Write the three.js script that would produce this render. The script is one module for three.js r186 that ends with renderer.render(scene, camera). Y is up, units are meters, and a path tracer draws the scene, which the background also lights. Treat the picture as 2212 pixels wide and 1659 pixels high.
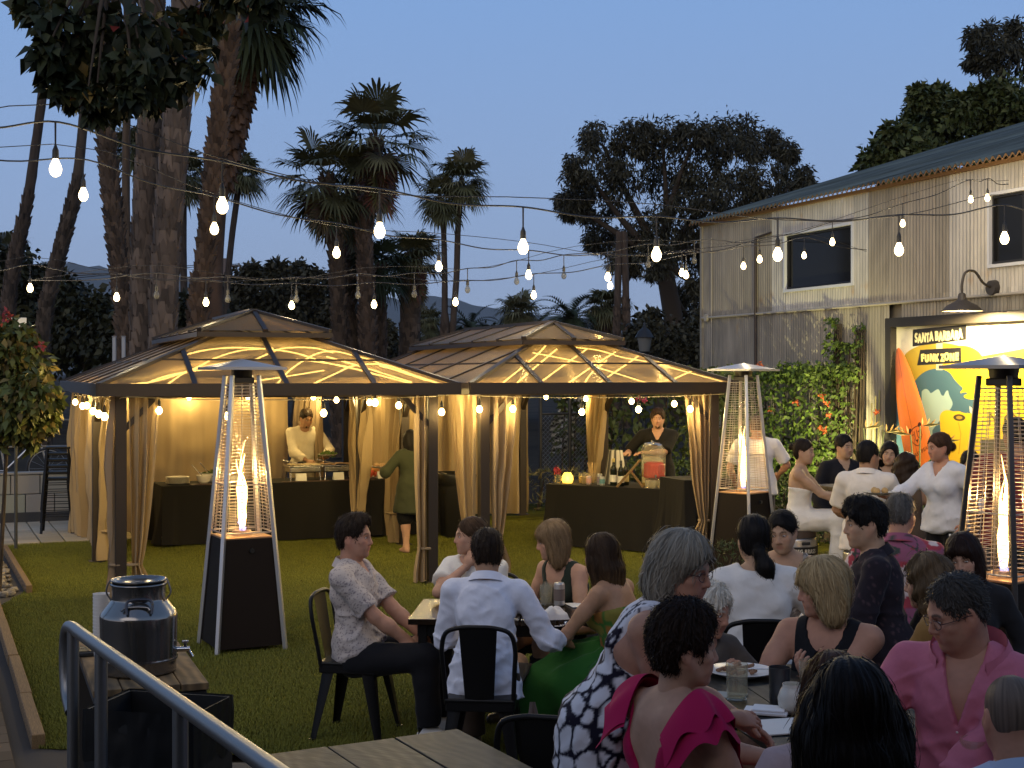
import * as THREE from 'three';
import { mergeGeometries } from 'three/addons/utils/BufferGeometryUtils.js';
import { RoundedBoxGeometry } from 'three/addons/geometries/RoundedBoxGeometry.js';

// ---------- camera, sky, afterglow, exposure ----------
const scene = new THREE.Scene();
const EYE = 2.15, FOCAL = 3000, CX = 1106, HZ = 808;            // eye height in metres; focal length and horizon in a 2212 x 1659 picture
const camera = new THREE.PerspectiveCamera(2 * Math.atan(829.5 / FOCAL) * 180 / Math.PI, 4 / 3, 0.1, 20000);
camera.position.set(0, EYE, 0);
camera.setViewOffset(2212, 1659, 0, 21.5, 2212, 1659);           // lens shift: the camera looks level
const renderer = new THREE.WebGLRenderer({ antialias: true });
renderer.toneMapping = THREE.LinearToneMapping;
renderer.toneMappingExposure = 1.22;
renderer.shadowMap.enabled = true;
const SKYGAIN = 1.36;
{
  const W = 512, H = 256, d = new Float32Array(W * H * 4);
  const mix = (a, b, t) => a.map((x, i) => x + (b[i] - x) * t);
  for (let j = 0; j < H; j++) for (let i = 0; i < W; i++) {
    const el = ((j + 0.5) / H - 0.5) * Math.PI, az = (i + 0.5) / W * 2 * Math.PI - Math.PI;
    const dz = Math.cos(el) * Math.sin(az), s = Math.max(0, Math.sin(el));
    let c = mix([0.215, 0.262, 0.352], [0.13, 0.232, 0.435], Math.min(1, Math.pow(s / 0.30, 0.75)));
    if (s > 0.3) c = mix(c, [0.055, 0.1, 0.21], Math.pow((s - 0.3) / 0.7, 0.7));
    const west = Math.pow(Math.max(0, 0.5 + 0.5 * dz), 1.6) * Math.exp(-s * 1.2);       // the afterglow lies behind the camera
    c = [c[0] * (1 + 1.3 * west), c[1] * (1 + 0.55 * west), c[2] * (1 + 0.1 * west)];
    if (el < 0) c = [0.03, 0.03, 0.03];
    const o = (j * W + i) * 4; d[o] = c[0] * SKYGAIN; d[o + 1] = c[1] * SKYGAIN; d[o + 2] = c[2] * SKYGAIN; d[o + 3] = 1;
  }
  const t = new THREE.DataTexture(d, W, H, THREE.RGBAFormat, THREE.FloatType);
  t.mapping = THREE.EquirectangularReflectionMapping; t.magFilter = THREE.LinearFilter; t.needsUpdate = true;
  scene.background = t; scene.environment = t;
}
const sun = new THREE.DirectionalLight(new THREE.Color().setRGB(1.0, 0.88, 0.8), 0.5);   // the wide glow where the sun has set, behind the camera
sun.position.set(-14, 26, 30); sun.target.position.set(0, 0, -12); sun.shadow.radius = 90; sun.castShadow = true;
Object.assign(sun.shadow.camera, { left: -40, right: 40, top: 40, bottom: -40, near: 1, far: 160 });
scene.add(sun, sun.target);
// ---------- helpers ----------
const { sin, cos, abs, min, max, sqrt, atan2, exp, floor, PI, pow, hypot, tan, acos } = Math;
const R = (d) => d * PI / 180, V = (x = 0, y = 0, z = 0) => new THREE.Vector3(x, y, z);
const clamp = (x, a, b) => x < a ? a : x > b ? b : x, lerp = (a, b, t) => a + (b - a) * t;
const sstep = (a, b, x) => { const t = clamp((x - a) / (b - a), 0, 1); return t * t * (3 - 2 * t); };
function rngOf(seed) { let s = seed | 0; return () => { s = (s + 0x6d2b79f5) | 0; let t = Math.imul(s ^ (s >>> 15), 1 | s); t = (t + Math.imul(t ^ (t >>> 7), 61 | t)) ^ t; return ((t ^ (t >>> 14)) >>> 0) / 4294967296; }; }
const rnd = rngOf(20240);
const hash3 = (x, y, z) => { let h = Math.imul(x, 374761393) ^ Math.imul(y, 668265263) ^ Math.imul(z, 2147483647 ^ 1274126177); h = Math.imul(h ^ (h >>> 13), 1274126177); return ((h ^ (h >>> 16)) >>> 0) / 4294967296; };
function noise3(x, y, z) {
  const X = floor(x), Y = floor(y), Z = floor(z), u = x - X, v = y - Y, w = z - Z, f = (t) => t * t * (3 - 2 * t), a = f(u), b = f(v), c = f(w);
  const h = (i, j, k) => hash3(X + i, Y + j, Z + k);
  return lerp(lerp(lerp(h(0, 0, 0), h(1, 0, 0), a), lerp(h(0, 1, 0), h(1, 1, 0), a), b), lerp(lerp(h(0, 0, 1), h(1, 0, 1), a), lerp(h(0, 1, 1), h(1, 1, 1), a), b), c) * 2 - 1;
}
const fbm = (x, y, z, n = 4) => { let s = 0, a = 0.5; for (let i = 0; i < n; i++) { s += a * noise3(x, y, z); x = x * 2.03 + 7.1; y = y * 2.03 + 3.7; z = z * 2.03 + 1.3; a *= 0.5; } return s; };
function worley(x, y, z) {   // [nearest, second, cell hash]
  const X = floor(x), Y = floor(y), Z = floor(z); let d1 = 9, d2 = 9, id = 0;
  for (let i = -1; i < 2; i++) for (let j = -1; j < 2; j++) for (let k = -1; k < 2; k++) {
    const a = X + i, b = Y + j, c = Z + k, dx = a + hash3(a, b, c) - x, dy = b + hash3(a + 91, b, c) - y, dz = c + hash3(a, b + 57, c) - z, d = sqrt(dx * dx + dy * dy + dz * dz);
    if (d < d1) { d2 = d1; d1 = d; id = hash3(a, b, c + 33); } else if (d < d2) d2 = d;
  }
  return [d1, d2, id];
}
// a point of the picture (2212 x 1659) at a depth in metres; a point of the picture on level ground
const at = (x, y, Z) => V((x - CX) / FOCAL * Z, EYE + (HZ - y) / FOCAL * Z, -Z);
const onGround = (x, y, h = 0) => at(x, y, FOCAL * (EYE - h) / (y - HZ));
const C = (r, g, b) => new THREE.Color().setRGB(r, g, b);
const std = (r, g, b, rough = 0.8, o = {}) => new THREE.MeshStandardMaterial({ color: C(r, g, b), roughness: rough, side: THREE.DoubleSide, ...o });
const phys = (r, g, b, rough = 0.5, o = {}) => new THREE.MeshPhysicalMaterial({ color: C(r, g, b), roughness: rough, side: THREE.DoubleSide, ...o });
function tex(w, h, fn, srgb = true) {
  const d = new Uint8Array(w * h * 4);
  for (let j = 0; j < h; j++) for (let i = 0; i < w; i++) { const c = fn(i / w, j / h, i, j), o = (j * w + i) * 4; d[o] = clamp(c[0], 0, 255); d[o + 1] = clamp(c[1], 0, 255); d[o + 2] = clamp(c[2], 0, 255); d[o + 3] = 255; }
  const t = new THREE.DataTexture(d, w, h); t.wrapS = t.wrapT = THREE.RepeatWrapping; t.magFilter = THREE.LinearFilter; if (srgb) t.colorSpace = THREE.SRGBColorSpace; t.needsUpdate = true; return t;
}
// noise that tiles over u, v in 0..1
const tnoise = (u, v, f, seed = 0) => { const a = u * 2 * PI, b = v * 2 * PI, r = f / (2 * PI); return noise3(cos(a) * r + seed, sin(a) * r + cos(b) * r, sin(b) * r + seed * 1.7); };
const tfbm = (u, v, f, n = 4, seed = 0) => { let s = 0, a = 0.55; for (let i = 0; i < n; i++) { s += a * tnoise(u, v, f, seed + i * 3.3); f *= 2.1; a *= 0.5; } return s; };
const rep = (t, x, y) => { const c = t.clone(); c.repeat.set(x, y); c.needsUpdate = true; return c; };

const used = new Map(), LOOSE = new Set(['foliage', 'crown', 'leaf', 'leaf_base', 'dead_frond', 'stem', 'autumn_leaf']);   // parts of countless leaves or scales
function numbered(name) { const n = used.get(name) ?? 0; used.set(name, n + 1); return n ? name + '_' + String(n).padStart(3, '0') : name; }
function tag(o, label, category, group, kind) { if (label) o.userData.label = label; if (category) o.userData.category = category; if (group) o.userData.group = group; if (kind) o.userData.kind = kind; return o; }
function thing(name, label, category, p = [0, 0, 0], turn = 0, group) {
  const o = new THREE.Group(); o.name = numbered(name); o.position.set(...(p.isVector3 ? p.toArray() : p)); o.rotation.y = turn; scene.add(o); return tag(o, label, category, group);
}
function part(name, geo, mat, parent) {
  const m = new THREE.Mesh(Array.isArray(geo) ? merge(geo) : geo, mat); m.name = parent ? name : numbered(name); m.castShadow = m.receiveShadow = true; (parent ?? scene).add(m); if (parent && LOOSE.has(name)) m.userData.kind = 'stuff'; return m;
}
const struct = (name, geo, mat, parent) => { const m = part(name, geo, mat, parent); if (!parent) m.userData.kind = 'structure'; return m; };
function dup(o, label, p, turn) { const c = o.clone(); c.name = numbered(o.name.replace(/_\d{3}$/, '')); scene.add(c); if (p) c.position.set(...(p.isVector3 ? p.toArray() : p)); if (turn !== undefined) c.rotation.y = turn; c.userData = { ...o.userData }; if (label) c.userData.label = label; return c; }
function merge(list) {
  list = list.filter(Boolean).map((g) => { let h = g.index ? g.toNonIndexed() : g.clone(); if (!h.attributes.normal) h.computeVertexNormals(); if (!h.attributes.uv) h.setAttribute('uv', new THREE.BufferAttribute(new Float32Array(h.attributes.position.count * 2), 2)); return h; });
  const col = list.some((g) => g.attributes.color);
  for (const g of list) { for (const k of Object.keys(g.attributes)) if (!['position', 'normal', 'uv', 'color'].includes(k)) g.deleteAttribute(k); if (col && !g.attributes.color) g.setAttribute('color', new THREE.BufferAttribute(new Float32Array(g.attributes.position.count * 3).fill(1), 3)); }
  return mergeGeometries(list);
}
const M4 = () => new THREE.Matrix4();
const moved = (g, x, y, z) => g.translate(x, y, z);
function bx(w, h, d, x = 0, y = 0, z = 0, r = 0) {   // a box, its edges rounded where r is given; (x, y, z) is its middle
  const g = r ? new RoundedBoxGeometry(w, h, d, 2, min(r, w / 2.01, h / 2.01, d / 2.01)) : new THREE.BoxGeometry(w, h, d);
  return g.translate(x, y, z);
}
function bar(a, b, w, h = w, r = 0, up = V(0, 1, 0)) {   // a box beam between two points
  const d = b.clone().sub(a), L = d.length(); d.normalize();
  let s = V().crossVectors(up, d); if (s.lengthSq() < 1e-6) s = V(1, 0, 0); s.normalize(); const u = V().crossVectors(d, s);
  const g = bx(w, h, L, 0, 0, 0, r); g.applyMatrix4(M4().makeBasis(s, u, d)); const c = a.clone().add(b).multiplyScalar(0.5); return g.translate(c.x, c.y, c.z);
}
function rod(a, b, r0, r1 = r0, n = 10) {
  const d = b.clone().sub(a), L = d.length(), g = new THREE.CylinderGeometry(r1, r0, L, n);
  g.applyQuaternion(new THREE.Quaternion().setFromUnitVectors(V(0, 1, 0), d.normalize())); const c = a.clone().add(b).multiplyScalar(0.5); return g.translate(c.x, c.y, c.z);
}
function tube(pts, r, n = 40, k = 8, closed = false) { return new THREE.TubeGeometry(new THREE.CatmullRomCurve3(pts, closed, 'centripetal'), n, r, k, closed); }
function lathe(prof, n = 32, _) { return new THREE.LatheGeometry(prof.map((p) => new THREE.Vector2(max(p[0], 1e-4), p[1])), n); }
function grid(nu, nv, fn, uv) {   // a sheet from fn(u, v) -> [x, y, z]
  const p = [], t = [], ix = [];
  for (let j = 0; j <= nv; j++) for (let i = 0; i <= nu; i++) { const q = fn(i / nu, j / nv); p.push(q[0], q[1], q[2]); const w = uv ? uv(i / nu, j / nv) : [i / nu, j / nv]; t.push(w[0], w[1]); }
  for (let j = 0; j < nv; j++) for (let i = 0; i < nu; i++) { const a = j * (nu + 1) + i, b = a + 1, c = a + nu + 1, d = c + 1; ix.push(a, b, d, a, d, c); }
  const g = new THREE.BufferGeometry(); g.setAttribute('position', new THREE.Float32BufferAttribute(p, 3)); g.setAttribute('uv', new THREE.Float32BufferAttribute(t, 2)); g.setIndex(ix); g.computeVertexNormals(); return g;
}
function extrude(pts, depth, bevel = 0) {
  const s = new THREE.Shape(pts.map((p) => new THREE.Vector2(p[0], p[1])));
  return new THREE.ExtrudeGeometry(s, { depth, bevelEnabled: bevel > 0, bevelSize: bevel, bevelThickness: bevel, bevelSegments: 2, curveSegments: 10 });
}
class Faces {   // loose triangles with colours, for leaves and strands
  constructor() { this.p = []; this.c = []; this.n = []; this.ix = []; }
  v(q, c) { this.p.push(q.x, q.y, q.z); if (c) this.c.push(c[0], c[1], c[2]); return this.p.length / 3 - 1; }
  geo() { const g = new THREE.BufferGeometry(); g.setAttribute('position', new THREE.Float32BufferAttribute(this.p, 3)); if (this.c.length) g.setAttribute('color', new THREE.Float32BufferAttribute(this.c, 3)); g.setIndex(this.ix); g.computeVertexNormals(); return g; }
}
// ---------- distance fields and their skins ----------
const smin = (a, b, k) => { const h = max(k - abs(a - b), 0) / k; return min(a, b) - h * h * k * 0.25; };
const smax = (a, b, k) => -smin(-a, -b, k);
function cap(a, b, ra, rb, k = 0.02, o = {}) { const dx = b.x - a.x, dy = b.y - a.y, dz = b.z - a.z; return { t: 0, ax: a.x, ay: a.y, az: a.z, dx, dy, dz, l2: dx * dx + dy * dy + dz * dz || 1e-9, ra, rb, k, ...o }; }
function ell(c, r, k = 0.02, m = null, o = {}) { return { t: 1, cx: c.x, cy: c.y, cz: c.z, rx: r[0], ry: r[1], rz: r[2], k, m: m ? m.elements : null, ...o }; }
function pd(s, x, y, z, e = 0) {
  if (s.t === 0) {
    const px = x - s.ax, py = y - s.ay, pz = z - s.az, h0 = (px * s.dx + py * s.dy + pz * s.dz) / s.l2, h = h0 < 0 ? 0 : h0 > 1 ? 1 : h0, qx = px - h * s.dx, qy = py - h * s.dy, qz = pz - h * s.dz;
    let d = sqrt(qx * qx + qy * qy + qz * qz) - s.ra - (s.rb - s.ra) * h - e;
    if (s.cutB !== undefined) d = max(d, (h0 - s.cutB) * sqrt(s.l2));
    return d;
  }
  let px = x - s.cx, py = y - s.cy, pz = z - s.cz;
  if (s.m) { const m = s.m, a = px * m[0] + py * m[1] + pz * m[2], b = px * m[4] + py * m[5] + pz * m[6]; pz = px * m[8] + py * m[9] + pz * m[10]; px = a; py = b; }
  const rx = s.rx + e, ry = s.ry + e, rz = s.rz + e, ux = px / rx, uy = py / ry, uz = pz / rz, k0 = sqrt(ux * ux + uy * uy + uz * uz);
  if (k0 < 1e-6) return -min(rx, ry, rz);
  const vx = ux / rx, vy = uy / ry, vz = uz / rz; return k0 * (k0 - 1) / sqrt(vx * vx + vy * vy + vz * vz);
}
function fieldOf(list, x, y, z) {
  let d = 1e3;
  for (let i = 0; i < list.length; i++) { const s = list[i], q = pd(s, x, y, z, s.e || 0); d = s.cut ? smax(d, -q, s.k) : d > 100 ? q : smin(d, q, s.k); }
  return d;
}
// skin of { prims, post(d, x, y, z) } over its bounding box by surface nets
function skin(prims, cell, { post, color, lo, hi, pad = 0.03 } = {}) {
  lo = lo ?? [1e9, 1e9, 1e9]; hi = hi ?? [-1e9, -1e9, -1e9];
  if (lo[0] > 1e8) for (const s of prims) {
    if (s.cut) continue; const e = (s.e || 0) + pad;
    const a = s.t ? [s.cx, s.cy, s.cz] : [s.ax, s.ay, s.az], b = s.t ? a : [s.ax + s.dx, s.ay + s.dy, s.az + s.dz], ra = s.t ? max(s.rx, s.ry, s.rz) : s.ra, rb = s.t ? ra : s.rb;
    for (let i = 0; i < 3; i++) { lo[i] = min(lo[i], a[i] - ra - e, b[i] - rb - e); hi[i] = max(hi[i], a[i] + ra + e, b[i] + rb + e); }
  }
  const B = 6, n = [0, 1, 2].map((i) => Math.ceil((hi[i] - lo[i]) / cell / B) * B + 1), [nx, ny, nz] = n, val = new Float32Array(nx * ny * nz).fill(1), rad = cell * B * 0.87;
  for (let bz = 0; bz < nz - 1; bz += B) for (let by = 0; by < ny - 1; by += B) for (let bx_ = 0; bx_ < nx - 1; bx_ += B) {
    const cx = lo[0] + (bx_ + B / 2) * cell, cy = lo[1] + (by + B / 2) * cell, cz = lo[2] + (bz + B / 2) * cell, near = [];
    for (const s of prims) if (pd(s, cx, cy, cz, s.e || 0) < rad * 1.7 + s.k + pad) near.push(s);
    if (!near.some((s) => !s.cut)) continue;
    let c = fieldOf(near, cx, cy, cz); if (post) c = post(c, cx, cy, cz);
    const skip = abs(c) > rad * 2.0 + pad;
    const ex = bx_ + B >= nx - 1 ? 1 : 0, ey = by + B >= ny - 1 ? 1 : 0, ez = bz + B >= nz - 1 ? 1 : 0;
    for (let k = bz; k < bz + B + ez; k++) for (let j = by; j < by + B + ey; j++) for (let i = bx_; i < bx_ + B + ex; i++) {
      let d = c; if (!skip) { const x = lo[0] + i * cell, y = lo[1] + j * cell, z = lo[2] + k * cell; d = fieldOf(near, x, y, z); if (post) d = post(d, x, y, z); }
      val[(k * ny + j) * nx + i] = d;
    }
  }
  const vid = new Int32Array(nx * ny * nz).fill(-1), P = [], ix = [], sx = 1, sy = nx, sz = nx * ny, off = [0, sx, sy, sx + sy, sz, sx + sz, sy + sz, sx + sy + sz];
  const E = [[0, 1], [2, 3], [4, 5], [6, 7], [0, 2], [1, 3], [4, 6], [5, 7], [0, 4], [1, 5], [2, 6], [3, 7]];
  for (let k = 0; k < nz - 1; k++) for (let j = 0; j < ny - 1; j++) for (let i = 0; i < nx - 1; i++) {
    const o = (k * ny + j) * nx + i; let m = 0; for (let q = 0; q < 8; q++) if (val[o + off[q]] < 0) m |= 1 << q;
    if (m === 0 || m === 255) continue;
    let x = 0, y = 0, z = 0, c = 0;
    for (const [a, b] of E) { if (((m >> a) & 1) === ((m >> b) & 1)) continue; const va = val[o + off[a]], t = va / (va - val[o + off[b]]); const xa = a & 1, ya = (a >> 1) & 1, za = a >> 2; x += xa + ((b & 1) - xa) * t; y += ya + (((b >> 1) & 1) - ya) * t; z += za + ((b >> 2) - za) * t; c++; }
    vid[o] = P.length / 3; P.push(lo[0] + (i + x / c) * cell, lo[1] + (j + y / c) * cell, lo[2] + (k + z / c) * cell);
  }
  const quad = (a, b, c, d, flip) => { if (a < 0 || b < 0 || c < 0 || d < 0) return; flip ? ix.push(a, c, b, a, d, c) : ix.push(a, b, c, a, c, d); };
  for (let k = 1; k < nz - 1; k++) for (let j = 1; j < ny - 1; j++) for (let i = 1; i < nx - 1; i++) {
    const o = (k * ny + j) * nx + i, v = val[o] < 0;
    if (v !== val[o + sx] < 0) quad(vid[o - sy - sz], vid[o - sz], vid[o], vid[o - sy], !v);
    if (v !== val[o + sy] < 0) quad(vid[o - sx - sz], vid[o - sx], vid[o], vid[o - sz], !v);
    if (v !== val[o + sz] < 0) quad(vid[o - sx - sy], vid[o - sy], vid[o], vid[o - sx], !v);
  }
  const g = new THREE.BufferGeometry(); g.setAttribute('position', new THREE.Float32BufferAttribute(P, 3)); g.setIndex(ix);
  if (color) { const c = []; for (let i = 0; i < P.length; i += 3) { const q = color(P[i], P[i + 1], P[i + 2]); c.push(q[0], q[1], q[2]); } g.setAttribute('color', new THREE.Float32BufferAttribute(c, 3)); }
  g.computeVertexNormals(); return g;
}
// ---------- people ----------
const SKINS = { fair: [0.46, 0.265, 0.175], rosy: [0.44, 0.23, 0.15], tan: [0.35, 0.2, 0.12], asian: [0.45, 0.28, 0.175] };
const HAIRS = { black: [0.012, 0.01, 0.009], dark: [0.022, 0.014, 0.009], brown: [0.055, 0.032, 0.018], chestnut: [0.075, 0.036, 0.018], light: [0.19, 0.125, 0.065], blonde: [0.36, 0.26, 0.13], grey: [0.27, 0.245, 0.205], salt: [0.11, 0.1, 0.088], white: [0.62, 0.57, 0.47] };
const skinMat = phys(1, 1, 1, 0.58, { vertexColors: true, specularIntensity: 0.35, sheen: 0.15, sheenRoughness: 0.6, sheenColor: C(0.9, 0.6, 0.5) });
const hairMat = phys(1, 1, 1, 0.5, { vertexColors: true, specularIntensity: 0.22 });
const clothMat = phys(1, 1, 1, 0.88, { vertexColors: true, sheen: 0.25, sheenRoughness: 0.7, sheenColor: C(0.8, 0.8, 0.8), specularIntensity: 0.3 });
const eyeMat = phys(1, 1, 1, 0.12, { vertexColors: true });
const shoeMat = std(0.03, 0.025, 0.02, 0.5), shoePale = std(0.6, 0.58, 0.55, 0.6), frameMat = std(0.03, 0.008, 0.008, 0.3), lensMat = phys(1, 1, 1, 0.03, { transmission: 1, thickness: 0, ior: 1.5 });
const rotM = (rx, ry, rz, order = 'YXZ') => M4().makeRotationFromEuler(new THREE.Euler(R(rx), R(ry), R(rz), order));
const q3 = new THREE.Vector3();
const outAt = (m, p) => q3.copy(p).applyMatrix4(m).clone();

// a hand: wrist w, finger direction d, palm normal n (out of the palm), thumb towards s
function handPrims(w, d, n, s, k, curl) {
  const out = [], P = (a, b, c) => w.clone().addScaledVector(d, a * k).addScaledVector(s, b * k).addScaledVector(n, c * k);
  const m = M4().makeBasis(s, d, n);
  out.push(ell(P(0.05, 0, 0), [0.041 * k, 0.055 * k, 0.0165 * k], 0.012, m), cap(P(-0.02, 0, 0), P(0.03, 0, 0), 0.024 * k, 0.024 * k, 0.02));
  const len = [0.07, 0.078, 0.073, 0.057], off = [0.031, 0.0105, -0.0105, -0.031], fan = [0.1, 0.02, -0.05, -0.13];
  for (let f = 0; f < 4; f++) {
    let p = P(0.086 - abs(f - 1.3) * 0.006, off[f], 0), dir = d.clone().addScaledVector(s, fan[f]).normalize(), a = 0;
    [0.44, 0.31, 0.25].forEach((q, i) => {
      a += curl * [0.7, 1, 0.8][i] * (1 + 0.1 * (f - 1.5));
      const e = p.clone().addScaledVector(dir, cos(a) * len[f] * q * k).addScaledVector(n, sin(a) * len[f] * q * k);
      out.push(cap(p, e, (0.0092 - i * 0.0007) * k, (0.0085 - i * 0.0008) * k, 0.005)); p = e;
    });
  }
  let p = P(0.02, 0.026, 0.004), e = P(0.052, 0.05, 0.016 + curl * 0.012); out.push(cap(p, e, 0.0145 * k, 0.011 * k, 0.012));
  let g = P(0.085 - curl * 0.012, 0.053 - curl * 0.012, 0.022 + curl * 0.02); out.push(cap(e, g, 0.0108 * k, 0.0085 * k, 0.006));
  return out;
}
// the head in its own axes: y up, z out of the face, origin between the ears
function headPrims(sp) {
  const j = sp.jaw ?? 1, e = [], E = (x, y, z, a, b, c, k = 0.02, o) => e.push(ell(V(x, y, z), [a, b, c], k, null, o)), K = (x0, y0, z0, x1, y1, z1, a, b, k = 0.01, o) => e.push(cap(V(x0, y0, z0), V(x1, y1, z1), a, b, k, o));
  E(0, 0.035, -0.014, 0.0735, 0.086, 0.094); E(0, -0.012, 0.022, 0.065, 0.075, 0.068, 0.03);
  E(0, -0.062, 0.032, 0.05 * j, 0.05, 0.052, 0.03); E(0, -0.098, 0.07, 0.021 * j, 0.0175, 0.019, 0.03);
  for (const s of [-1, 1]) {
    K(s * 0.058 * j, -0.04, 0.0, s * 0.03 * j, -0.088, 0.05, 0.018, 0.014, 0.03);
    E(s * 0.041, -0.022, 0.063, 0.022, 0.02, 0.019, 0.026); E(s * 0.03, -0.056, 0.066, 0.022, 0.022, 0.02, 0.02);
    K(s * 0.013, 0.022, 0.083, s * 0.043, 0.021, 0.07, 0.009, 0.008, 0.016);
    E(s * 0.031, 0.003, 0.094, 0.0185, 0.013, 0.017, 0.014, { cut: 1 });
    E(s * 0.0305, 0.003, 0.0715, 0.0158, 0.0128, 0.0128, 0.005);
    E(s * 0.0775, -0.004, -0.012, 0.0085, 0.031, 0.02, 0.008); E(s * 0.073, -0.03, -0.003, 0.008, 0.012, 0.01, 0.008); E(s * 0.087, 0.0, -0.008, 0.006, 0.017, 0.01, 0.006, { cut: 1 });
  }
  K(0, 0.016, 0.084, 0, -0.024, 0.103, 0.0078, 0.0095, 0.013); E(0, -0.032, 0.101, 0.0125, 0.0095, 0.0115, 0.008);
  for (const s of [-1, 1]) E(s * 0.0128, -0.035, 0.092, 0.0078, 0.0072, 0.009, 0.007);
  K(-0.017, -0.0655, 0.0795, 0.017, -0.0655, 0.0795, 0.002, 0.002, 0.003, { cut: 1 });
  E(0, -0.0597, 0.0825, 0.021, 0.0046, 0.0085, 0.006); E(0, -0.0718, 0.0808, 0.0175, 0.0055, 0.0085, 0.007);
  return e;
}
function faceTint(x, y, z, sp) {
  let c = sp.skinC.slice(); const ax = abs(x), h = sp.hairC, mixTo = (t, a) => { c = c.map((v, i) => lerp(v, t[i], a)); };
  const blush = exp(-(pow((ax - 0.04) / 0.022, 2) + pow((y + 0.024) / 0.022, 2))) * sstep(0.03, 0.06, z) * 0.4 + exp(-(x * x + pow(y + 0.03, 2)) / 0.0003) * sstep(0.085, 0.1, z) * 0.35 + sstep(0.066, 0.078, ax) * 0.3;
  c = [c[0] * (1 + 0.08 * blush), c[1] * (1 - 0.22 * blush), c[2] * (1 - 0.2 * blush)];
  if (z > 0.055) {
    const lip = sstep(1.25, 0.75, hypot(x / 0.0235, (y + 0.066) / 0.0145)); mixTo(sp.lip ?? [c[0] * 0.8, c[1] * 0.55, c[2] * 0.58], lip * 0.7);
    const brow = sstep(0.0065, 0.003, abs(y - 0.0235 - 0.005 * sin(clamp((ax - 0.012) / 0.034, 0, 1) * PI))) * sstep(0.01, 0.014, ax) * sstep(0.052, 0.044, ax); mixTo([h[0] * 0.7 + 0.01, h[1] * 0.7 + 0.008, h[2] * 0.7 + 0.006], brow * 0.8);
    const lash = sstep(1.2, 0.95, hypot((ax - 0.0305) / 0.0155, (y - 0.0045) / 0.0068)); mixTo([0.04, 0.025, 0.02], lash * 0.6);
  }
  const n = 1 + 0.05 * noise3(x * 90, y * 90, z * 90) + 0.05 * noise3(x * 30, y * 30, z * 30); return c.map((v) => v * n);
}
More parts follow.
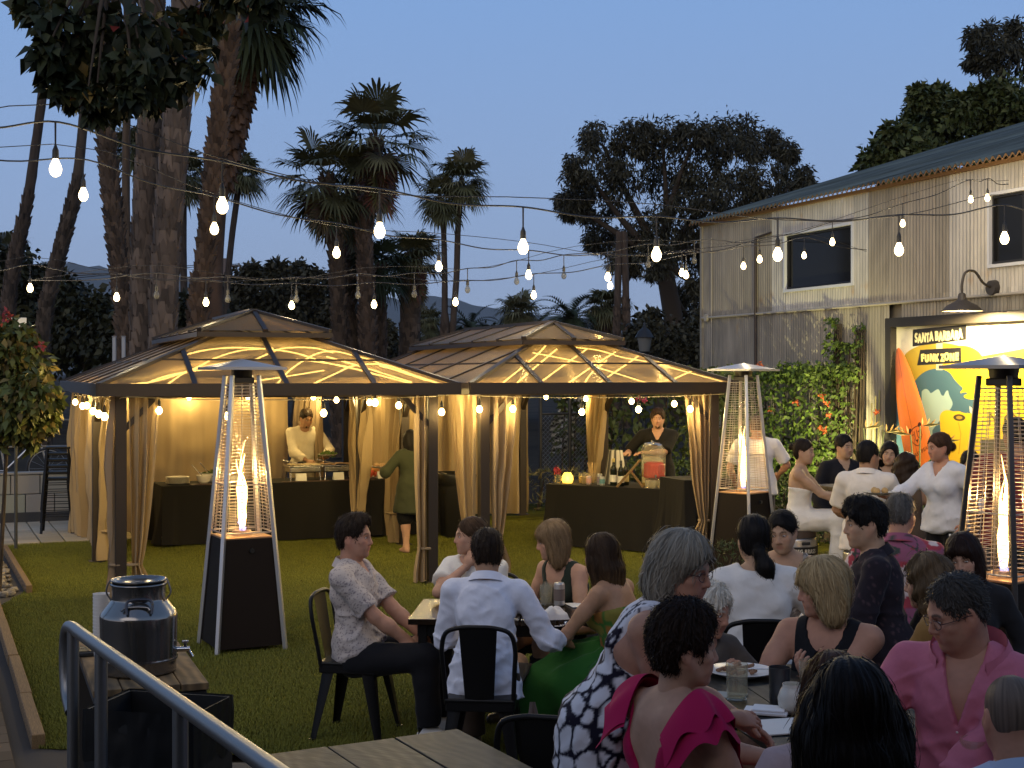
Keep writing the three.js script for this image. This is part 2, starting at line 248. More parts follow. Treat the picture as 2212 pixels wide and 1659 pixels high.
// hair in the head's axes, its falling parts in axes that only turn with the head
function hairSpec(sp, hs, fallM) {
  const st = sp.hair, t = sp.hairT ?? ({ buzz: 0.003, balding: 0.003, short: 0.013, crop: 0.009, quiff: 0.016, mop: 0.02, curly: 0.02, bob: 0.017, long: 0.014, pony: 0.006, bun: 0.007, updo: 0.01, wave: 0.016 }[st] ?? 0.012);
  const P = [], sl = sp.hairTop ?? 0;
  P.push(ell(V(0, 0.037 + sl * 0.3, -0.016), [0.0735 + t, 0.086 + t + sl, 0.094 + t], 0.02));
  if (!['buzz', 'crop', 'balding'].includes(st)) P.push(ell(V(0, -0.02, -0.045), [0.066 + t * 0.6, 0.072, 0.05 + t * 0.6], 0.03)); else P.push(ell(V(0, -0.012, -0.04), [0.067, 0.06, 0.048], 0.03));
  if (st === 'quiff' || st === 'mop') P.push(ell(V(0.0, 0.098, 0.045), [0.055, 0.026 + t, 0.045], 0.03), ell(V(0.02, 0.106, 0.01), [0.055, 0.024 + t, 0.06], 0.03));
  if (st === 'mop') P.push(ell(V(0.03, 0.06, 0.075), [0.05, 0.035, 0.022], 0.02), ell(V(-0.03, 0.062, 0.072), [0.045, 0.03, 0.022], 0.02));
  if (st === 'curly') for (let i = 0; i < 46; i++) { const r = rngOf(i * 7 + 5), u = r() * 2 * PI, v = acos(1 - r() * 1.45), q = V(sin(v) * cos(u) * 0.082, 0.037 + cos(v) * 0.096, -0.016 + sin(v) * sin(u) * 0.1); if (q.z < 0.06 || q.y > 0.08) P.push(ell(q, [0.018, 0.017, 0.018], 0.008)); }
  if (st === 'bun' || st === 'updo') P.push(ell(V(0, st === 'bun' ? -0.02 : 0.04, -0.125), [0.042, 0.04, 0.036], 0.012));
  const mx = fallM.elements, F = (x, y, z) => V(x, y, z).applyMatrix4(fallM), FE = (x, y, z, a, b, c, k = 0.03) => P.push(ell(F(x, y, z), [a, b, c], k, fallM)), FK = (x0, y0, z0, x1, y1, z1, a, b, k = 0.03) => P.push(cap(F(x0, y0, z0), F(x1, y1, z1), a, b, k));
  const L = sp.hairLen ?? 0.3, w = sp.hairW ?? 1;
  if (st === 'bob') { for (const s of [-1, 1]) { FE(s * 0.066 * w, -0.02, -0.018 + (sp.hairZ ?? 0), 0.033, 0.075 + L * 0.12, 0.062); FE(s * 0.07 * w, -0.045 - L * 0.13, -0.026 + (sp.hairZ ?? 0), 0.028, 0.05 + L * 0.1, 0.05); } FE(0, -0.035, -0.07, 0.083 * w, 0.085, 0.045); FE(0, -0.05 - L * 0.16, -0.06, 0.078 * w, 0.05 + L * 0.16, 0.045); }
  if (st === 'long' || st === 'wave') {
    for (const s of [-1, 1]) { FE(s * 0.062 * w, -0.03, -0.005, 0.034, 0.09, 0.06); FK(s * 0.072 * w, -0.04, -0.01, s * 0.085 * w, -0.1 - L * 0.55, -0.045, 0.036, 0.026); if (sp.front) FK(s * 0.072, -0.06, 0.01, s * 0.088, -0.12 - L * 0.5, 0.07, 0.026, 0.018); }
    FE(0, -0.06, -0.07, 0.088 * w, 0.12, 0.05); FK(-0.035 * w, -0.08, -0.085, -0.045 * w, -0.1 - L, -0.1, 0.055, 0.03); FK(0.035 * w, -0.08, -0.085, 0.04 * w, -0.1 - L * 0.96, -0.1, 0.055, 0.03); FK(0, -0.08, -0.095, 0, -0.1 - L * 1.03, -0.115, 0.05, 0.03);
  }
  if (st === 'pony') { const g = sp.tail ?? [0.03, -0.25, -0.1]; FK(0, -0.045, -0.085, 0, -0.05, -0.125, 0.03, 0.026, 0.01); FK(0, -0.05, -0.12, g[0] * 0.35, g[1] * 0.45, -0.14, 0.026, 0.044, 0.02); FK(g[0] * 0.35, g[1] * 0.45, -0.14, g[0], g[1], g[2] - 0.03, 0.044, 0.024, 0.02); }
  if (sp.bangs) P.push(ell(V(0, 0.052, 0.073), [0.06, 0.036, 0.02], 0.018));
  // the face stays free
  const hl = sp.hairline ?? 0, fz = sp.bangs ? 0.03 : 0;
  const cuts = [ell(V(sp.part ?? 0, -0.038 + hl - fz * 0.9, 0.105), [0.072 * (sp.faceW ?? 1), 0.108, 0.078 * (sp.faceW ?? 1)], 0.012)];
  if (['short', 'crop', 'buzz', 'quiff', 'mop', 'curly', 'balding'].includes(st)) for (const s of [-1, 1]) cuts.push(ell(V(s * 0.085, -0.045, 0.0), [0.032, 0.05, 0.05], 0.01), ell(V(0, -0.1, -0.0), [0.09, 0.045, 0.12], 0.012));
  if (['pony', 'bun', 'updo'].includes(st)) for (const s of [-1, 1]) cuts.push(ell(V(s * 0.085, -0.03, 0.005), [0.03, 0.04, 0.035], 0.008));
  if (st === 'balding') cuts.push(ell(V(0, 0.13, 0.02), [0.06, 0.06, 0.09], 0.02));
  const amp = { curly: 0.006, short: 0.004, quiff: 0.005, mop: 0.005, buzz: 0.0006, crop: 0.0022, balding: 0.0006, pony: 0.0022, bun: 0.002 }[st] ?? 0.003;
  const post = (d, x, y, z) => {
    const th = atan2(x, -z + 0.02); d += amp * (noise3(th * 13, y * 9 + 3, sp.seed) + 0.7 * noise3(th * 30, y * 16, sp.seed + 7)) * sstep(-0.6, 0.1, 1.0) + (st === 'wave' ? 0.006 * sin(y * 70 + th * 4) : 0);
    const jag = 0.005 * noise3(x * 70, y * 70, z * 70) + 0.003 * noise3(x * 190, y * 190, 2); for (const c of cuts) d = smax(d, -pd(c, x, y, z) + jag, c.k); return d;
  };
  return { P, post, t };
}
function hairTint(sp) {
  const h = sp.hairC; return (x, y, z) => { const th = atan2(x, -z + 0.02), n = 1 + 0.28 * noise3(th * 16, y * 7, sp.seed) + 0.22 * noise3(th * 42, y * 10, 3), tip = sp.tips ? sstep(-0.05, -0.28, y) * 0.9 : 0; return h.map((v, i) => max(0.004, lerp(v, sp.tips ? sp.tips[i] : v, tip) * n)); };
}
// fine locks laid over the hair, following it down from the crown
function strands(P, post, sp, count, len, geo) {
  const f = new Faces(), pos = geo.attributes.position, r = rngOf(sp.seed * 131 + 7), fld = (p) => post(fieldOf(P, p.x, p.y, p.z), p.x, p.y, p.z), h = sp.hairC;
  const base = hairTint(sp), e = 0.004, nrm = (p) => V(fld(V(p.x + e, p.y, p.z)) - fld(V(p.x - e, p.y, p.z)), fld(V(p.x, p.y + e, p.z)) - fld(V(p.x, p.y - e, p.z)), fld(V(p.x, p.y, p.z + e)) - fld(V(p.x, p.y, p.z - e))).normalize();
  const crown = V(0.01, 0.13, -0.03), short = ['short', 'crop', 'quiff', 'mop', 'curly'].includes(sp.hair);
  for (let s = 0; s < count; s++) {
    const i = floor(r() * pos.count); let p = V(pos.getX(i), pos.getY(i), pos.getZ(i)), pts = [], steps = 6, L = len * (0.5 + r());
    const fly = r() < 0.2 ? 0.011 * r() : 0, lift = fly + (short ? 0.004 + 0.006 * r() : 0.0025 * r()), jit = V(r() - 0.5, r() - 0.5, r() - 0.5).multiplyScalar(short ? 1.3 : fly ? 0.9 : 0.4);
    for (let k = 0; k <= steps; k++) {
      const n = nrm(p), d = fld(p); p = p.clone().addScaledVector(n, clamp(-d, -0.02, 0.02) + lift * (short ? k / steps : 1) * (1 + 0.5 * sin(k * 1.3 + s)));
      pts.push([p.clone(), n]);
      const w = p.clone().sub(crown); let dir = w.normalize().multiplyScalar(p.y > 0.05 ? 0.9 : 0.2).add(V(0, -0.7, p.y > 0.0 ? (sp.hair === 'pony' || sp.hair === 'bun' || sp.hair === 'updo' ? -1.1 : -0.2) : 0)).add(jit);
      dir.addScaledVector(n, -dir.dot(n)).normalize(); p = p.clone().addScaledVector(dir, L / steps);
    }
    const b = base(pts[2][0].x, pts[2][0].y, pts[2][0].z), g = 0.8 + r() * 0.45, w0 = 0.0011 + r() * 0.0012, col = b.map((v) => v * g); let last;
    pts.forEach(([q, n], k) => { const nx = pts[min(k + 1, steps)][0].clone().sub(pts[max(k - 1, 0)][0]).normalize(), sd = V().crossVectors(nx, n).normalize().multiplyScalar(w0 * (k === steps ? 0.15 : 1 - 0.3 * k / steps)); const a = f.v(q.clone().add(sd), col), c = f.v(q.clone().sub(sd), col); if (k) f.ix.push(last[0], last[1], c, last[0], c, a); last = [a, c]; });
  }
  return f.geo();
}
let personSeed = 1;
const peopleAt = {};
function person(key, sp) {
  sp = { H: 1.7, w: 1, yaw: 0, lean: 5, side: 0, twist: 0, head: [0, 0, 0], pose: 'sit', sex: 'f', base: 0, skin: 'fair', hair: 'long', hairCol: 'dark', curl: 0.35, ...sp };
  sp.seed = personSeed++; sp.skinC = SKINS[sp.skin] ?? sp.skin; sp.hairC = HAIRS[sp.hairCol] ?? sp.hairCol;
  const k = sp.H / 1.72, hs = sp.hs ?? (0.5 + 0.5 * k) * (sp.sex === 'f' ? 0.965 : 1.0), w = sp.w * k, bw = sp.belly ?? 1, f = sp.sex === 'f';
  const Rt = rotM(sp.lean, sp.twist, -sp.side, 'XZY'), T = (x, y, z) => V(x * w, y * k, z * (0.5 * w + 0.5 * k)).applyMatrix4(Rt);
  const sw = f ? 0.165 : 0.188, N = T(0, 0.525, -0.008), Rh = rotM(sp.head[1], sp.head[0], sp.head[2]), HD = (x, y, z) => V(x * hs, y * hs, z * hs).applyMatrix4(Rh);
  const headC = N.clone().add(T(0, 0.05, 0.012)).add(HD(0, 0.1, 0.012));
  // the root: the pelvis under the given place of the head
  const ya = R(sp.yaw), hp = at(sp.hx, sp.hy, sp.Z), off = headC.clone().applyAxisAngle(V(0, 1, 0), ya), root = hp.clone().sub(off);
  const floorY = sp.base - root.y, o = thing('person', sp.label, 'person', [root.x, sp.base, root.z], ya, sp.group);
  const S = {}, El = {}, W = {}, Sh = (s) => T(s * sw, 0.462, -0.012);
  const cell = sp.cell ?? clamp(sp.Z * 0.00185, 0.0085, 0.024), hcell = clamp(sp.Z * 0.00085, 0.0036, 0.011), hand = clamp(sp.Z * 0.0008, 0.0032, 0.009);
  const mTorso = Rt, torso = [], arms = [], sleeves = [], legs = [], hands = [];
  const TE = (x, y, z, a, b, c, kk = 0.05, list = torso) => list.push(ell(T(x, y, z), [a * w, b * k, c * w], kk, mTorso));
  TE(0, 0.37, 0.0, 0.152, 0.165, f ? 0.098 : 0.112); TE(0, 0.2, 0.004, (f ? 0.124 : 0.142) * bw, 0.15, 0.1 * bw); TE(0, 0.035, 0, f ? 0.168 : 0.158, 0.125, 0.118 * (0.5 + 0.5 * bw), 0.06);
  if (bw > 1.05) TE(0, 0.14, 0.05, 0.13 * bw, 0.12, 0.08 * bw, 0.06);
  if (f) for (const s of [-1, 1]) TE(s * 0.07, 0.335, 0.083, 0.06, 0.062, 0.052, 0.03);
  for (const s of [-1, 1]) { torso.push(cap(T(s * 0.05, 0.5, -0.014), T(s * (sw - 0.012), 0.462, -0.014), 0.046 * w, 0.05 * w, 0.05)); torso.push(cap(T(s * 0.045, 0.44, -0.05), T(s * 0.09, 0.35, -0.06), 0.05 * w, 0.04 * w, 0.05)); }
  const nk = (f ? 0.047 : 0.056) * (sp.neck ?? 1) * k, neckTop = headC.clone().add(HD(0, -0.035, -0.022)), neck = cap(T(0, 0.47, -0.015), neckTop, nk * 1.16, nk, 0.035);
  for (const s of [-1, 1]) {
    const n = s > 0 ? 'l' : 'r', sh = Sh(s); S[n] = sh;
    const a = sp[n] ?? { to: [s * 0.22, -0.02, 0.12] }, U = 0.292 * k, L = 0.255 * k;
    let tgt = V(a.to[0] * k, a.to[1] * k, a.to[2] * k); let d = tgt.clone().sub(sh), D = min(d.length(), (U + L) * 0.995); d.normalize(); tgt = sh.clone().addScaledVector(d, D);
    const pole = V(...(a.pole ?? [s * 0.55, -0.8, -0.45])), q = (U * U - L * L + D * D) / (2 * D), hgt = sqrt(max(0, U * U - q * q)); pole.addScaledVector(d, -pole.dot(d)).normalize();
    const el = sh.clone().addScaledVector(d, q).addScaledVector(pole, hgt); El[n] = el; W[n] = tgt;
    const th = (sp.arm ?? 1) * (f ? 0.9 : 1.04) * k; arms.push(cap(sh, sh.clone().lerp(el, 0.5), 0.053 * th, 0.047 * th, 0.03), cap(sh.clone().lerp(el, 0.4), el, 0.047 * th, 0.038 * th, 0.02), cap(el, el.clone().lerp(tgt, 0.35), 0.039 * th, 0.041 * th, 0.02), cap(el.clone().lerp(tgt, 0.3), tgt, 0.041 * th, 0.025 * th, 0.02));
    let hd = a.hd ? V(...a.hd).normalize() : tgt.clone().sub(el).normalize(), pn = V(...(a.pn ?? [-s * 0.6, -0.6, 0.1])); pn.addScaledVector(hd, -pn.dot(hd)).normalize();
    const th2 = V().crossVectors(hd, pn).multiplyScalar(s > 0 ? -1 : 1);   // thumb side
    hands.push(handPrims(tgt, hd, pn, th2, k * (f ? 0.93 : 1.03), a.curl ?? sp.curl));
  }
  const Kn = {}, An = {}, Ft = [];
  for (const s of [-1, 1]) {
    const n = s > 0 ? 'l' : 'r', hip = V(s * 0.088 * w, -0.015 * k, 0.0), lg = sp['leg' + n] ?? {};
    let kn, an; const ay = floorY + 0.085;
    if (sp.pose === 'stand') { an = V((s * 0.1 + (lg.x ?? 0)) * w, ay, (lg.z ?? 0) - 0.02); kn = hip.clone().lerp(an, 0.5).add(V(s * 0.01, 0, 0.03)); }
    else { const thigh = 0.43 * k; kn = V((s * 0.13 + (lg.kx ?? 0)) * k, 0, 0); kn.y = clamp(ay + 0.42 * k, -0.22, 0.03); kn.z = sqrt(max(0.04, thigh * thigh - pow(kn.y - hip.y, 2) - pow(kn.x - hip.x, 2))); an = V((s * 0.12 + (lg.x ?? 0)) * k, max(ay, kn.y - 0.44 * k), kn.z + (lg.z ?? 0.02)); }
    Kn[n] = kn; An[n] = an;
    const tw = f ? 1 : 1.02; legs.push(cap(hip, kn, 0.086 * w * tw, 0.06 * w, 0.04), cap(kn, kn.clone().lerp(an, 0.3).add(V(0, 0, -0.012)), 0.058 * w, 0.057 * w, 0.03), cap(kn.clone().lerp(an, 0.3).add(V(0, 0, -0.012)), an, 0.057 * w, 0.036 * w, 0.03));
    const fy = an.y - 0.085 + 0.03, toe = V(an.x + s * 0.025, fy, an.z + 0.15 * k); Ft.push(cap(V(an.x, fy + 0.012, an.z - 0.035), toe, 0.036, 0.028, 0.02), cap(an, V(an.x, fy + 0.015, an.z + 0.05), 0.036, 0.034, 0.03));
  }
  const tintBody = (x, y, z) => { const n = 1 + 0.1 * noise3(x * 25, y * 25, z * 25) + 0.07 * noise3(x * 80, y * 80, z * 80); return [sp.skinC[0] * n, sp.skinC[1] * n * (1 - 0.03 * noise3(x * 12, y * 12, z * 12)), sp.skinC[2] * n]; };
  const up = (g) => g.translate(0, root.y - sp.base, 0);          // skeletons are laid out round the pelvis
  // ---- body: one skin of torso, limbs, hands and head
  const parts = [skin([...torso, ...arms, neck, ...legs, ...(sp.shoes === false || sp.barefoot ? Ft : [])].map((s) => s === neck ? cap(T(0, 0.47, -0.015), T(0, 0.56, -0.006), nk * 1.14 - 0.002, nk - 0.004, 0.035) : s), cell, { color: tintBody })];
  for (const h of hands) parts.push(skin(h, hand, { color: tintBody, pad: 0.015 }));
  const headList = headPrims(sp), hm = Rh.clone().scale(V(hs, hs, hs)).setPosition(headC), inv = hm.clone().invert(), ntL = neckTop.clone().applyMatrix4(inv), nbL = T(0, 0.455, -0.015).applyMatrix4(inv);
  const headGeo = skin([...headList, cap(nbL, ntL, nk * 1.16 / hs, nk / hs, 0.04), ell(V(0, -0.07, 0.005), [0.045, 0.03, 0.05], 0.03)], hcell / hs, { color: (x, y, z) => faceTint(x, y, z, sp) });
  headGeo.applyMatrix4(hm); parts.push(headGeo);
  part('body', up(merge(parts)), skinMat, o);
  // ---- eyes
  for (const s of [-1, 1]) {
    const g = new THREE.SphereGeometry(0.0118 * hs, 14, 10).toNonIndexed(), col = [], ps = g.attributes.position, look = V(sp.gaze ?? 0, -0.05, 1).normalize();
    for (let i = 0; i < ps.count; i++) { const a = V(ps.getX(i), ps.getY(i), ps.getZ(i)).normalize().dot(look); col.push(...(a > 0.955 ? [0.004, 0.004, 0.004] : a > 0.85 ? [0.05, 0.03, 0.018] : [0.62, 0.58, 0.54])); }
    g.setAttribute('color', new THREE.Float32BufferAttribute(col, 3)); g.applyMatrix4(M4().makeTranslation(s * 0.0305, 0.0028, 0.0753)); const c = V(s * 0.0305, 0.0028, 0.0753);
    g.applyMatrix4(M4().makeTranslation(-c.x, -c.y, -c.z)); g.applyMatrix4(M4().makeScale(1.0, 0.5, 0.9)); g.translate(c.x * hs, c.y * hs, c.z * hs); g.applyMatrix4(Rh.clone().setPosition(headC)); part('eye', up(g), eyeMat, o);
  }
  // ---- hair
  if (sp.hair !== 'bald') {
    const fallM = Rh.clone().invert().multiply(rotM(0, sp.head[0], 0)); const { P, post } = hairSpec(sp, hs, fallM);
    const g = skin(P, hcell / hs * (sp.Z < 5 ? 1 : 1.05), { post, color: hairTint(sp), pad: 0.02 }), list = [g];
    if (!['buzz', 'balding'].includes(sp.hair)) list.push(strands(P, post, sp, sp.Z < 6.5 ? 2300 : sp.Z < 9.5 ? 1100 : 320, ['short', 'crop', 'quiff', 'mop', 'curly'].includes(sp.hair) ? 0.032 : 0.13, g));
    const m = merge(list); m.applyMatrix4(hm); part('hair', up(m), hairMat, o);
  }
  if (sp.beard) {
    const bl = [ell(V(0, -0.072, 0.04), [0.055, 0.045, 0.05], 0.02), ell(V(0, -0.1, 0.06), [0.026, 0.022, 0.026], 0.02), cap(V(-0.022, -0.051, 0.088), V(0.022, -0.051, 0.088), 0.006, 0.006, 0.008)];
    const g = skin(bl, hcell / hs, { color: hairTint(sp), post: (d, x, y, z) => smax(smax(d + 0.002 * noise3(x * 300, y * 120, z * 300), -pd(ell(V(0, -0.066, 0.095), [0.02, 0.0085, 0.03]), x, y, z), 0.003), -(0.008 + z - 0.02 + (y + 0.1) * -0.3), 0.01) }); g.applyMatrix4(hm); part('beard', up(g), hairMat, o);
  }
  if (sp.glasses) {
    const ring = (s) => tube([...Array(12)].map((_, i) => { const a = i / 12 * 2 * PI; return V(s * 0.033 + 0.024 * cos(a), 0.0 + 0.0165 * sin(a), 0.099 - 0.008 * abs(cos(a))); }), 0.0016, 32, 6, true);
    const gg = [ring(-1), ring(1), rod(V(-0.01, 0.003, 0.1), V(0.01, 0.003, 0.1), 0.0014), ...[-1, 1].map((s) => tube([V(s * 0.056, 0.004, 0.092), V(s * 0.074, 0.005, 0.05), V(s * 0.083, 0.004, -0.01), V(s * 0.079, -0.01, -0.025)], 0.0016, 16, 6))];
    const m = merge(gg); m.applyMatrix4(hm); const fr = part('glasses', up(m), frameMat, o);
    const ln = merge([-1, 1].map((s) => { const c = new THREE.CircleGeometry(0.022, 20); c.scale(1, 0.7, 1); return c.translate(s * 0.033, 0, 0.0955); })); ln.applyMatrix4(hm); part('lens', up(ln), lensMat, fr);
  }
  if (sp.earring) { const m = merge([-1, 1].map((s) => new THREE.TorusGeometry(0.012, 0.0012, 6, 18).rotateY(1.2).translate(s * 0.082, -0.05, 0))); m.applyMatrix4(hm); part('earring', up(m), std(0.7, 0.66, 0.6, 0.2, { metalness: 1 }), o); }
  // ---- clothes
  const cl = sp.top;
  if (cl) {
    const e = cl.ease ?? 0.013, list = torso.map((s, i) => ({ ...s, e: s.t ? e : e * 0.55 })), sl = cl.sleeve ?? 0;
    for (const n of ['l', 'r']) {
      const s = n === 'l' ? 1 : -1, sh = S[n], el = El[n], wr = W[n], th = (sp.arm ?? 1) * (f ? 0.9 : 1.04) * k, se = cl.sleeveEase ?? e + 0.006;
      if (sl <= 0) continue;
      const u = min(sl, 1), end = sh.clone().lerp(el, u); list.push(cap(sh.clone(), end, 0.046 * th + e * 0.8, lerp(0.05, 0.042, u) * th + se + (sl <= 1 ? 0.007 : 0), 0.03, sl <= 1 ? { cutB: 1 } : {}));
      if (sl > 1) { const e2 = el.clone().lerp(wr, sl - 1); list.push(cap(el, el.clone().lerp(e2, 0.4), 0.043 * th + se, 0.046 * th + se, 0.02), cap(el.clone().lerp(e2, 0.35), e2, 0.045 * th + se, 0.028 * th + se, 0.02, { cutB: 1 })); if (cl.cuff) list.push(cap(el.clone().lerp(e2, 0.86), e2, 0.039 * th + se, 0.039 * th + se, 0.006, { cutB: 1 })); }
    }
    if (cl.hem !== undefined) { for (const s of [-1, 1]) list.push(cap(T(s * 0.05, 0.06, 0), V(s * 0.06, -cl.hem * k, sp.pose === 'sit' ? 0.0 : 0), 0.12 * w * (0.6 + 0.4 * bw) + e, (cl.flare ?? 0.12) * w, 0.05, { cutB: 1 })); }
    if (cl.skirt) { for (const n of ['l', 'r']) { const kn = Kn[n], s = n === 'l' ? 1 : -1, an = An[n]; list.push(cap(V(s * 0.07 * w, -0.0, 0), kn.clone().add(V(-s * 0.02, 0, 0.01)), 0.1 * w + e, 0.078 * w + e, 0.06)); if (cl.skirt > 1) list.push(cap(kn, kn.clone().lerp(an, cl.skirt - 1), 0.08 * w + e, (cl.flare ?? 0.1) * w, 0.05, { cutB: 1 })); } }
    const nw = cl.neckW ?? 0.075, nd = cl.neckD ?? 0.06, cuts = [];
    const inT = Rt.clone().invert(), A = V();
    const fold = cl.fold ?? 0.006, seed = sp.seed * 9.7;
    const post = (d, x, y, z) => {
      if (d > 0.05) return d; A.set(x, y, z).applyMatrix4(inT); const tx = A.x / w, ty = A.y / k, tz = A.z / w;
      const wob = sstep(0.42, 0.1, ty) * 0.6 + 0.55; const f1 = noise3(tx * 7 + seed + ty * 3, ty * 13 + tx * 7, tz * 7), f2 = noise3(tx * 17 + ty * 8, ty * 24 - tx * 9, tz * 17 + seed), f3 = noise3(tx * 5 - ty * 9 + seed, ty * 6, tz * 5);
      d += fold * wob * (1.5 * (abs(f1) - 0.25) + 0.9 * (abs(f2) - 0.25) - 1.1 * pow(max(0, 1 - 3.2 * abs(f3)), 2) + 0.25);
      // neckline: round or v in front, its own depth behind
      const front = tz > 0 ? (cl.neckD ?? 0.05) : (cl.backD ?? 0.015), vv = cl.vneck && tz > -0.02 ? abs(tx) * (front / nw) * 0.95 : front * (1 - sqrt(max(0, 1 - min(1, pow(tx / nw, 2))))), lim = 0.535 - front + vv;
      const c = max(abs(tx) - nw, lim - ty); d = smax(d, -max(c, -0.4) * k, 0.006);
      if (cl.strap) d = smax(d, (max(ty - (cl.strap - (abs(abs(tx) - 0.095) < 0.022 ? -0.3 : 0)), 0) > 0 ? (ty - cl.strap) * k : -0.1), 0.004);
      if (cl.bare) d = smax(d, (ty - cl.bare) * k, 0.004);
      if (cl.armhole) for (const s of [-1, 1]) { const ex = s * tx - (sw - 0.028) / w * k - 0.0; d = smax(d, min(ex * w, (ty - 0.3) * k), 0.006); }
      if (cl.bottom !== undefined) d = smax(d, (cl.bottom - ty) * k, 0.004);
      if (cl.openBack) { const bv = 0.13 * (1 - (0.5 - ty) / cl.openBack); if (tz < 0 && ty > 0.5 - cl.openBack) d = smax(d, (bv - abs(tx)) * w, 0.006); }
      return d;
    };
    const col = cl.color ?? [0.5, 0.5, 0.5], tint = cl.tint ?? ((x, y, z) => { const n = 1 + 0.05 * noise3(x * 160, y * 160, z * 160); return col.map((v) => v * n); });
    const g = skin(list, cl.cell ?? cell, { post, pad: 0.03, color: (x, y, z) => tint(x, y, z) });
    const m = part(cl.name ?? 'shirt', up(g), cl.mat ?? clothMat, o);
    if (cl.collar) {
      const cc = [], C0 = T(0, 0.505, -0.012); const prof = []; const arc = cl.collar === 'open' ? 2.45 : 2.85;
      for (let i = 0; i <= 20; i++) { const a = -arc + 2 * arc * i / 20; prof.push(a); }
      const pt = (a, r, h) => { const ax = sin(a) * r * 1.12, az = -cos(a) * r; return T(ax, 0.527 + h - 0.075 * pow((1 + az / r) / 2, 1.3), az * 1.05 - 0.006 + h * 0.1); };
      const rr = nk / w * 1.1 + 0.016 + (cl.collarR ?? 0), ch = cl.collarH ?? 0.042;
      const sheet = (f0) => grid(20, 4, (u, v) => { const a = prof[0] + (prof[20] - prof[0]) * u; const p = f0(a, v, u); return [p.x, p.y, p.z]; });
      cc.push(sheet((a, v) => pt(a, rr + 0.004 * v, ch * v)), sheet((a, v, u) => pt(a, rr + 0.005 + 0.022 * v, ch * (1 - v * (1.1 + 0.75 * pow(abs(u * 2 - 1), 5))))));
      const cm = merge(cc); const ps = cm.attributes.position, colr = []; for (let i = 0; i < ps.count; i++) colr.push(...(cl.collarTint ?? tint)(ps.getX(i), ps.getY(i), ps.getZ(i))); cm.setAttribute('color', new THREE.Float32BufferAttribute(colr, 3)); part('collar', up(cm), clothMat, m);
    }
    if (cl.buttons) { const bb = []; for (let i = 0; i < 5; i++) { const p = T(0, 0.4 - i * 0.08, 0.2); let a = p; for (let j = 0; j < 40; j++) { if (post(fieldOf(list, a.x, a.y, a.z), a.x, a.y, a.z) < 0.001) break; a = a.clone().add(T(0, 0, -0.004)); } bb.push(new THREE.SphereGeometry(0.0055, 8, 6).translate(a.x, a.y, a.z)); } part('button', up(merge(bb)), std(0.7, 0.65, 0.6, 0.4), m); }
  }
  if (sp.bottom) {
    const b = sp.bottom, e = b.ease ?? 0.014, list = [{ ...torso[2], e }]; for (const n of ['l', 'r']) { const s = n === 'l' ? 1 : -1, len = b.len ?? 0.95; const end = Kn[n].clone().lerp(An[n], len); list.push(cap(V(s * 0.088 * w, -0.015 * k, 0), Kn[n], 0.087 * w + e, 0.066 * w + e, 0.04), cap(Kn[n].clone().add(V(0, 0, -0.004)), end, 0.066 * w + e, (b.hemR ?? 0.06) * w + e * 0.6, 0.03, { cutB: 1 })); }
    const col = b.color, inT = Rt.clone().invert(), A = V();
    const g = skin(list, max(cell, 0.011), { pad: 0.03, post: (d, x, y, z) => { A.set(x, y, z).applyMatrix4(inT); d += 0.006 * noise3(x * 14, y * 18, z * 14 + sp.seed); return smax(d, A.y - 0.1 * k, 0.004); }, color: (x, y, z) => { const n = 1 + 0.08 * noise3(x * 120, y * 120, z * 120); return col.map((v) => v * n); } }); part(b.name ?? 'trousers', up(g), clothMat, o);
  }
  if (!sp.barefoot && sp.shoes !== false) part('shoe', up(skin(Ft.map((s) => ({ ...s, e: 0.008 })), 0.012)), sp.shoes === 'pale' ? shoePale : shoeMat, o);
  peopleAt[key] = { o, root, yaw: ya, sp, T, up: root.y - sp.base, W, El, headC, hm, Kn };
  return o;
}
// a point given in a person's own axes (pelvis at 0), in the world
const ofPerson = (key, v) => { const p = peopleAt[key]; return v.clone().applyAxisAngle(V(0, 1, 0), p.yaw).add(p.root); };
// ---------- ground ----------
const AL = V(0.39, 0, 0.921), AC = V(0.921, 0, -0.39);             // along the building and across it
const dirtT = tex(256, 256, (u, v) => { const n = 0.5 + 0.5 * tfbm(u, v, 8, 5), g = 60 + 40 * n; return [g * 1.05, g * 0.92, g * 0.74]; });
const landMat = phys(0.5, 0.5, 0.5, 0.95, { specularIntensity: 0.1, map: rep(dirtT, 400, 400) });
struct('ground', new THREE.PlaneGeometry(4600, 5000, 1, 1).rotateX(-PI / 2).translate(0, -0.05, -2450), landMat);
const lawnPts = [[-2.72, -7.98], [-2.2, -7.9], [-1.3, -7.82], [-0.6, -7.6], [0.2, -7.4], [1.2, -7.4], [3.2, -8.6], [4.2, -11], [4.2, -17], [2.0, -24], [-4.4, -20.4], [-5.6, -18.3], [-6.3, -17.3], [-6.1, -16.8], [-4.8, -13.7], [-4.74, -12.85]];
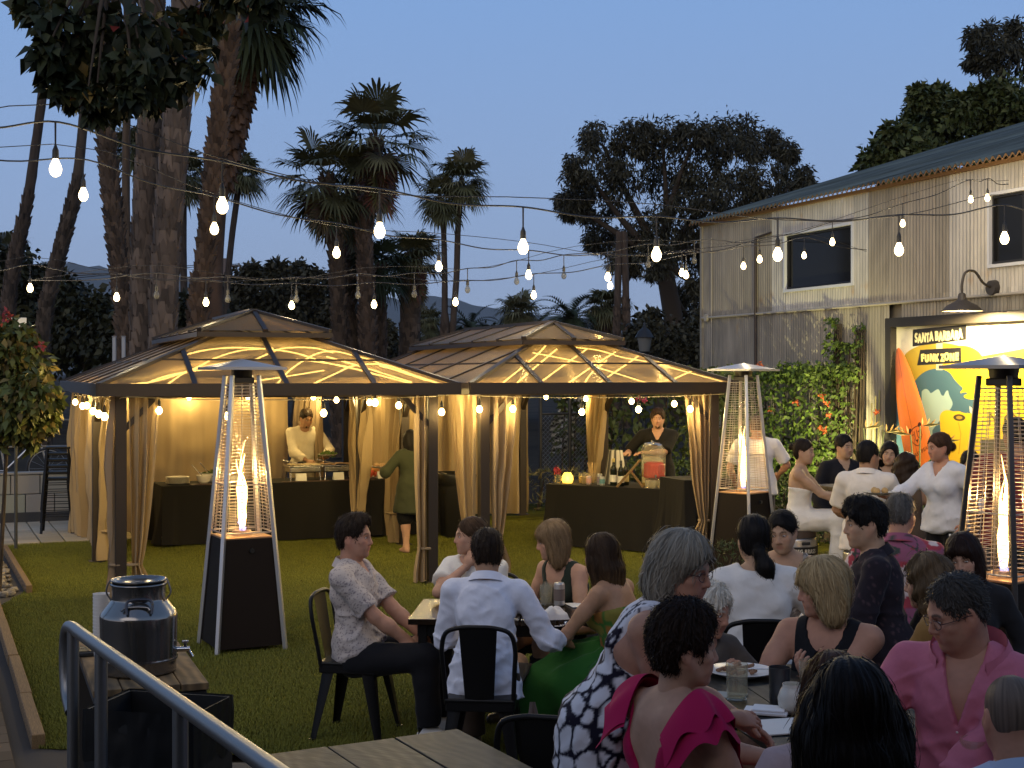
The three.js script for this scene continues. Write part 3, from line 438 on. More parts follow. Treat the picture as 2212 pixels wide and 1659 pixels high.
{
  const s = new THREE.Shape(lawnPts.map((p) => new THREE.Vector2(p[0], -p[1]))), g = new THREE.ShapeGeometry(s).rotateX(-PI / 2); const uv = g.attributes.uv, ps = g.attributes.position; for (let i = 0; i < uv.count; i++) uv.setXY(i, ps.getX(i), ps.getZ(i));
  const t = tex(512, 512, (u, v, i, j) => { const n = tfbm(u, v, 10, 5, 2), m = hash3(i, j, 5), k = 0.75 + 0.35 * n + 0.35 * (m - 0.5); return [104 * k, 104 * k, 28 * k]; });
  const b = tex(256, 256, (u, v, i, j) => { const m = 255 * hash3(i, j, 9); return [m, m, m]; }, false);
  struct('lawn', g, new THREE.MeshPhysicalMaterial({ specularIntensity: 0.1, map: rep(t, 0.55, 0.55), bumpMap: rep(b, 1.6, 1.6), bumpScale: 0.012, roughness: 0.95, side: THREE.DoubleSide }));
  // standing blades of the turf
  const f = new Faces(); for (let i = 0; i < 5; i++) { const a = i * 1.3, w = 0.0028, h = 0.018 + 0.008 * (i % 3) / 2, l = 0.012; const x = cos(a * 2.1) * 0.01, z = sin(a * 2.1) * 0.01; const p = f.v(V(x - w * cos(a), 0, z - w * sin(a))), q = f.v(V(x + w * cos(a), 0, z + w * sin(a))), r = f.v(V(x + l * sin(a), h, z - l * cos(a))); f.ix.push(p, q, r); }
  const inside = (x, z) => { let c = false; for (let i = 0, j = lawnPts.length - 1; i < lawnPts.length; j = i++) { const [xi, zi] = lawnPts[i], [xj, zj] = lawnPts[j]; if (zi > z !== zj > z && x < (xj - xi) * (z - zi) / (zj - zi) + xi) c = !c; } return c; };
  const N = 215000, im = new THREE.InstancedMesh(f.geo(), std(1, 1, 1, 0.8), N), m = M4(), c = new THREE.Color(); let n = 0; const r = rngOf(77);
  while (n < N) { const Z = 7.3 + 13 * pow(r(), 1.35), x = -6.4 + 8.6 * r(); if (!inside(x, -Z)) continue; const q = 0.8 + 0.5 * r() + 0.14 * noise3(x * 1.3, Z * 1.3, 4); m.makeRotationY(r() * 6.3).setPosition(x, 0, -Z); im.setMatrixAt(n, m); im.setColorAt(n++, c.setRGB(0.14 * q, 0.145 * q, 0.014 * q)); }
  im.name = 'grass'; scene.add(im); tag(im, 'short green artificial grass of the lawn round the gazebos', 'grass', null, 'stuff'); im.receiveShadow = true;
}
// paving: brick by brick where it can be told apart
{
  const pav = struct('paving', bx(14, 0.04, 30, -9.2, -0.025, -14), std(0.04, 0.033, 0.026, 0.95)); pav.rotation.y = 0;
  const mats = [0, 1, 2, 3].map((i) => phys(0.085 + 0.018 * i, 0.066 + 0.013 * i, 0.045 + 0.009 * i, 0.95, { specularIntensity: 0.15, bumpMap: rep(dirtT, 1, 1), bumpScale: 0.004 })), gs = [0, 1, 2].map((i) => bx(0.196, 0.05, 0.096, 0, 0, 0, 0.006));
  const put = (u, v, L, W, mats2) => { const p = V(-2.72, 0, -7.98).addScaledVector(AL, -u).addScaledVector(AC, -v); const m = part('brick', gs[0], mats2[floor(rnd() * mats2.length)], pav); m.scale.set(L / 0.2, 1, W / 0.1); m.position.set(p.x, 0.0 + 0.004 * rnd(), p.z); m.rotation.y = Math.atan2(-AL.z, AL.x) + R((rnd() - 0.5) * 1.2); };
  for (let i = -9; i < 15; i++) for (let j = 0; j < 9; j++) { if (i < 0 && false) continue; put(i * 0.2 + (j % 2) * 0.1, 0.2 + j * 0.1, 0.2, 0.1, mats); }
  const pale = [0, 1, 2].map((i) => std(0.32 + 0.05 * i, 0.28 + 0.04 * i, 0.2 + 0.03 * i, 0.9));
  for (let i = 0; i < 9; i++) for (let j = 0; j < 9; j++) { const p = V(-6.9 + i * 0.0, 0, -19.4).addScaledVector(AC, i * 0.3 - 0.6).addScaledVector(AL, j * 0.3 - 0.5); const m = part('brick', gs[1], pale[floor(rnd() * 3)], pav); m.scale.set(1.47, 0.9, 2.95); m.position.set(p.x, -0.002 + 0.004 * rnd(), p.z); m.rotation.y = Math.atan2(-AL.z, AL.x); }
  const front = struct('patio', bx(16, 0.06, 9, 6.2, -0.034, -3.2), std(0.07, 0.063, 0.055, 0.9)); front.name = 'patio';
  // gravel bed and the timber edging
  const bed = [], r = rngOf(5); const gc = V(-5.95, 0, -14.9);
  for (let i = 0; i < 900; i++) { const p = gc.clone().addScaledVector(AL, (r() - 0.5) * 3.2 + 0.2).addScaledVector(AC, (r() - 0.62) * 1.3); const s = 0.02 + 0.035 * r(), g = new THREE.IcosahedronGeometry(s, 0); g.scale(1, 0.7, 1.2).rotateY(r() * 6).translate(p.x, 0.012, p.z); const q = 0.4 + r() * 1.0; g.setAttribute('color', new THREE.Float32BufferAttribute(Array(g.attributes.position.count).fill([0.2 * q, 0.17 * q, 0.13 * q]).flat(), 3)); bed.push(g); }
  tag(part('gravel', bed, std(1, 1, 1, 0.9, { vertexColors: true })), 'bed of brown pebbles inside the timber edging', 'gravel', null, 'stuff');
}
const woodT = tex(256, 256, (u, v) => { const n = tfbm(u, v, 4, 3, 1), g = 0.75 + 0.35 * sin((u * 14 + n * 1.6) * 2 * PI) * 0.35 + 0.3 * tfbm(u, v, 22, 3, 4) * 0.6; return [168 * g, 138 * g, 98 * g]; });
const boardMat = std(0.8, 0.74, 0.6, 0.85, { map: rep(woodT, 1, 1), bumpMap: rep(woodT, 1, 1), bumpScale: 0.004 });
{
  const e = thing('timber_edging', 'weathered pale timber boards edging the left side of the lawn', 'edging', [-2.72, 0, -7.98]);
  let u = 0; for (const L of [1.15, 1.3, 1.6, 1.25]) { const a = AL.clone().multiplyScalar(-u - 0.01), b = AL.clone().multiplyScalar(-u - L); const g = bar(a, b, 0.075, 0.09, 0.008); g.translate((rnd() - 0.5) * 0.02, 0.03 + rnd() * 0.012, 0); part('board', g, boardMat, e); u += L; }
  const e2 = thing('timber_edging', 'short timber board between the pebble bed and the lawn corner', 'edging', onGround(63, 1282)); const q = onGround(11, 1192).sub(onGround(63, 1282)); part('board', bar(V(0, 0.03, 0), q.clone().setY(0.03), 0.06, 0.1, 0.008), boardMat, e2);
}
// ---------- far hills ----------
{
  const Z = 4200, prof = [[-300, 650], [60, 630], [110, 598], [150, 562], [185, 575], [215, 572], [260, 592], [330, 600], [400, 598], [450, 608], [470, 612], [520, 625], [620, 640], [760, 648], [830, 640], [880, 652], [930, 638], [975, 645], [1040, 662], [1150, 680], [1300, 690], [1700, 700], [2600, 690]];
  const h = (x) => { for (let i = 1; i < prof.length; i++) if (x <= prof[i][0]) { const [a, b] = prof[i - 1], [c, d] = prof[i]; return lerp(b, d, (x - a) / (c - a)); } return 700; };
  const g = grid(220, 14, (u, v) => { const x = lerp(-300, 2600, u), p = at(x, h(x) + 3 * noise3(u * 90, 0, 1), Z), y = p.y * v; return [p.x, y + 26 * fbm(u * 40, v * 5, 2) * sin(v * PI), p.z + 700 * (1 - v) + 160 * fbm(u * 30, v * 4, 5) * (1 - v) * v * 4]; });
  struct('mountains', g, std(0.075, 0.085, 0.075, 0.95));
}
// ---------- foliage ----------
const leafMat = phys(1, 1, 1, 0.55, { vertexColors: true, specularIntensity: 0.4 });
const barkT = tex(256, 256, (u, v) => { const n = tfbm(u, v, 7, 5, 8), g = 0.7 + 0.5 * n; return [150 * g, 132 * g, 112 * g]; });
const barkMat = std(0.34, 0.31, 0.27, 0.95, { map: rep(barkT, 2, 3), bumpMap: rep(barkT, 2, 3), bumpScale: 0.02 });
function leaf(f, p, d, n, L, W, col, bend = 0.25) {   // a pointed leaf of two folded halves
  const s = V().crossVectors(d, n).normalize(), c = [0, 1, 2].map((i) => col[i]);
  const q = (a, b, h) => f.v(p.clone().addScaledVector(d, a * L).addScaledVector(s, b * W).addScaledVector(n, h * L), c);
  const a = q(0, 0, 0), b = q(0.45, 0.5, 0.06), e = q(0.45, -0.5, 0.06), m = q(0.5, 0, 0), t = q(1, 0, -bend);
  f.ix.push(a, m, b, b, m, t, a, e, m, e, t, m);
}
const rdir = (r) => { const z = r() * 2 - 1, a = r() * 2 * PI, q = sqrt(1 - z * z); return V(q * cos(a), z, q * sin(a)); };
// clumps of leaves: each clump [centre, radius]; leaves sit near the outside of each clump
function leaves(f, clumps, per, L, W, cols, r, droop = 0.5, shell = 0.5) {
  for (const [c, rad, sq = 0.8, k = 1] of clumps) for (let i = 0; i < per * k; i++) {
    const o = rdir(r).multiplyScalar(rad * pow(shell + (1 - shell) * r(), 0.7) * (0.75 + 0.5 * r())); o.y *= sq; const p = c.clone().add(o), d = rdir(r).addScaledVector(o.clone().normalize(), 0.6).add(V(0, -droop, 0)).normalize();
    const n = rdir(r).add(V(0, 0.8, 0)); n.addScaledVector(d, -n.dot(d)).normalize(); const q = cols[floor(r() * cols.length)], w = 0.65 + 0.7 * r(), s = 0.7 + 0.6 * r(); leaf(f, p, d, n, L * s, W * s, q.map((v) => v * w));
  }
}
function limbs(root, clumps, r0, r, wob = 0.12) {   // branches from the trunk's head to each clump
  return clumps.filter((_, i) => i % 2 === 0).map(([c]) => { const L = root.distanceTo(c), m = root.clone().lerp(c, 0.5).add(rdir(r).multiplyScalar(L * wob)).add(V(0, -L * 0.06, 0)); return tube([root.clone(), m, c.clone()], 1, 10, 5).clone ? taper(root, m, c, r0, r0 * 0.22) : null; });
}
function taper(a, b, c, r0, r1, n = 10, k = 6) {
  const cv = new THREE.QuadraticBezierCurve3(a, b, c), P = [], ix = []; const fr = cv.computeFrenetFrames(n, false);
  for (let i = 0; i <= n; i++) { const p = cv.getPoint(i / n), rr = lerp(r0, r1, i / n); for (let j = 0; j < k; j++) { const t = j / k * 2 * PI, q = p.clone().addScaledVector(fr.normals[i], cos(t) * rr).addScaledVector(fr.binormals[i], sin(t) * rr); P.push(q.x, q.y, q.z); } }
  for (let i = 0; i < n; i++) for (let j = 0; j < k; j++) { const p = i * k + j, q = i * k + (j + 1) % k; ix.push(p, p + k, q, q, p + k, q + k); }
  const g = new THREE.BufferGeometry(); g.setAttribute('position', new THREE.Float32BufferAttribute(P, 3)); g.setIndex(ix); g.computeVertexNormals(); return g;
}
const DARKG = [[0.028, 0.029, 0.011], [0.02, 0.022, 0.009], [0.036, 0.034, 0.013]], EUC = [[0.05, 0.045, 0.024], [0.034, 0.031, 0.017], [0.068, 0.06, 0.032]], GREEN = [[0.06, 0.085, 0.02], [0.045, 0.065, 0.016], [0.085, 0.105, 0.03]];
// a broad tree given by its clumps in the picture [x, y, radius] at a depth
function tree(label, Z, base, clumps, o = {}) {
  const r = rngOf(o.seed ?? floor(Z * 7 + base[0])), b = at(base[0], HZ, Z).setY(0), t = thing(o.name ?? 'tree', label, o.cat ?? 'tree', b, 0, o.group), k = Z / FOCAL, cl = clumps.map(([x, y, q, d = 0]) => [at(x, y, Z + (r() - 0.5) * (o.deep ?? 3) + d).sub(b), q * k, o.sq ?? 0.85]);
  const extra = []; for (const [c, q] of cl) for (let i = 0; i < (o.sub ?? 3); i++) extra.push([c.clone().add(rdir(r).multiplyScalar(q * 0.75)), q * (0.35 + 0.3 * r()), 0.9, 0.45]);
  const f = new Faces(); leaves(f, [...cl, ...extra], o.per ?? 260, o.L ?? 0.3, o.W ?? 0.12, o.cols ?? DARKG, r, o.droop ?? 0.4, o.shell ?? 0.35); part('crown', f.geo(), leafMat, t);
  const head = o.head ? at(...o.head, Z).sub(b) : V(0, cl.reduce((s, c) => s + c[0].y, 0) / cl.length * 0.55, 0), tr = o.tr ?? 0.3;
  part('trunk', [taper(V(0, 0, 0), head.clone().multiplyScalar(0.5).add(V(tr * 0.8, 0, 0)), head, tr, tr * 0.7, 14, 9), ...limbs(head, cl, tr * 0.45, r)], barkMat, t); return t;
}
function hedgeRow(name, label, cat, boxes, per, L, W, cols, o = {}) {   // leafy mass filling the given boxes [centre, half size]
  const r = rngOf(o.seed ?? 3), t = thing(name, label, cat, [0, 0, 0], 0, o.group), c0 = boxes[0][0].clone().setY(0); t.position.copy(c0); const f = new Faces();
  for (const [c, h, ry = 0] of boxes) { const n = floor(per * (h.x * h.y * 4 + h.z * h.x * 4)); for (let i = 0; i < n; i++) { const p = V((r() * 2 - 1) * h.x, (r() * 2 - 1) * h.y, (r() * 2 - 1) * h.z); const fc = floor(r() * 3); if (fc === 0) p.z = h.z * (0.8 + 0.3 * r()); else if (fc === 1) p.y = h.y * (0.85 + 0.25 * r()); p.applyAxisAngle(V(0, 1, 0), ry).add(c).sub(c0); const wv = o.wave ? o.wave * noise3(p.x * 1.3, p.y * 1.3, p.z * 1.3) : 0; p.addScaledVector(V(sin(ry), 0, cos(ry)), wv); const d = rdir(r).add(V(0, -(o.droop ?? 0.3), 0)).normalize(), nn = rdir(r).add(V(0, 0.6, 0.5)); nn.addScaledVector(d, -nn.dot(d)).normalize(); const q = cols[floor(r() * cols.length)], w = 0.65 + 0.7 * r(), s = 0.7 + 0.6 * r(); leaf(f, p, d, nn, L * s, W * s, q.map((v) => v * w)); } }
  part('foliage', f.geo(), leafMat, t);
  const core = boxes.map(([c, h, ry = 0]) => { const n = 5, st = []; for (let i = 0; i < n; i++) { const x = lerp(-h.x, h.x, (i + 0.5) / n) * 0.9; const a = V(x, -c.y, -h.z * 0.2).applyAxisAngle(V(0, 1, 0), ry).add(c).sub(c0), b = V(x + 0.1, h.y * 0.6, -h.z * 0.2).applyAxisAngle(V(0, 1, 0), ry).add(c).sub(c0); st.push(rod(a, b, 0.03, 0.012, 6)); } return st; }).flat();
  part('stem', core, barkMat, t); return t;
}
// ---------- palms ----------
function fan(f, o, dir, pet, rad, col, r, droop = 1) {   // a fan leaf: stalk and folded blades with hanging tips
  const up = V(0, 1, 0), side = V().crossVectors(dir, up); if (side.lengthSq() < 1e-4) side.set(1, 0, 0); side.normalize(); const nn = V().crossVectors(side, dir).normalize();
  const hub = o.clone().addScaledVector(dir, pet).add(V(0, -0.12 * pet * droop, 0)), w = 0.02; let a = f.v(o.clone().addScaledVector(side, w), col), b = f.v(o.clone().addScaledVector(side, -w), col), c = f.v(hub.clone().addScaledVector(side, w), col), d = f.v(hub.clone().addScaledVector(side, -w), col); f.ix.push(a, b, d, a, d, c);
  const n = 21; for (let i = 0; i < n; i++) {
    const t = (i / (n - 1) - 0.5) * 2, ang = t * 1.95, q = dir.clone().multiplyScalar(cos(ang)).addScaledVector(side, sin(ang)).addScaledVector(nn, 0.25 * abs(t)).normalize(), L = rad * (1 - 0.25 * abs(t)) * (0.85 + 0.3 * r()), wd = L * 0.05; const s2 = V().crossVectors(q, nn).normalize();
    const m = hub.clone().addScaledVector(q, L * 0.55), e = hub.clone().addScaledVector(q, L * 0.86).add(V(0, -0.22 * L * droop * (0.5 + r()), 0)), e2 = e.clone().addScaledVector(q, L * 0.12).add(V(0, -0.2 * L * droop, 0)), k = 0.75 + 0.5 * r(), cc = col.map((v) => v * k);
    const p0 = f.v(hub, cc), p1 = f.v(m.clone().addScaledVector(s2, wd), cc), p2 = f.v(m.clone().addScaledVector(s2, -wd), cc), p3 = f.v(e.clone().addScaledVector(s2, wd * 0.4), cc), p4 = f.v(e.clone().addScaledVector(s2, -wd * 0.4), cc), p5 = f.v(e2, cc); f.ix.push(p0, p2, p1, p1, p2, p4, p1, p4, p3, p3, p4, p5);
  }
}
function feather(f, o, dir, L, col, r) {   // a date palm frond: an arched rib with leaflets
  const side = V().crossVectors(dir, V(0, 1, 0)).normalize(); let p = o.clone(), d = dir.clone(); const n = 16;
  for (let i = 0; i < n; i++) { const q = p.clone().addScaledVector(d, L / n); for (const s of [-1, 1]) { const ll = L * 0.2 * sin((i + 2) / (n + 2) * PI), ld = side.clone().multiplyScalar(s).addScaledVector(d, 0.7).add(V(0, 0.25, 0)).normalize(), k = 0.75 + 0.5 * r(), cc = col.map((v) => v * k); const a = f.v(p, cc), b = f.v(q, cc), c = f.v(p.clone().addScaledVector(ld, ll), cc); f.ix.push(a, b, c); } p = q; d = d.clone().add(V(0, -0.11, 0)).normalize(); }
}
function palm(label, Z, pts, r0, r1, o = {}) {   // pts: the trunk's line in the picture, from the ground up
  const r = rngOf(floor(pts[0][0] * 3 + pts.length + Z)), g0 = at(pts[0][0], HZ, Z).setY(0), P = [V(0, 0, 0), ...pts.map(([x, y, dz = 0]) => at(x, y, Z + dz).sub(g0))];
  const t = thing('palm_tree', label, 'palm tree', g0, 0, o.group), cv = new THREE.CatmullRomCurve3(P, false, 'centripetal'), L = cv.getLength(), n = Math.ceil(L / 0.25), k = 14, fr = cv.computeFrenetFrames(n, false), pos = [], col = [], ix = [];
  const rad = (u) => { const base = lerp(r0, r1, u); return o.shag ? base * (u > o.shag[0] && u < o.shag[1] ? (o.shag[2] ?? 1.6) : 1) : base; };
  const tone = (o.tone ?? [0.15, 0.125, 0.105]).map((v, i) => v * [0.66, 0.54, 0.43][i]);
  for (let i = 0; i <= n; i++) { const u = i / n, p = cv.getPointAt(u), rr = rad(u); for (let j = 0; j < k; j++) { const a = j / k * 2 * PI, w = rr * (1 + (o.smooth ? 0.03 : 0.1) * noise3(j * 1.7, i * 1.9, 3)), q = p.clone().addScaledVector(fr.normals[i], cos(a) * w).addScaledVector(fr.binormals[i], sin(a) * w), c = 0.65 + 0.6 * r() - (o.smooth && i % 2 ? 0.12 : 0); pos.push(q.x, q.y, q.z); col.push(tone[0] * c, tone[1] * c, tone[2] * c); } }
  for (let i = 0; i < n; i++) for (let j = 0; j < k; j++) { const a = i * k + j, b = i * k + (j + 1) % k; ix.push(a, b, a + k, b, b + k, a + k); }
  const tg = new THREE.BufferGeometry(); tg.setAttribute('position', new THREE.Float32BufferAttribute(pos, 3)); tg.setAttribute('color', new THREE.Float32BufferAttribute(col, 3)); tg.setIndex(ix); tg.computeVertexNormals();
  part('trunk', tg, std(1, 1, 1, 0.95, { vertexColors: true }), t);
  const boots = o.boots ?? (o.smooth ? null : [0, 1]);
  if (boots) {   // old leaf bases, split and standing out from the trunk in rising spirals
    const f = new Faces(), step = o.bootStep ?? 0.13, turns = floor(L * (boots[1] - boots[0]) / step);
    for (let i = 0; i < turns; i++) for (let j = 0; j < 7; j++) {
      const u = boots[0] + (boots[1] - boots[0]) * (i + r() * 0.5) / turns; if (u > 1) continue; const p = cv.getPointAt(clamp(u, 0, 1)), id = clamp(floor(u * n), 0, n), a = (j / 7 + i * 0.37 / 2) * 2 * PI + r() * 0.2, rr = rad(u), nn = fr.normals[id].clone().multiplyScalar(cos(a)).addScaledVector(fr.binormals[id], sin(a)), tn = fr.tangents[id], s = V().crossVectors(nn, tn).normalize(), hgt = step * (1.25 + 0.6 * r()), w = rr * 0.4, out = (o.bootOut ?? 0.3) * rr * (0.5 + 0.9 * r());
      const c = (0.4 + 1.2 * r()), cc = tone.map((v) => v * c), q = (x, y, z) => f.v(p.clone().addScaledVector(s, x).addScaledVector(tn, y).addScaledVector(nn, rr * 0.93 + z), cc), dn = o.bootDown ? -1 : 1;
      const A = q(-w, 0, 0), B = q(w, 0, 0), D = q(-w * 0.55, dn * hgt, out), E = q(w * 0.55, dn * hgt, out), G = q(-w * 0.5, dn * hgt, 0), H = q(w * 0.5, dn * hgt, 0), T1 = q(-w * 0.75, dn * hgt * 1.25, out * 1.1), T2 = q(w * 0.75, dn * hgt * 1.2, out * 1.1); f.ix.push(A, B, E, A, E, D, D, E, H, D, H, G, A, D, G, B, H, E, D, T1, G, E, H, T2);
    }
    part('leaf_base', f.geo(), std(1, 1, 1, 0.95, { vertexColors: true }), t);
  }
  const top = P[P.length - 1], cr = o.crown;
  if (cr) {
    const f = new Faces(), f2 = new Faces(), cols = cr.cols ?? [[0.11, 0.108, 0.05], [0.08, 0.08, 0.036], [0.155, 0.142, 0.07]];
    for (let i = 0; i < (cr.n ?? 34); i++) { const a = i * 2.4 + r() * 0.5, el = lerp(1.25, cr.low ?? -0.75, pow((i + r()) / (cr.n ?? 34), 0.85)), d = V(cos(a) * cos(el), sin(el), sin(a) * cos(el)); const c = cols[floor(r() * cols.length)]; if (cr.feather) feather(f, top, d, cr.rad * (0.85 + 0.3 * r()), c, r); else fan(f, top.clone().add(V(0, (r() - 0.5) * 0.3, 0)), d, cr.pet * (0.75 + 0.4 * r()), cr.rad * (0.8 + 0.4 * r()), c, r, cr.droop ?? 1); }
    part('crown', f.geo(), leafMat, t);
    if (cr.skirt) { for (let i = 0; i < (cr.skirtN ?? 40); i++) { const a = r() * 6.28, hh = r() * cr.skirt, el = -1.25 - 0.25 * r(), d = V(cos(a) * cos(el), sin(el), sin(a) * cos(el)), c = [0.13, 0.095, 0.06].map((v) => v * (0.5 + 0.8 * r())); fan(f2, top.clone().add(V(cos(a) * 0.1, -hh, sin(a) * 0.1)), d, cr.pet * 0.45, cr.rad * 0.75, c, r, 0.4); } part('dead_frond', f2.geo(), leafMat, t); }
  }
  return t;
}
// ---------- the far planting ----------
const farG = 'dark trees closing the view behind the left gazebo';
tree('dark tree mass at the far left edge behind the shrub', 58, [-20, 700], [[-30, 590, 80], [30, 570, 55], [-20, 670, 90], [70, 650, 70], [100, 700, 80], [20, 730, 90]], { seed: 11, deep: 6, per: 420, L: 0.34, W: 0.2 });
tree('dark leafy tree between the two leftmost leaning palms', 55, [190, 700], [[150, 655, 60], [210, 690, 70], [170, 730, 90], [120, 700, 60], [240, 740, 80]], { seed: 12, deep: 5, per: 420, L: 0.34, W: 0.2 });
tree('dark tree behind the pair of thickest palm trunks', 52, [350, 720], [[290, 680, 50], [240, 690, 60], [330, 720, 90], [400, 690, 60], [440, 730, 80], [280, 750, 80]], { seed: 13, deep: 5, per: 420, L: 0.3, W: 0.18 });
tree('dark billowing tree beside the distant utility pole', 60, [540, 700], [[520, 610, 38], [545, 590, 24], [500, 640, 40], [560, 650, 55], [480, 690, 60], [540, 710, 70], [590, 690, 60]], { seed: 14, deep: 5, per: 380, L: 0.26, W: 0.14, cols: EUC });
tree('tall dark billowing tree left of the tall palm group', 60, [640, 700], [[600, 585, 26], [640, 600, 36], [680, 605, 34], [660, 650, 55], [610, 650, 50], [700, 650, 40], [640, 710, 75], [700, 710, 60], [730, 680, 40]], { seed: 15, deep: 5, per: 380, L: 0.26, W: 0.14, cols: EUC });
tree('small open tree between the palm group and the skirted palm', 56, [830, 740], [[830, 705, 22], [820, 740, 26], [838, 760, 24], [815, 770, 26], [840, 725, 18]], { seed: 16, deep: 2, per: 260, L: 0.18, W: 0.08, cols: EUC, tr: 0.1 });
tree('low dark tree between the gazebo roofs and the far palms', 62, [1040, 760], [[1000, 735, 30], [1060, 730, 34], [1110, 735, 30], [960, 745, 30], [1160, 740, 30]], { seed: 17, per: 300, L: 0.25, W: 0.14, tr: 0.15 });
// the eucalyptus behind the gazebo and the barn
tree('big open eucalyptus with leaning limb beside the corrugated building', 62, [1470, 760], [[1300, 310, 50], [1375, 300, 46], [1265, 365, 46], [1235, 440, 34], [1225, 435, 22], [1290, 440, 56], [1300, 510, 42], [1345, 390, 56], [1430, 310, 52], [1440, 400, 60], [1505, 290, 44], [1510, 370, 60], [1585, 285, 48], [1590, 350, 56], [1550, 430, 62], [1650, 310, 44], [1655, 390, 52], [1700, 325, 26], [1722, 385, 34], [1745, 400, 20], [1640, 450, 46], [1470, 480, 60], [1390, 490, 56], [1350, 560, 36], [1420, 560, 46], [1510, 540, 56], [1570, 500, 50], [1480, 630, 44], [1500, 700, 50], [1450, 720, 46], [1520, 620, 40]],
  { seed: 21, deep: 8, per: 430, L: 0.27, W: 0.075, cols: EUC, droop: 1.1, sq: 0.95, sub: 6, head: [1430, 560], tr: 0.55, shell: 0.35 });
tree('tall dark tree cluster left of the barn corner behind the lantern', 50, [1420, 780], [[1400, 690, 30], [1380, 720, 34], [1440, 730, 46], [1490, 730, 50], [1500, 790, 60], [1420, 790, 50], [1350, 760, 40], [1530, 700, 40]], { seed: 22, per: 320, L: 0.22, W: 0.12, cols: EUC });
// trees behind the barn
tree('dense dark green tree rising over the barn roof at right', 46, [2140, 700], [[1905, 345, 45], [1945, 310, 50], [2000, 275, 55], [2060, 300, 80], [2120, 235, 60], [2190, 220, 70], [2150, 320, 90], [2010, 350, 70], [2240, 280, 80], [1960, 370, 50], [2020, 215, 36], [1990, 205, 25]], { seed: 23, deep: 4, per: 620, L: 0.26, W: 0.13, cols: [[0.07, 0.085, 0.022], [0.05, 0.062, 0.018], [0.095, 0.1, 0.03]], tr: 0.4 });
tree('eucalyptus top at the upper right above the dense tree', 60, [2170, 700], [[2110, 130, 26], [2105, 85, 26], [2140, 75, 32], [2175, 110, 40], [2200, 70, 30], [2150, 150, 30], [2215, 130, 40]], { seed: 24, deep: 3, per: 330, L: 0.3, W: 0.08, cols: EUC, droop: 0.9, tr: 0.25 });
// ---------- palms ----------
palm('leaning palm farthest left with rough lower and thin upper trunk', 40, [[20, 640], [62, 420], [75, 330], [98, 140], [112, -120]], 0.18, 0.11, { shag: [0, 0.45, 1.2], boots: [0, 0.5], tone: [0.1, 0.085, 0.075], crown: { n: 26, pet: 0.9, rad: 1.0, skirt: 0.6 }, bootStep: 0.18 });
palm('second leaning palm from the left, rough below thin above', 40, [[95, 700], [165, 400], [178, 280], [190, 150], [200, -90]], 0.18, 0.12, { shag: [0, 0.52, 1.2], boots: [0, 0.55], tone: [0.11, 0.095, 0.08], crown: { n: 26, pet: 0.9, rad: 1.0, skirt: 0.6 }, bootStep: 0.18 });
palm('rough barked palm left of the thick pair', 30, [[268, 690], [255, 560], [232, 330], [222, 200], [215, -100]], 0.17, 0.165, { tone: [0.13, 0.105, 0.085], bootOut: 0.45, crown: { n: 20, pet: 0.8, rad: 0.9 } });
palm('thin smooth palm trunk between the rough palm and thick pair', 33, [[276, 650], [272, 420], [274, 220], [276, -80]], 0.1, 0.09, { smooth: 1, tone: [0.2, 0.165, 0.13] });
palm('thick grey palm trunk, left one of the touching pair', 25, [[308, 720], [312, 500], [326, 230], [330, -150]], 0.225, 0.215, { tone: [0.16, 0.14, 0.125], bootOut: 0.16, bootStep: 0.2 });
palm('thick grey palm trunk, right one of the touching pair', 24.4, [[352, 720], [362, 500], [380, 280], [398, 40], [406, -150]], 0.25, 0.225, { tone: [0.18, 0.16, 0.145], bootOut: 0.16, bootStep: 0.2 });
palm('rough palm leaning right of the thick pair', 27, [[428, 690], [447, 520], [470, 300], [492, 100], [503, -140]], 0.165, 0.165, { tone: [0.18, 0.135, 0.1], bootOut: 0.45, crown: { n: 20, pet: 0.8, rad: 0.9 } });
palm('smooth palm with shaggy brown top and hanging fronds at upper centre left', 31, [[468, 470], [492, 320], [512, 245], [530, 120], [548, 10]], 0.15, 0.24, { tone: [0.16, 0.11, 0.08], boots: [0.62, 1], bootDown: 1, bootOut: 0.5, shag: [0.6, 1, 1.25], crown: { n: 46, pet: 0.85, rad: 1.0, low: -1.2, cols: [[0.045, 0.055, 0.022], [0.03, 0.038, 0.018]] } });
const slim = 'slim distant palms with round crowns';
palm('slim palm with full round crown right of the leaning rough palm', 52, [[489, 650], [500, 520], [512, 430], [520, 375]], 0.13, 0.11, { smooth: 1, tone: [0.1, 0.085, 0.075], crown: { n: 44, pet: 0.45, rad: 0.75, low: -1.0 } });
palm('slim palm half hidden behind the thick pair', 52, [[398, 690], [396, 520], [397, 430], [400, 380]], 0.14, 0.12, { smooth: 1, tone: [0.1, 0.085, 0.075], crown: { n: 44, pet: 0.5, rad: 0.75, low: -1.2 } });
palm('small palm whose crown shows left of the thick pair', 48, [[300, 690], [296, 420], [292, 315]], 0.12, 0.11, { smooth: 1, crown: { n: 30, pet: 0.5, rad: 0.8, low: -1 } });
palm('left palm of the tall central group, its crown lower', 36, [[733, 760], [730, 620], [722, 500], [706, 385]], 0.2, 0.17, { tone: [0.12, 0.095, 0.075], bootOut: 0.35, crown: { n: 27, pet: 0.85, rad: 0.9, low: -0.9, droop: 0.75, skirt: 0.7, skirtN: 24 } });
palm('tallest palm of the central group with upright fronds', 36, [[795, 760], [792, 620], [788, 500], [800, 380], [814, 300]], 0.21, 0.17, { tone: [0.13, 0.1, 0.08], bootOut: 0.4, crown: { n: 28, pet: 0.95, rad: 0.92, low: -0.8, droop: 0.75, skirt: 1.1, skirtN: 40 } });
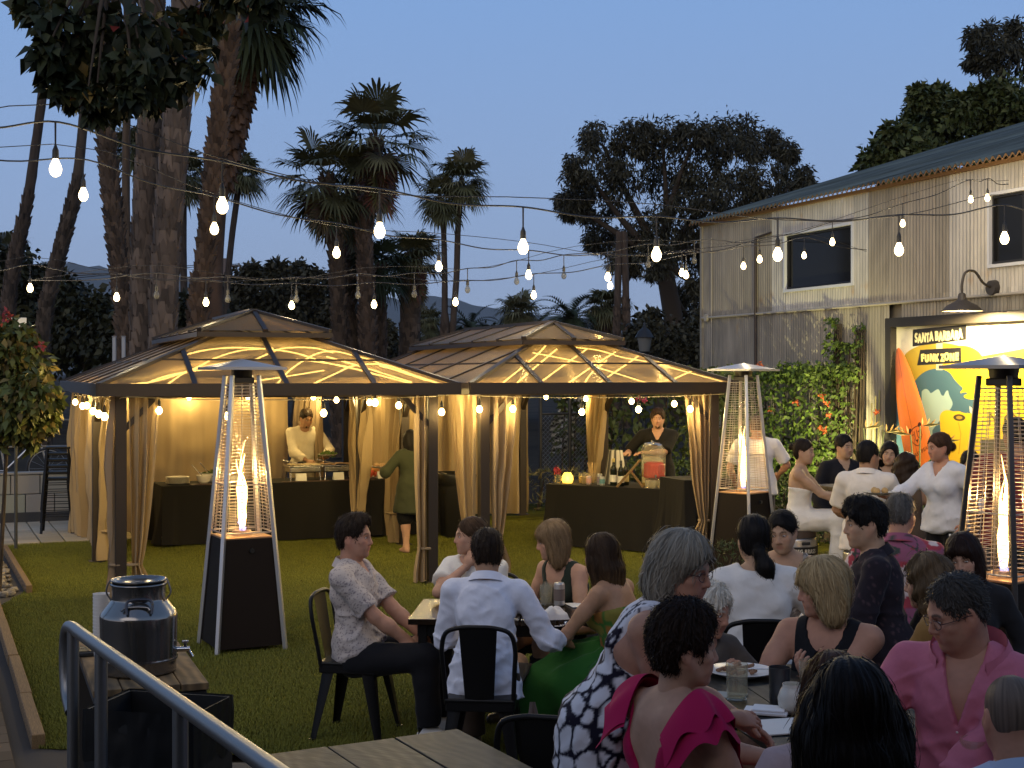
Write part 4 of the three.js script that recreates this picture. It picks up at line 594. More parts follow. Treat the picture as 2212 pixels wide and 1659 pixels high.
palm('middle palm of the central group darker than both others', 38, [[762, 760], [757, 600], [758, 480], [760, 400]], 0.17, 0.15, { tone: [0.09, 0.07, 0.055], bootOut: 0.35, crown: { n: 20, pet: 0.75, rad: 0.85, low: -1.2, droop: 0.8, skirt: 1.2, skirtN: 30, cols: [[0.05, 0.052, 0.022]] } });
palm('thin palm, left one of the slender pair right of the central group', 50, [[961, 720], [960, 560], [957, 480], [950, 425]], 0.14, 0.09, { tone: [0.11, 0.09, 0.075], boots: [0, 0.45], shag: [0, 0.5, 1.4], crown: { n: 34, pet: 0.5, rad: 0.75, low: -1.1, droop: 0.85, skirt: 0.4, skirtN: 8 } });
palm('thin palm, right one of the slender pair with higher crown', 50, [[978, 720], [986, 600], [990, 480], [998, 385]], 0.13, 0.1, { tone: [0.11, 0.09, 0.075], boots: [0, 0.3], shag: [0, 0.32, 1.5], crown: { n: 34, pet: 0.55, rad: 0.8, low: -1.1, droop: 0.85 } });
palm('stout palm with a brown skirt of dead fronds', 38, [[884, 760], [886, 680], [890, 590], [892, 560]], 0.3, 0.26, { tone: [0.15, 0.12, 0.095], bootOut: 0.12, crown: { n: 34, pet: 0.5, rad: 0.65, low: -0.4, skirt: 0.7, skirtN: 70 } });
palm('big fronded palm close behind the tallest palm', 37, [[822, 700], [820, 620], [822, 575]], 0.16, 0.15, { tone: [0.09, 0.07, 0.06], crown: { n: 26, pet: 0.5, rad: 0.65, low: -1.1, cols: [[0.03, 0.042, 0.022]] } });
palm('small palm just right of the skirted palm', 60, [[926, 730], [926, 690]], 0.12, 0.1, { smooth: 1, crown: { n: 34, pet: 0.35, rad: 0.55, low: -1.1, skirt: 0.3, skirtN: 12 } });
palm('date palm left of the distant palms behind the right gazebo', 60, [[1012, 760], [1015, 712]], 0.2, 0.2, { crown: { feather: 1, n: 36, rad: 1.7, low: -0.2, cols: [[0.05, 0.062, 0.03], [0.036, 0.045, 0.024]] } });
palm('brown skirted palm behind the right gazebo ridge', 62, [[1118, 740], [1120, 672]], 0.2, 0.2, { crown: { n: 40, pet: 0.5, rad: 0.8, low: -1.1, skirt: 0.8, skirtN: 50 } });
palm('date palm with arching fronds behind the right gazebo', 58, [[1230, 780], [1232, 690]], 0.22, 0.22, { crown: { feather: 1, n: 44, rad: 2.0, low: -0.3, cols: [[0.045, 0.055, 0.022], [0.03, 0.04, 0.018]] } });
palm('skirted fan palm right of the date palm', 58, [[1308, 800], [1308, 660]], 0.2, 0.2, { tone: [0.12, 0.1, 0.08], crown: { n: 36, pet: 0.5, rad: 0.8, low: -0.9, skirt: 1.4, skirtN: 70 } });
palm('bare palm trunk, left of the two before the eucalyptus', 55, [[1332, 820], [1334, 640], [1336, 560], [1338, 500]], 0.16, 0.13, { tone: [0.13, 0.105, 0.085], boots: [0, 0.6], bootOut: 0.3 });
palm('bare palm trunk, right of the two before the eucalyptus', 55, [[1354, 820], [1352, 640], [1350, 560], [1348, 500]], 0.18, 0.12, { tone: [0.13, 0.105, 0.085], boots: [0, 0.65], bootOut: 0.3 });
palm('small palm top low between the leaning palms', 60, [[85, 680], [88, 600]], 0.12, 0.12, { smooth: 1, crown: { n: 28, pet: 0.4, rad: 0.7, low: -0.9 } });
palm('palm top low at the left edge of the view', 60, [[5, 680], [6, 545]], 0.14, 0.13, { smooth: 1, crown: { n: 30, pet: 0.6, rad: 0.9, low: -1.1 } });
scene.fog = new THREE.FogExp2(C(0.72, 0.8, 0.95).getHex(), 0.00006);
// unseen porch added behind the camera to shade the foreground; metal mirrors it
struct('unseen_shade_porch', [bx(16, 4.4, 0.2, 2, 2.2, 2.6), bx(16, 0.16, 0.2, 2, 4.48, 2.5), bx(16, 0.12, 4.0, 2, 3.06, 0.55)], std(0.07, 0.05, 0.035, 0.8));
// ---------- the corrugated barn ----------
const BC = V(3.7, 0, -27), BX = V(0.35, 0, 0.937), BZ = V(-0.937, 0, 0.35), BTURN = atan2(-0.937, 0.35);
function wallPt(x, y, o = 0) {   // a point of the picture on the barn's long wall: [metres along it, height]
  const dx = (x - CX) / FOCAL, O = BC.clone().addScaledVector(BZ, o), n = BZ, Z = n.dot(O) / (n.x * dx - n.z), p = at(x, y, Z); return [p.clone().sub(BC).dot(BX), p.y];
}
const barn = thing('barn', 'two storey corrugated metal building with mural and dark windows', 'building', BC, BTURN);
{
  const LEN = 17, TOP = 5.06, PITCH = 0.076, SPL = wallPt(1537, 686)[1];
  const stain = tex(256, 512, (u, v) => { const n = tfbm(u, v, 5, 5, 3), s = tfbm(u, v * 0.15, 30, 3, 9), g = 0.9 + 0.12 * n + 0.12 * s; const rust = sstep(0.35, 0.75, tfbm(u, v, 6, 4, 21) + 0.25 * s); return [222 * g - 6 * rust, 216 * g - 26 * rust, 205 * g - 48 * rust]; });
  const wm = (r, g, b, ro = 0.55) => std(r, g, b, ro, { map: rep(stain, 0.35, 0.3), metalness: 0.15 });
  const tan = [wm(0.49, 0.46, 0.41), wm(0.54, 0.505, 0.45), wm(0.47, 0.445, 0.4), wm(0.57, 0.535, 0.475)], pale = [wm(0.8, 0.8, 0.8, 0.5), wm(0.76, 0.77, 0.78, 0.5)], low = [wm(0.47, 0.45, 0.41), wm(0.51, 0.485, 0.44)];
  const sheet = (t0, t1, h0, h1, m, zo = 0) => { if (t1 - t0 < 0.02 || h1 - h0 < 0.02) return; const n = max(4, Math.round((t1 - t0) / PITCH * 8)); const g = grid(n, 1, (u, v) => { const t = lerp(t0, t1, u); return [t, lerp(h0, h1, v), 0.011 * sin(t / PITCH * 2 * PI) + zo]; }, (u, v) => [lerp(t0, t1, u), lerp(h0, h1, v)]); part('corrugated_sheet', g, m, barn); };
  const win = [[...wallPt(1699, 513), ...wallPt(1843, 611)], [...wallPt(2142, 424), ...wallPt(2142, 572)]].map((a, i) => i ? [a[0], a[3], a[0] + 2.6, a[1]] : [a[0], wallPt(1699, 626)[1] * 0.5 + a[3] * 0.5, a[2], (wallPt(1843, 482)[1] + a[1]) / 2]);
  const pt = [wallPt(1668, 600)[0], wallPt(1875, 600)[0], wallPt(2050, 600)[0]];
  const door = [wallPt(1921, 900)[0], wallPt(1921, 688)[1]];
  const frameT = door[0], doorEnd = LEN;
  // upper row: edges at the sheets' laps, at the pale panels and at the windows
  const edges = new Set([0, LEN, ...pt, win[0][0], win[0][2], win[1][0], win[1][2]]); for (let t = 0.8; t < LEN; t += 0.79) if (![...edges].some((e) => abs(e - t) < 0.3)) edges.add(t);
  const E = [...edges].sort((a, b) => a - b);
  for (let i = 0; i < E.length - 1; i++) {
    const a = E[i], b = E[i + 1], mid = (a + b) / 2, isP = (mid > pt[0] && mid < pt[1]) || mid > pt[2], m = isP ? pale[i % 2] : tan[i % 4], zo = (i % 2) * 0.003, w = win.find((q) => mid > q[0] && mid < q[2]);
    if (w) { sheet(a, b, SPL, w[1], m, zo); sheet(a, b, w[3], TOP, m, zo); } else sheet(a, b, SPL, TOP, m, zo);
    const lm = low[i % 2]; if (mid < frameT) sheet(a, min(b, frameT), 0, SPL + 0.05, lm, zo - 0.012); else sheet(a, b, door[1], SPL + 0.05, lm, zo - 0.012);
  }
  const dark = std(0.012, 0.012, 0.014, 0.5), trim = std(0.62, 0.63, 0.66, 0.5), glass = phys(0.012, 0.012, 0.012, 0.08, { specularIntensity: 0.35 }), pipe = std(0.4, 0.36, 0.3, 0.6), rusty = std(0.2, 0.11, 0.05, 0.8);
  win.forEach(([a, b, c, d], i) => {
    const w = part('window', bx(c - a, d - b, 0.04, (a + c) / 2, (b + d) / 2, -0.06), glass, barn), f = 0.045; part('frame', [bx(f, d - b + 2 * f, 0.09, a - f / 2, (b + d) / 2, 0), bx(f, d - b + 2 * f, 0.09, c + f / 2, (b + d) / 2, 0), bx(c - a, f, 0.09, (a + c) / 2, b - f / 2, 0), bx(c - a, f, 0.09, (a + c) / 2, d + f / 2, 0)], trim, w);
    part('sash', [bx(c - a, 0.03, 0.05, (a + c) / 2, b + 0.025, -0.03), bx(c - a, 0.03, 0.05, (a + c) / 2, d - 0.02, -0.03), bx(0.03, d - b - 0.06, 0.05, a + 0.02, (b + d) / 2, -0.03), bx(0.03, d - b - 0.06, 0.05, c - 0.02, (b + d) / 2, -0.03), ...(i ? [bx(0.03, d - b - 0.06, 0.05, a + 0.62, (b + d) / 2, -0.03)] : [])], dark, w);
  });
  part('wall_pipe', [rod(V(0.05, SPL, 0.04), V(LEN, SPL, 0.04), 0.022), rod(V(0.42, 0, 0.03), V(0.42, TOP - 0.3, 0.03), 0.009), new THREE.CylinderGeometry(0.07, 0.07, 0.05, 14).rotateX(PI / 2).translate(0.25, SPL, 0.05)], pipe, barn);
  const pp = wallPt(1637, 600)[0]; part('downpipe', [rod(V(pp, 0, 0.05), V(pp, wallPt(1637, 514)[1], 0.05), 0.026), rod(V(pp, wallPt(1637, 514)[1], 0.05), V(pp + 0.5, wallPt(1637, 508)[1], 0.03), 0.02)], std(0.05, 0.035, 0.028, 0.6), barn);
  part('corner_trim', bx(0.07, TOP, 0.05, 0.0, TOP / 2, 0.01), tan[3], barn);
  // the other walls and the roof
  part('wall', [bx(0.12, TOP, 15.8, 0.06, TOP / 2, -8.02), bx(0.12, TOP, 15.8, LEN - 0.06, TOP / 2, -8.02), bx(LEN, TOP, 0.12, LEN / 2, TOP / 2, -15.98), bx(LEN - 0.3, TOP - 0.1, 0.06, LEN / 2, (TOP - 0.1) / 2, -0.16)], tan[1], barn);
  const SL = tan_(17), RP = 0.13; const roofT = tex(256, 256, (u, v) => { const g = 0.8 + 0.3 * tfbm(u, v, 6, 5, 5) + 0.15 * tfbm(u, v * 0.2, 30, 2, 7); return [128 * g, 140 * g, 134 * g]; });
  const rm = std(0.62, 0.62, 0.58, 0.8, { map: rep(roofT, 0.3, 0.3) });
  for (let i = 0; i < 17; i++) { const t0 = -0.18 + i * 1.03, t1 = t0 + 1.04; const g = grid(64, 1, (u, v) => { const t = lerp(t0, t1, u), z = lerp(0.2, -8.1, v); return [t, TOP + 0.03 - (z - 0.2) * SL + 0.028 * sin(t / RP * 2 * PI) + (i % 2) * 0.004, z]; }, (u, v) => [lerp(t0, t1, u), v * 8.3]); part('roof_sheet', g, rm, barn); }
  part('roof_back', bx(LEN + 0.3, 0.05, 8.8, 0, 0, 0).rotateX(-R(17)).translate(LEN / 2, TOP + 8.3 * SL / 2 + 0.04, -12.2), rm, barn);
  part('eave_edge', grid(1400, 2, (u, v) => { const t = lerp(-0.18, LEN, u); return [t, TOP + 0.03 + 0.028 * sin(t / RP * 2 * PI) - v * 0.028 - 0.006, 0.2 - 0.004 * v]; }), rusty, barn);
  part('soffit', [bx(LEN, 0.05, 0.08, LEN / 2, TOP - 0.02, 0.04)], rusty, barn);
  // the mural on its boarded doorway
  const fr = 0.14, D1 = LEN - 0.5; part('mural_frame', [bx(fr, door[1], 0.12, frameT + fr / 2, door[1] / 2, 0.02), bx(D1 - frameT, fr, 0.12, (D1 + frameT) / 2, door[1] - fr / 2, 0.022)], std(0.03, 0.026, 0.022, 0.6), barn);
  const u0 = frameT + fr, W = D1 - u0, H = door[1] - fr, cw = 2048, ch = Math.round(2048 * H / W) > 2048 ? 2048 : Math.round(2048 * H / W), cv = document.createElement('canvas'); cv.width = cw; cv.height = ch; const c = cv.getContext('2d');
  const q = (x, y) => { const [t, h] = wallPt(x, y); return [(t - u0) / W * cw, (1 - h / H) * ch]; };           // a place of the photograph on the board
  const Z = (x, y) => q((2150 + x * 0.27734) * 0.8848, (740 + y * 0.27734) * 0.8848);
  const path = (list, fill, stroke, lw) => { c.beginPath(); list.forEach((p, i) => { const a = Z(p[0], p[1]); if (!i) c.moveTo(...a); else if (p.length === 2) c.lineTo(...a); else c.bezierCurveTo(...a, ...Z(p[2], p[3]), ...Z(p[4], p[5])); }); if (fill) { c.closePath(); c.fillStyle = fill; c.fill(); } if (stroke) { c.strokeStyle = stroke; c.lineWidth = lw; c.stroke(); } };
  c.fillStyle = '#e3dcc4'; c.fillRect(0, 0, cw, ch);
  path([[100, 640], [120, 560, 190, 470, 210, 440], [330, 330, 640, 300, 850, 470], [900, 470], [900, 2200], [100, 2200]], '#b9a03a');
  path([[520, 420], [700, 330, 860, 380, 900, 520], [900, 1200], [520, 1200]], '#e8c22e');
  path([[120, 1400], [120, 700], [200, 900, 260, 700, 300, 670], [380, 560, 560, 540, 620, 650], [660, 710, 690, 730, 705, 745], [715, 765, 670, 780, 690, 795], [740, 770, 760, 800, 735, 805], [700, 810, 710, 850, 800, 850], [820, 900, 800, 1000, 770, 1010], [760, 940, 740, 970, 715, 985], [690, 930, 650, 960, 600, 950], [560, 1300], [480, 2200], [100, 2200]], '#4b6e7f');
  path([[345, 780], [365, 750, 400, 740, 420, 790], [440, 800, 470, 750, 495, 760], [515, 780, 510, 820, 540, 815], [560, 770, 570, 760, 580, 775], [585, 830, 620, 850, 618, 890], [600, 960, 560, 950, 530, 1000], [440, 1120], [440, 2200], [345, 2200]], '#a8c4bd');
  path([[505, 1010], [505, 930, 600, 930, 640, 965], [680, 950, 720, 970, 745, 970], [800, 960, 850, 1010, 870, 1010], [870, 2200], [600, 2200], [560, 1300, 500, 1130, 505, 1010]], '#ecc52f');
  path([[765, 905], [790, 925], [795, 985], [770, 960]], '#ece6cf');
  const ey = Z(676, 1008); c.fillStyle = '#4a3f2a'; c.beginPath(); c.ellipse(ey[0], ey[1], 26, 9.5, 0, 0, 7); c.fill(); c.fillStyle = '#b99a35'; c.beginPath(); c.ellipse(ey[0], ey[1], 14, 5, 0, 0, 7); c.fill();
  path([[668, 1050], [690, 1150], [672, 1330]], null, '#c9a22a', 4);
  for (const [a, b, h] of [[860, 1800, 1200]]) { path([[a, 470], [b, 300], [b, h], [a, h]], '#f0d233'); }
  path([[860, 1200], [1800, 1200], [1800, 2200], [860, 2200]], '#57533f'); path([[855, 862], [1300, 862]], null, '#7b6c28', 5);
  const sign = (p, txt, p0, p1, hgt, pal) => { path(p, '#26262a'); const a = Z(...p0), b = Z(...p1), n = txt.length, sz = abs(Z(0, 0)[1] - Z(0, hgt)[1]); c.save(); c.translate(a[0], a[1]); c.rotate(atan2(b[1] - a[1], b[0] - a[0])); const full = hypot(b[0] - a[0], b[1] - a[1]); c.font = 'bold ' + Math.round(sz * 1.28) + 'px sans-serif'; const k = full / c.measureText(txt).width; c.scale(k, 1); c.fillStyle = pal; c.strokeStyle = pal; c.lineWidth = 3; let x = 0; [...txt].forEach((ch_, i) => { c.save(); c.translate(x, (i % 2 ? 0.06 : -0.04) * sz); c.rotate((i % 3 - 1) * 0.05); c.fillText(ch_, 0, 0); c.strokeText(ch_, 0, 0); c.restore(); x += c.measureText(ch_).width; }); c.restore(); };
  path([[472, 350], [530, 350], [530, 590], [472, 590]], '#ddd6b0');
  sign([[268, 232], [738, 190], [736, 322], [266, 382]], 'SANTA BARBARA', [286, 345], [706, 310], 78, '#efe3ae'); sign([[333, 412], [692, 390], [694, 525], [306, 548]], 'FUNK ZONE', [340, 515], [672, 500], 62, '#f2e48c');
  { const a = Z(915, 1075); c.save(); c.translate(...a); c.fillStyle = '#6d6026'; c.font = '56px sans-serif'; c.scale(1.6, 0.8); c.fillText('NO', 0, 0); c.fillText('S', 165, 0); c.restore(); }
  const ct = new THREE.CanvasTexture(cv); ct.colorSpace = THREE.SRGBColorSpace; part('mural_board', grid(1, 1, (u, v) => [u0 + u * W, v * H, -0.03]), std(1, 1, 1, 0.55, { map: ct, side: THREE.DoubleSide }), barn);
  barn.userData.mural = undefined;
  // surfboard leaning in the doorway
  const sb = (x, y, o) => { const [t, h] = wallPt(x, y, o); return BC.clone().addScaledVector(BX, t).addScaledVector(BZ, o).setY(h); };
  const top = sb((2150 + 128 * 0.27734) * 0.8848, (740 + 398 * 0.27734) * 0.8848, 0.1), bot = sb((2150 + 420 * 0.27734) * 0.8848, (740 + 1700 * 0.27734) * 0.8848, 0.35); bot.addScaledVector(bot.clone().sub(top).normalize(), max(0, (bot.y - 0.02) / max(0.2, abs(bot.clone().sub(top).normalize().y))));
  const surf = thing('surfboard', 'tall orange surfboard with a bear emblem leaning before the mural', 'surfboard', bot), ax = top.clone().sub(bot), SLn = ax.length(); ax.normalize();
  const sx = BX.clone().addScaledVector(ax, -BX.dot(ax)).normalize(), sz = V().crossVectors(sx, ax).normalize(), wd = (v) => 0.36 * pow(sin(PI * clamp(0.04 + v * 0.955, 0, 1)), 0.55) * (1 - 0.25 * v);
  const sv = document.createElement('canvas'); sv.width = 512; sv.height = 2048; const s = sv.getContext('2d'); s.fillStyle = '#d9722a'; s.fillRect(0, 0, 512, 2048);
  for (let i = 0; i < 4000; i++) { s.fillStyle = `rgba(${200 + rnd() * 40},${90 + rnd() * 40},${30 + rnd() * 20},0.12)`; s.fillRect(rnd() * 512, rnd() * 2048, 3 + rnd() * 20, 2 + rnd() * 40); }
  s.strokeStyle = '#8d451a'; s.lineWidth = 5; s.beginPath(); s.moveTo(256, 0); s.lineTo(256, 2048); s.stroke();
  s.save(); s.translate(300, 1075); s.strokeStyle = s.fillStyle = '#40210f'; s.lineWidth = 9; s.lineJoin = 'round'; const B = (l, f) => { s.beginPath(); l.forEach(([x, y], i) => i ? s.lineTo(x, y) : s.moveTo(x, y)); f ? s.fill() : s.stroke(); };
  B([[-88, -58], [-60, -88], [-20, -96], [20, -96], [60, -88], [88, -58], [84, 30], [40, 90], [0, 118], [-40, 90], [-84, 30], [-88, -58]]); for (const d of [-1, 1]) { s.beginPath(); s.arc(d * 80, -92, 26, 0, 7); s.fill(); B([[d * 24, -30], [d * 58, -38], [d * 52, -20]], 1); B([[d * 20, -60], [d * 22, 20], [d * 34, 40]]); } B([[-22, 44], [22, 44], [8, 68], [0, 88], [-8, 68]], 1); s.font = 'bold 54px sans-serif'; s.textAlign = 'center'; s.fillText('BRASS BEAR', 0, 210); s.restore();
  const stx = new THREE.CanvasTexture(sv); stx.colorSpace = THREE.SRGBColorSpace; const Pt = (u, v, side) => { const w = wd(v), x = (u * 2 - 1) * w, th = 0.035 * sqrt(max(0, 1 - pow(u * 2 - 1, 2))) * (0.4 + 0.6 * sin(PI * clamp(v, 0.02, 0.98))), p = ax.clone().multiplyScalar(v * SLn).addScaledVector(sx, x).addScaledVector(sz, side * th - 0.05 * pow(v, 3)); return [p.x, p.y, p.z]; };
  const ffr = grid(16, 48, (u, v) => Pt(u, v, 1), (u, v) => [0.5 + (u - 0.5) * wd(v) / 0.36, v]), bk = grid(16, 48, (u, v) => Pt(u, v, -1), (u, v) => [0.5 + (u - 0.5) * wd(v) / 0.36, 1]);
  part('deck', ffr, phys(1, 1, 1, 0.3, { map: stx, clearcoat: 0.3 }), surf); part('underside', bk, std(0.5, 0.18, 0.04, 0.4), surf); part('fin', extrude([[0, 0], [0.12, 0], [0.03, 0.14], [-0.02, 0.13]], 0.01).translate(0, 0.15, -0.06), std(0.1, 0.05, 0.02, 0.5), surf);
}
function tan_(d) { return tan(R(d)); }
// gooseneck lamp on the barn
{
  const [lt, lh] = wallPt(2150, 622), base = BC.clone().addScaledVector(BX, lt).setY(lh), L = thing('wall_lamp', 'dark gooseneck barn lamp shining over the mural', 'wall lamp', base, BTURN), m = std(0.05, 0.042, 0.036, 0.5);
  part('wall_plate', new THREE.CylinderGeometry(0.1, 0.11, 0.08, 20).rotateX(PI / 2).translate(0, 0, 0.05), m, L);
  part('arm', tube([V(0, 0, 0.06), V(0, 0.06, 0.2), V(0, 0.22, 0.36), V(0, 0.2, 0.5), V(0, 0.04, 0.56), V(0, -0.08, 0.56)], 0.018, 40, 8), m, L);
  const sh = part('lamp_shade', lathe([[0.03, 0.0], [0.05, -0.02], [0.06, -0.09], [0.1, -0.12], [0.2, -0.17], [0.27, -0.24], [0.275, -0.25], [0.265, -0.245], [0.19, -0.18], [0.09, -0.13], [0.05, -0.1], [0.01, -0.09]], 36).translate(0, -0.08, 0.56), m, L);
  const b = part('bulb', new THREE.SphereGeometry(0.05, 18, 12).scale(1, 1.2, 1).translate(0, -0.27, 0.56), new THREE.MeshStandardMaterial({ color: C(1, 0.9, 0.7), emissive: C(1, 0.72, 0.34), emissiveIntensity: 14 }), L);
  const pl = new THREE.PointLight(C(1, 0.76, 0.36), 40); pl.position.copy(V(0, -0.28, 0.56).applyAxisAngle(V(0, 1, 0), BTURN).add(base)); pl.shadow.radius = 2.5; pl.castShadow = true; scene.add(pl);
}
// ---------- string lights ----------
const bulbGlow = new THREE.MeshStandardMaterial({ color: C(1, 0.9, 0.7), emissive: C(1, 0.74, 0.36), emissiveIntensity: 9 }), bulbWarm = new THREE.MeshStandardMaterial({ color: C(1, 0.8, 0.5), emissive: C(1, 0.66, 0.24), emissiveIntensity: 18 }), bulbOff = phys(0.5, 0.5, 0.48, 0.08, { transmission: 0.9, thickness: 0, ior: 1.45 }), sockM = std(0.02, 0.02, 0.02, 0.6), cableM = std(0.025, 0.025, 0.03, 0.7), cablePale = std(0.45, 0.4, 0.3, 0.6);
const bulbGeo = lathe([[0.0001, -0.098], [0.012, -0.096], [0.024, -0.086], [0.032, -0.068], [0.033, -0.052], [0.028, -0.034], [0.019, -0.016], [0.014, -0.004], [0.013, 0.0]], 18), globeGeo = lathe([[0.0001, -0.078], [0.018, -0.073], [0.03, -0.056], [0.034, -0.04], [0.03, -0.024], [0.018, -0.01], [0.013, 0]], 18), sockGeo = merge([new THREE.CylinderGeometry(0.017, 0.019, 0.05, 12).translate(0, 0.024, 0), new THREE.CylinderGeometry(0.005, 0.016, 0.03, 10).translate(0, 0.062, 0)]);
let nLights = 0;
// pts: cable points; bulbs: [position of the bulb's neck, lit?, drop]
function lightString(label, cable, bulbs, o = {}) {
  const t = thing('string_light', label, 'string lights', cable[0], 0, o.group), c0 = cable[0]; part('cable', [tube(cable.map((p) => p.clone().sub(c0)), o.r ?? 0.006, cable.length * 8, 5), ...(o.guide ? [tube(o.guide.map((p) => p.clone().sub(c0)), 0.003, 40, 4)] : []), ...bulbs.filter((b) => b[2]).map((b) => rod(b[0].clone().add(V(0, 0.05, 0)).sub(c0), b[2].clone().sub(c0), 0.005, 0.006, 5))], o.pale ? cablePale : cableM, t);
  for (const [p, lit] of bulbs) {
    const q = p.clone().sub(c0), m = part('bulb', o.globe ? globeGeo : bulbGeo, lit === 0 ? bulbOff : o.warm ? bulbWarm : bulbGlow, t); m.position.copy(q); const s = part('socket', sockGeo, sockM, m);
    if (lit !== 0) { const l = new THREE.PointLight(o.warm ? C(1, 0.72, 0.27) : C(1, 0.78, 0.42), (o.power ?? 1) * (typeof lit === 'number' ? lit : 1)); l.position.copy(p).add(V(0, -0.05, 0)); l.shadow.radius = 1.6; l.castShadow = true; scene.add(l); nLights++; }
  }
  return t;
}
function outerString(label, list, Z0, Z1, ends, o = {}) {   // list: bulbs in the picture [x, y, lit]; depth runs evenly in metres along the string
  const n = list.length, pos = list.map(([x, y, lit], i) => { const X0 = (list[0][0] - CX) / FOCAL * Z0, X1 = (list[n - 1][0] - CX) / FOCAL * Z1, dX = X1 - X0, dZ = Z1 - Z0, k = (x - CX) / FOCAL, s = (k * Z0 - X0) / (dX - k * dZ), Z = Z0 + s * dZ; return at(x, y - 12, Z); });
  const hang = pos.map((p) => p.clone().add(V(0, 0.2, 0)));
  const cable = [ends[0], ...hang, ends[1]], sag = []; cable.forEach((p, i) => { sag.push(p); if (i < cable.length - 1) sag.push(p.clone().lerp(cable[i + 1], 0.5).add(V(0, -0.035, 0))); });
  const guide = cable.map((p, i) => p.clone().add(V(0, i % cable.length ? 0.06 * sin(i * 1.7) + 0.03 : 0, 0.01)));
  return lightString(label, sag, pos.map((p, i) => [p, list[i][2], hang[i]]), { ...o, guide });
}
const barnPt = (x, y, o = 0.08) => { const [t, h] = wallPt(x, y, o); return BC.clone().addScaledVector(BX, t).addScaledVector(BZ, o).setY(h); };
outerString('nearest string of outdoor bulbs crossing highest over the lawn', [[120, 355], [480, 437], [820, 492], [1130, 528], [1418, 545], [1680, 546], [1942, 536], [2170, 512]], 7.5, 10.5, [at(-160, 262, 7.2), at(2330, 470, 11)]);
outerString('second string of outdoor bulbs running back to the barn', [[180, 417], [463, 492], [727, 545], [948, 576], [1142, 595], [1313, 600], [1473, 592], [1606, 578], [1737, 556]], 9.8, 19.5, [at(-140, 330, 9.2), barnPt(1872, 540)]);
outerString('long low string of outdoor bulbs over the gazebo roofs rising to the eave', [[65, 624], [252, 644], [445, 655], [630, 662], [808, 660], [984, 655], [1153, 640], [1318, 620], [1482, 597], [1641, 563], [1798, 526], [1950, 486], [2097, 434], [2133, 431]], 15, 18, [at(-80, 585, 14.6), barnPt(2178, 398)]);
outerString('string of unlit bulbs hanging beside the long low string', [[338, 640, 0], [492, 648, 0], [640, 648, 0], [773, 640, 0], [895, 638, 0], [1010, 628, 0], [1116, 610, 0], [1218, 598, 0], [1400, 574, 0], [1500, 566, 0]], 15.6, 17.5, [at(60, 606, 15.2), barnPt(1690, 520)]);
// ---------- gazebos ----------
const bronze = std(0.032, 0.022, 0.015, 0.5, { metalness: 0.2 }), bronzeTop = std(0.03, 0.022, 0.016, 0.45, { metalness: 0.2 });
const panelMat = phys(0.33, 0.22, 0.1, 0.68, { transmission: 0.85, thickness: 0, specularIntensity: 0.25 });                      // frosted bronze twin-wall sheet
const ribMat = phys(1, 0.72, 0.3, 0.27, { metalness: 1, anisotropy: 1, anisotropyRotation: 1.5708, transparent: true, opacity: 0.16 });      // its fine glossy ribs, running down the slope
const cloth = (r, g, b) => phys(r, g, b, 1, { transmission: 0.22, thickness: 0, bumpMap: rep(tex(128, 128, (u, v, i, j) => { const m = 120 + 90 * ((i + j) % 2) * hash3(i, j, 2) + 40 * hash3(j, i, 7); return [m, m, m]; }, false), 40, 40), bumpScale: 0.0008, specularIntensity: 0.2 });
const curtainMat = cloth(0.4, 0.295, 0.165), curtainMat2 = cloth(0.33, 0.245, 0.155);
const TH = R(21);
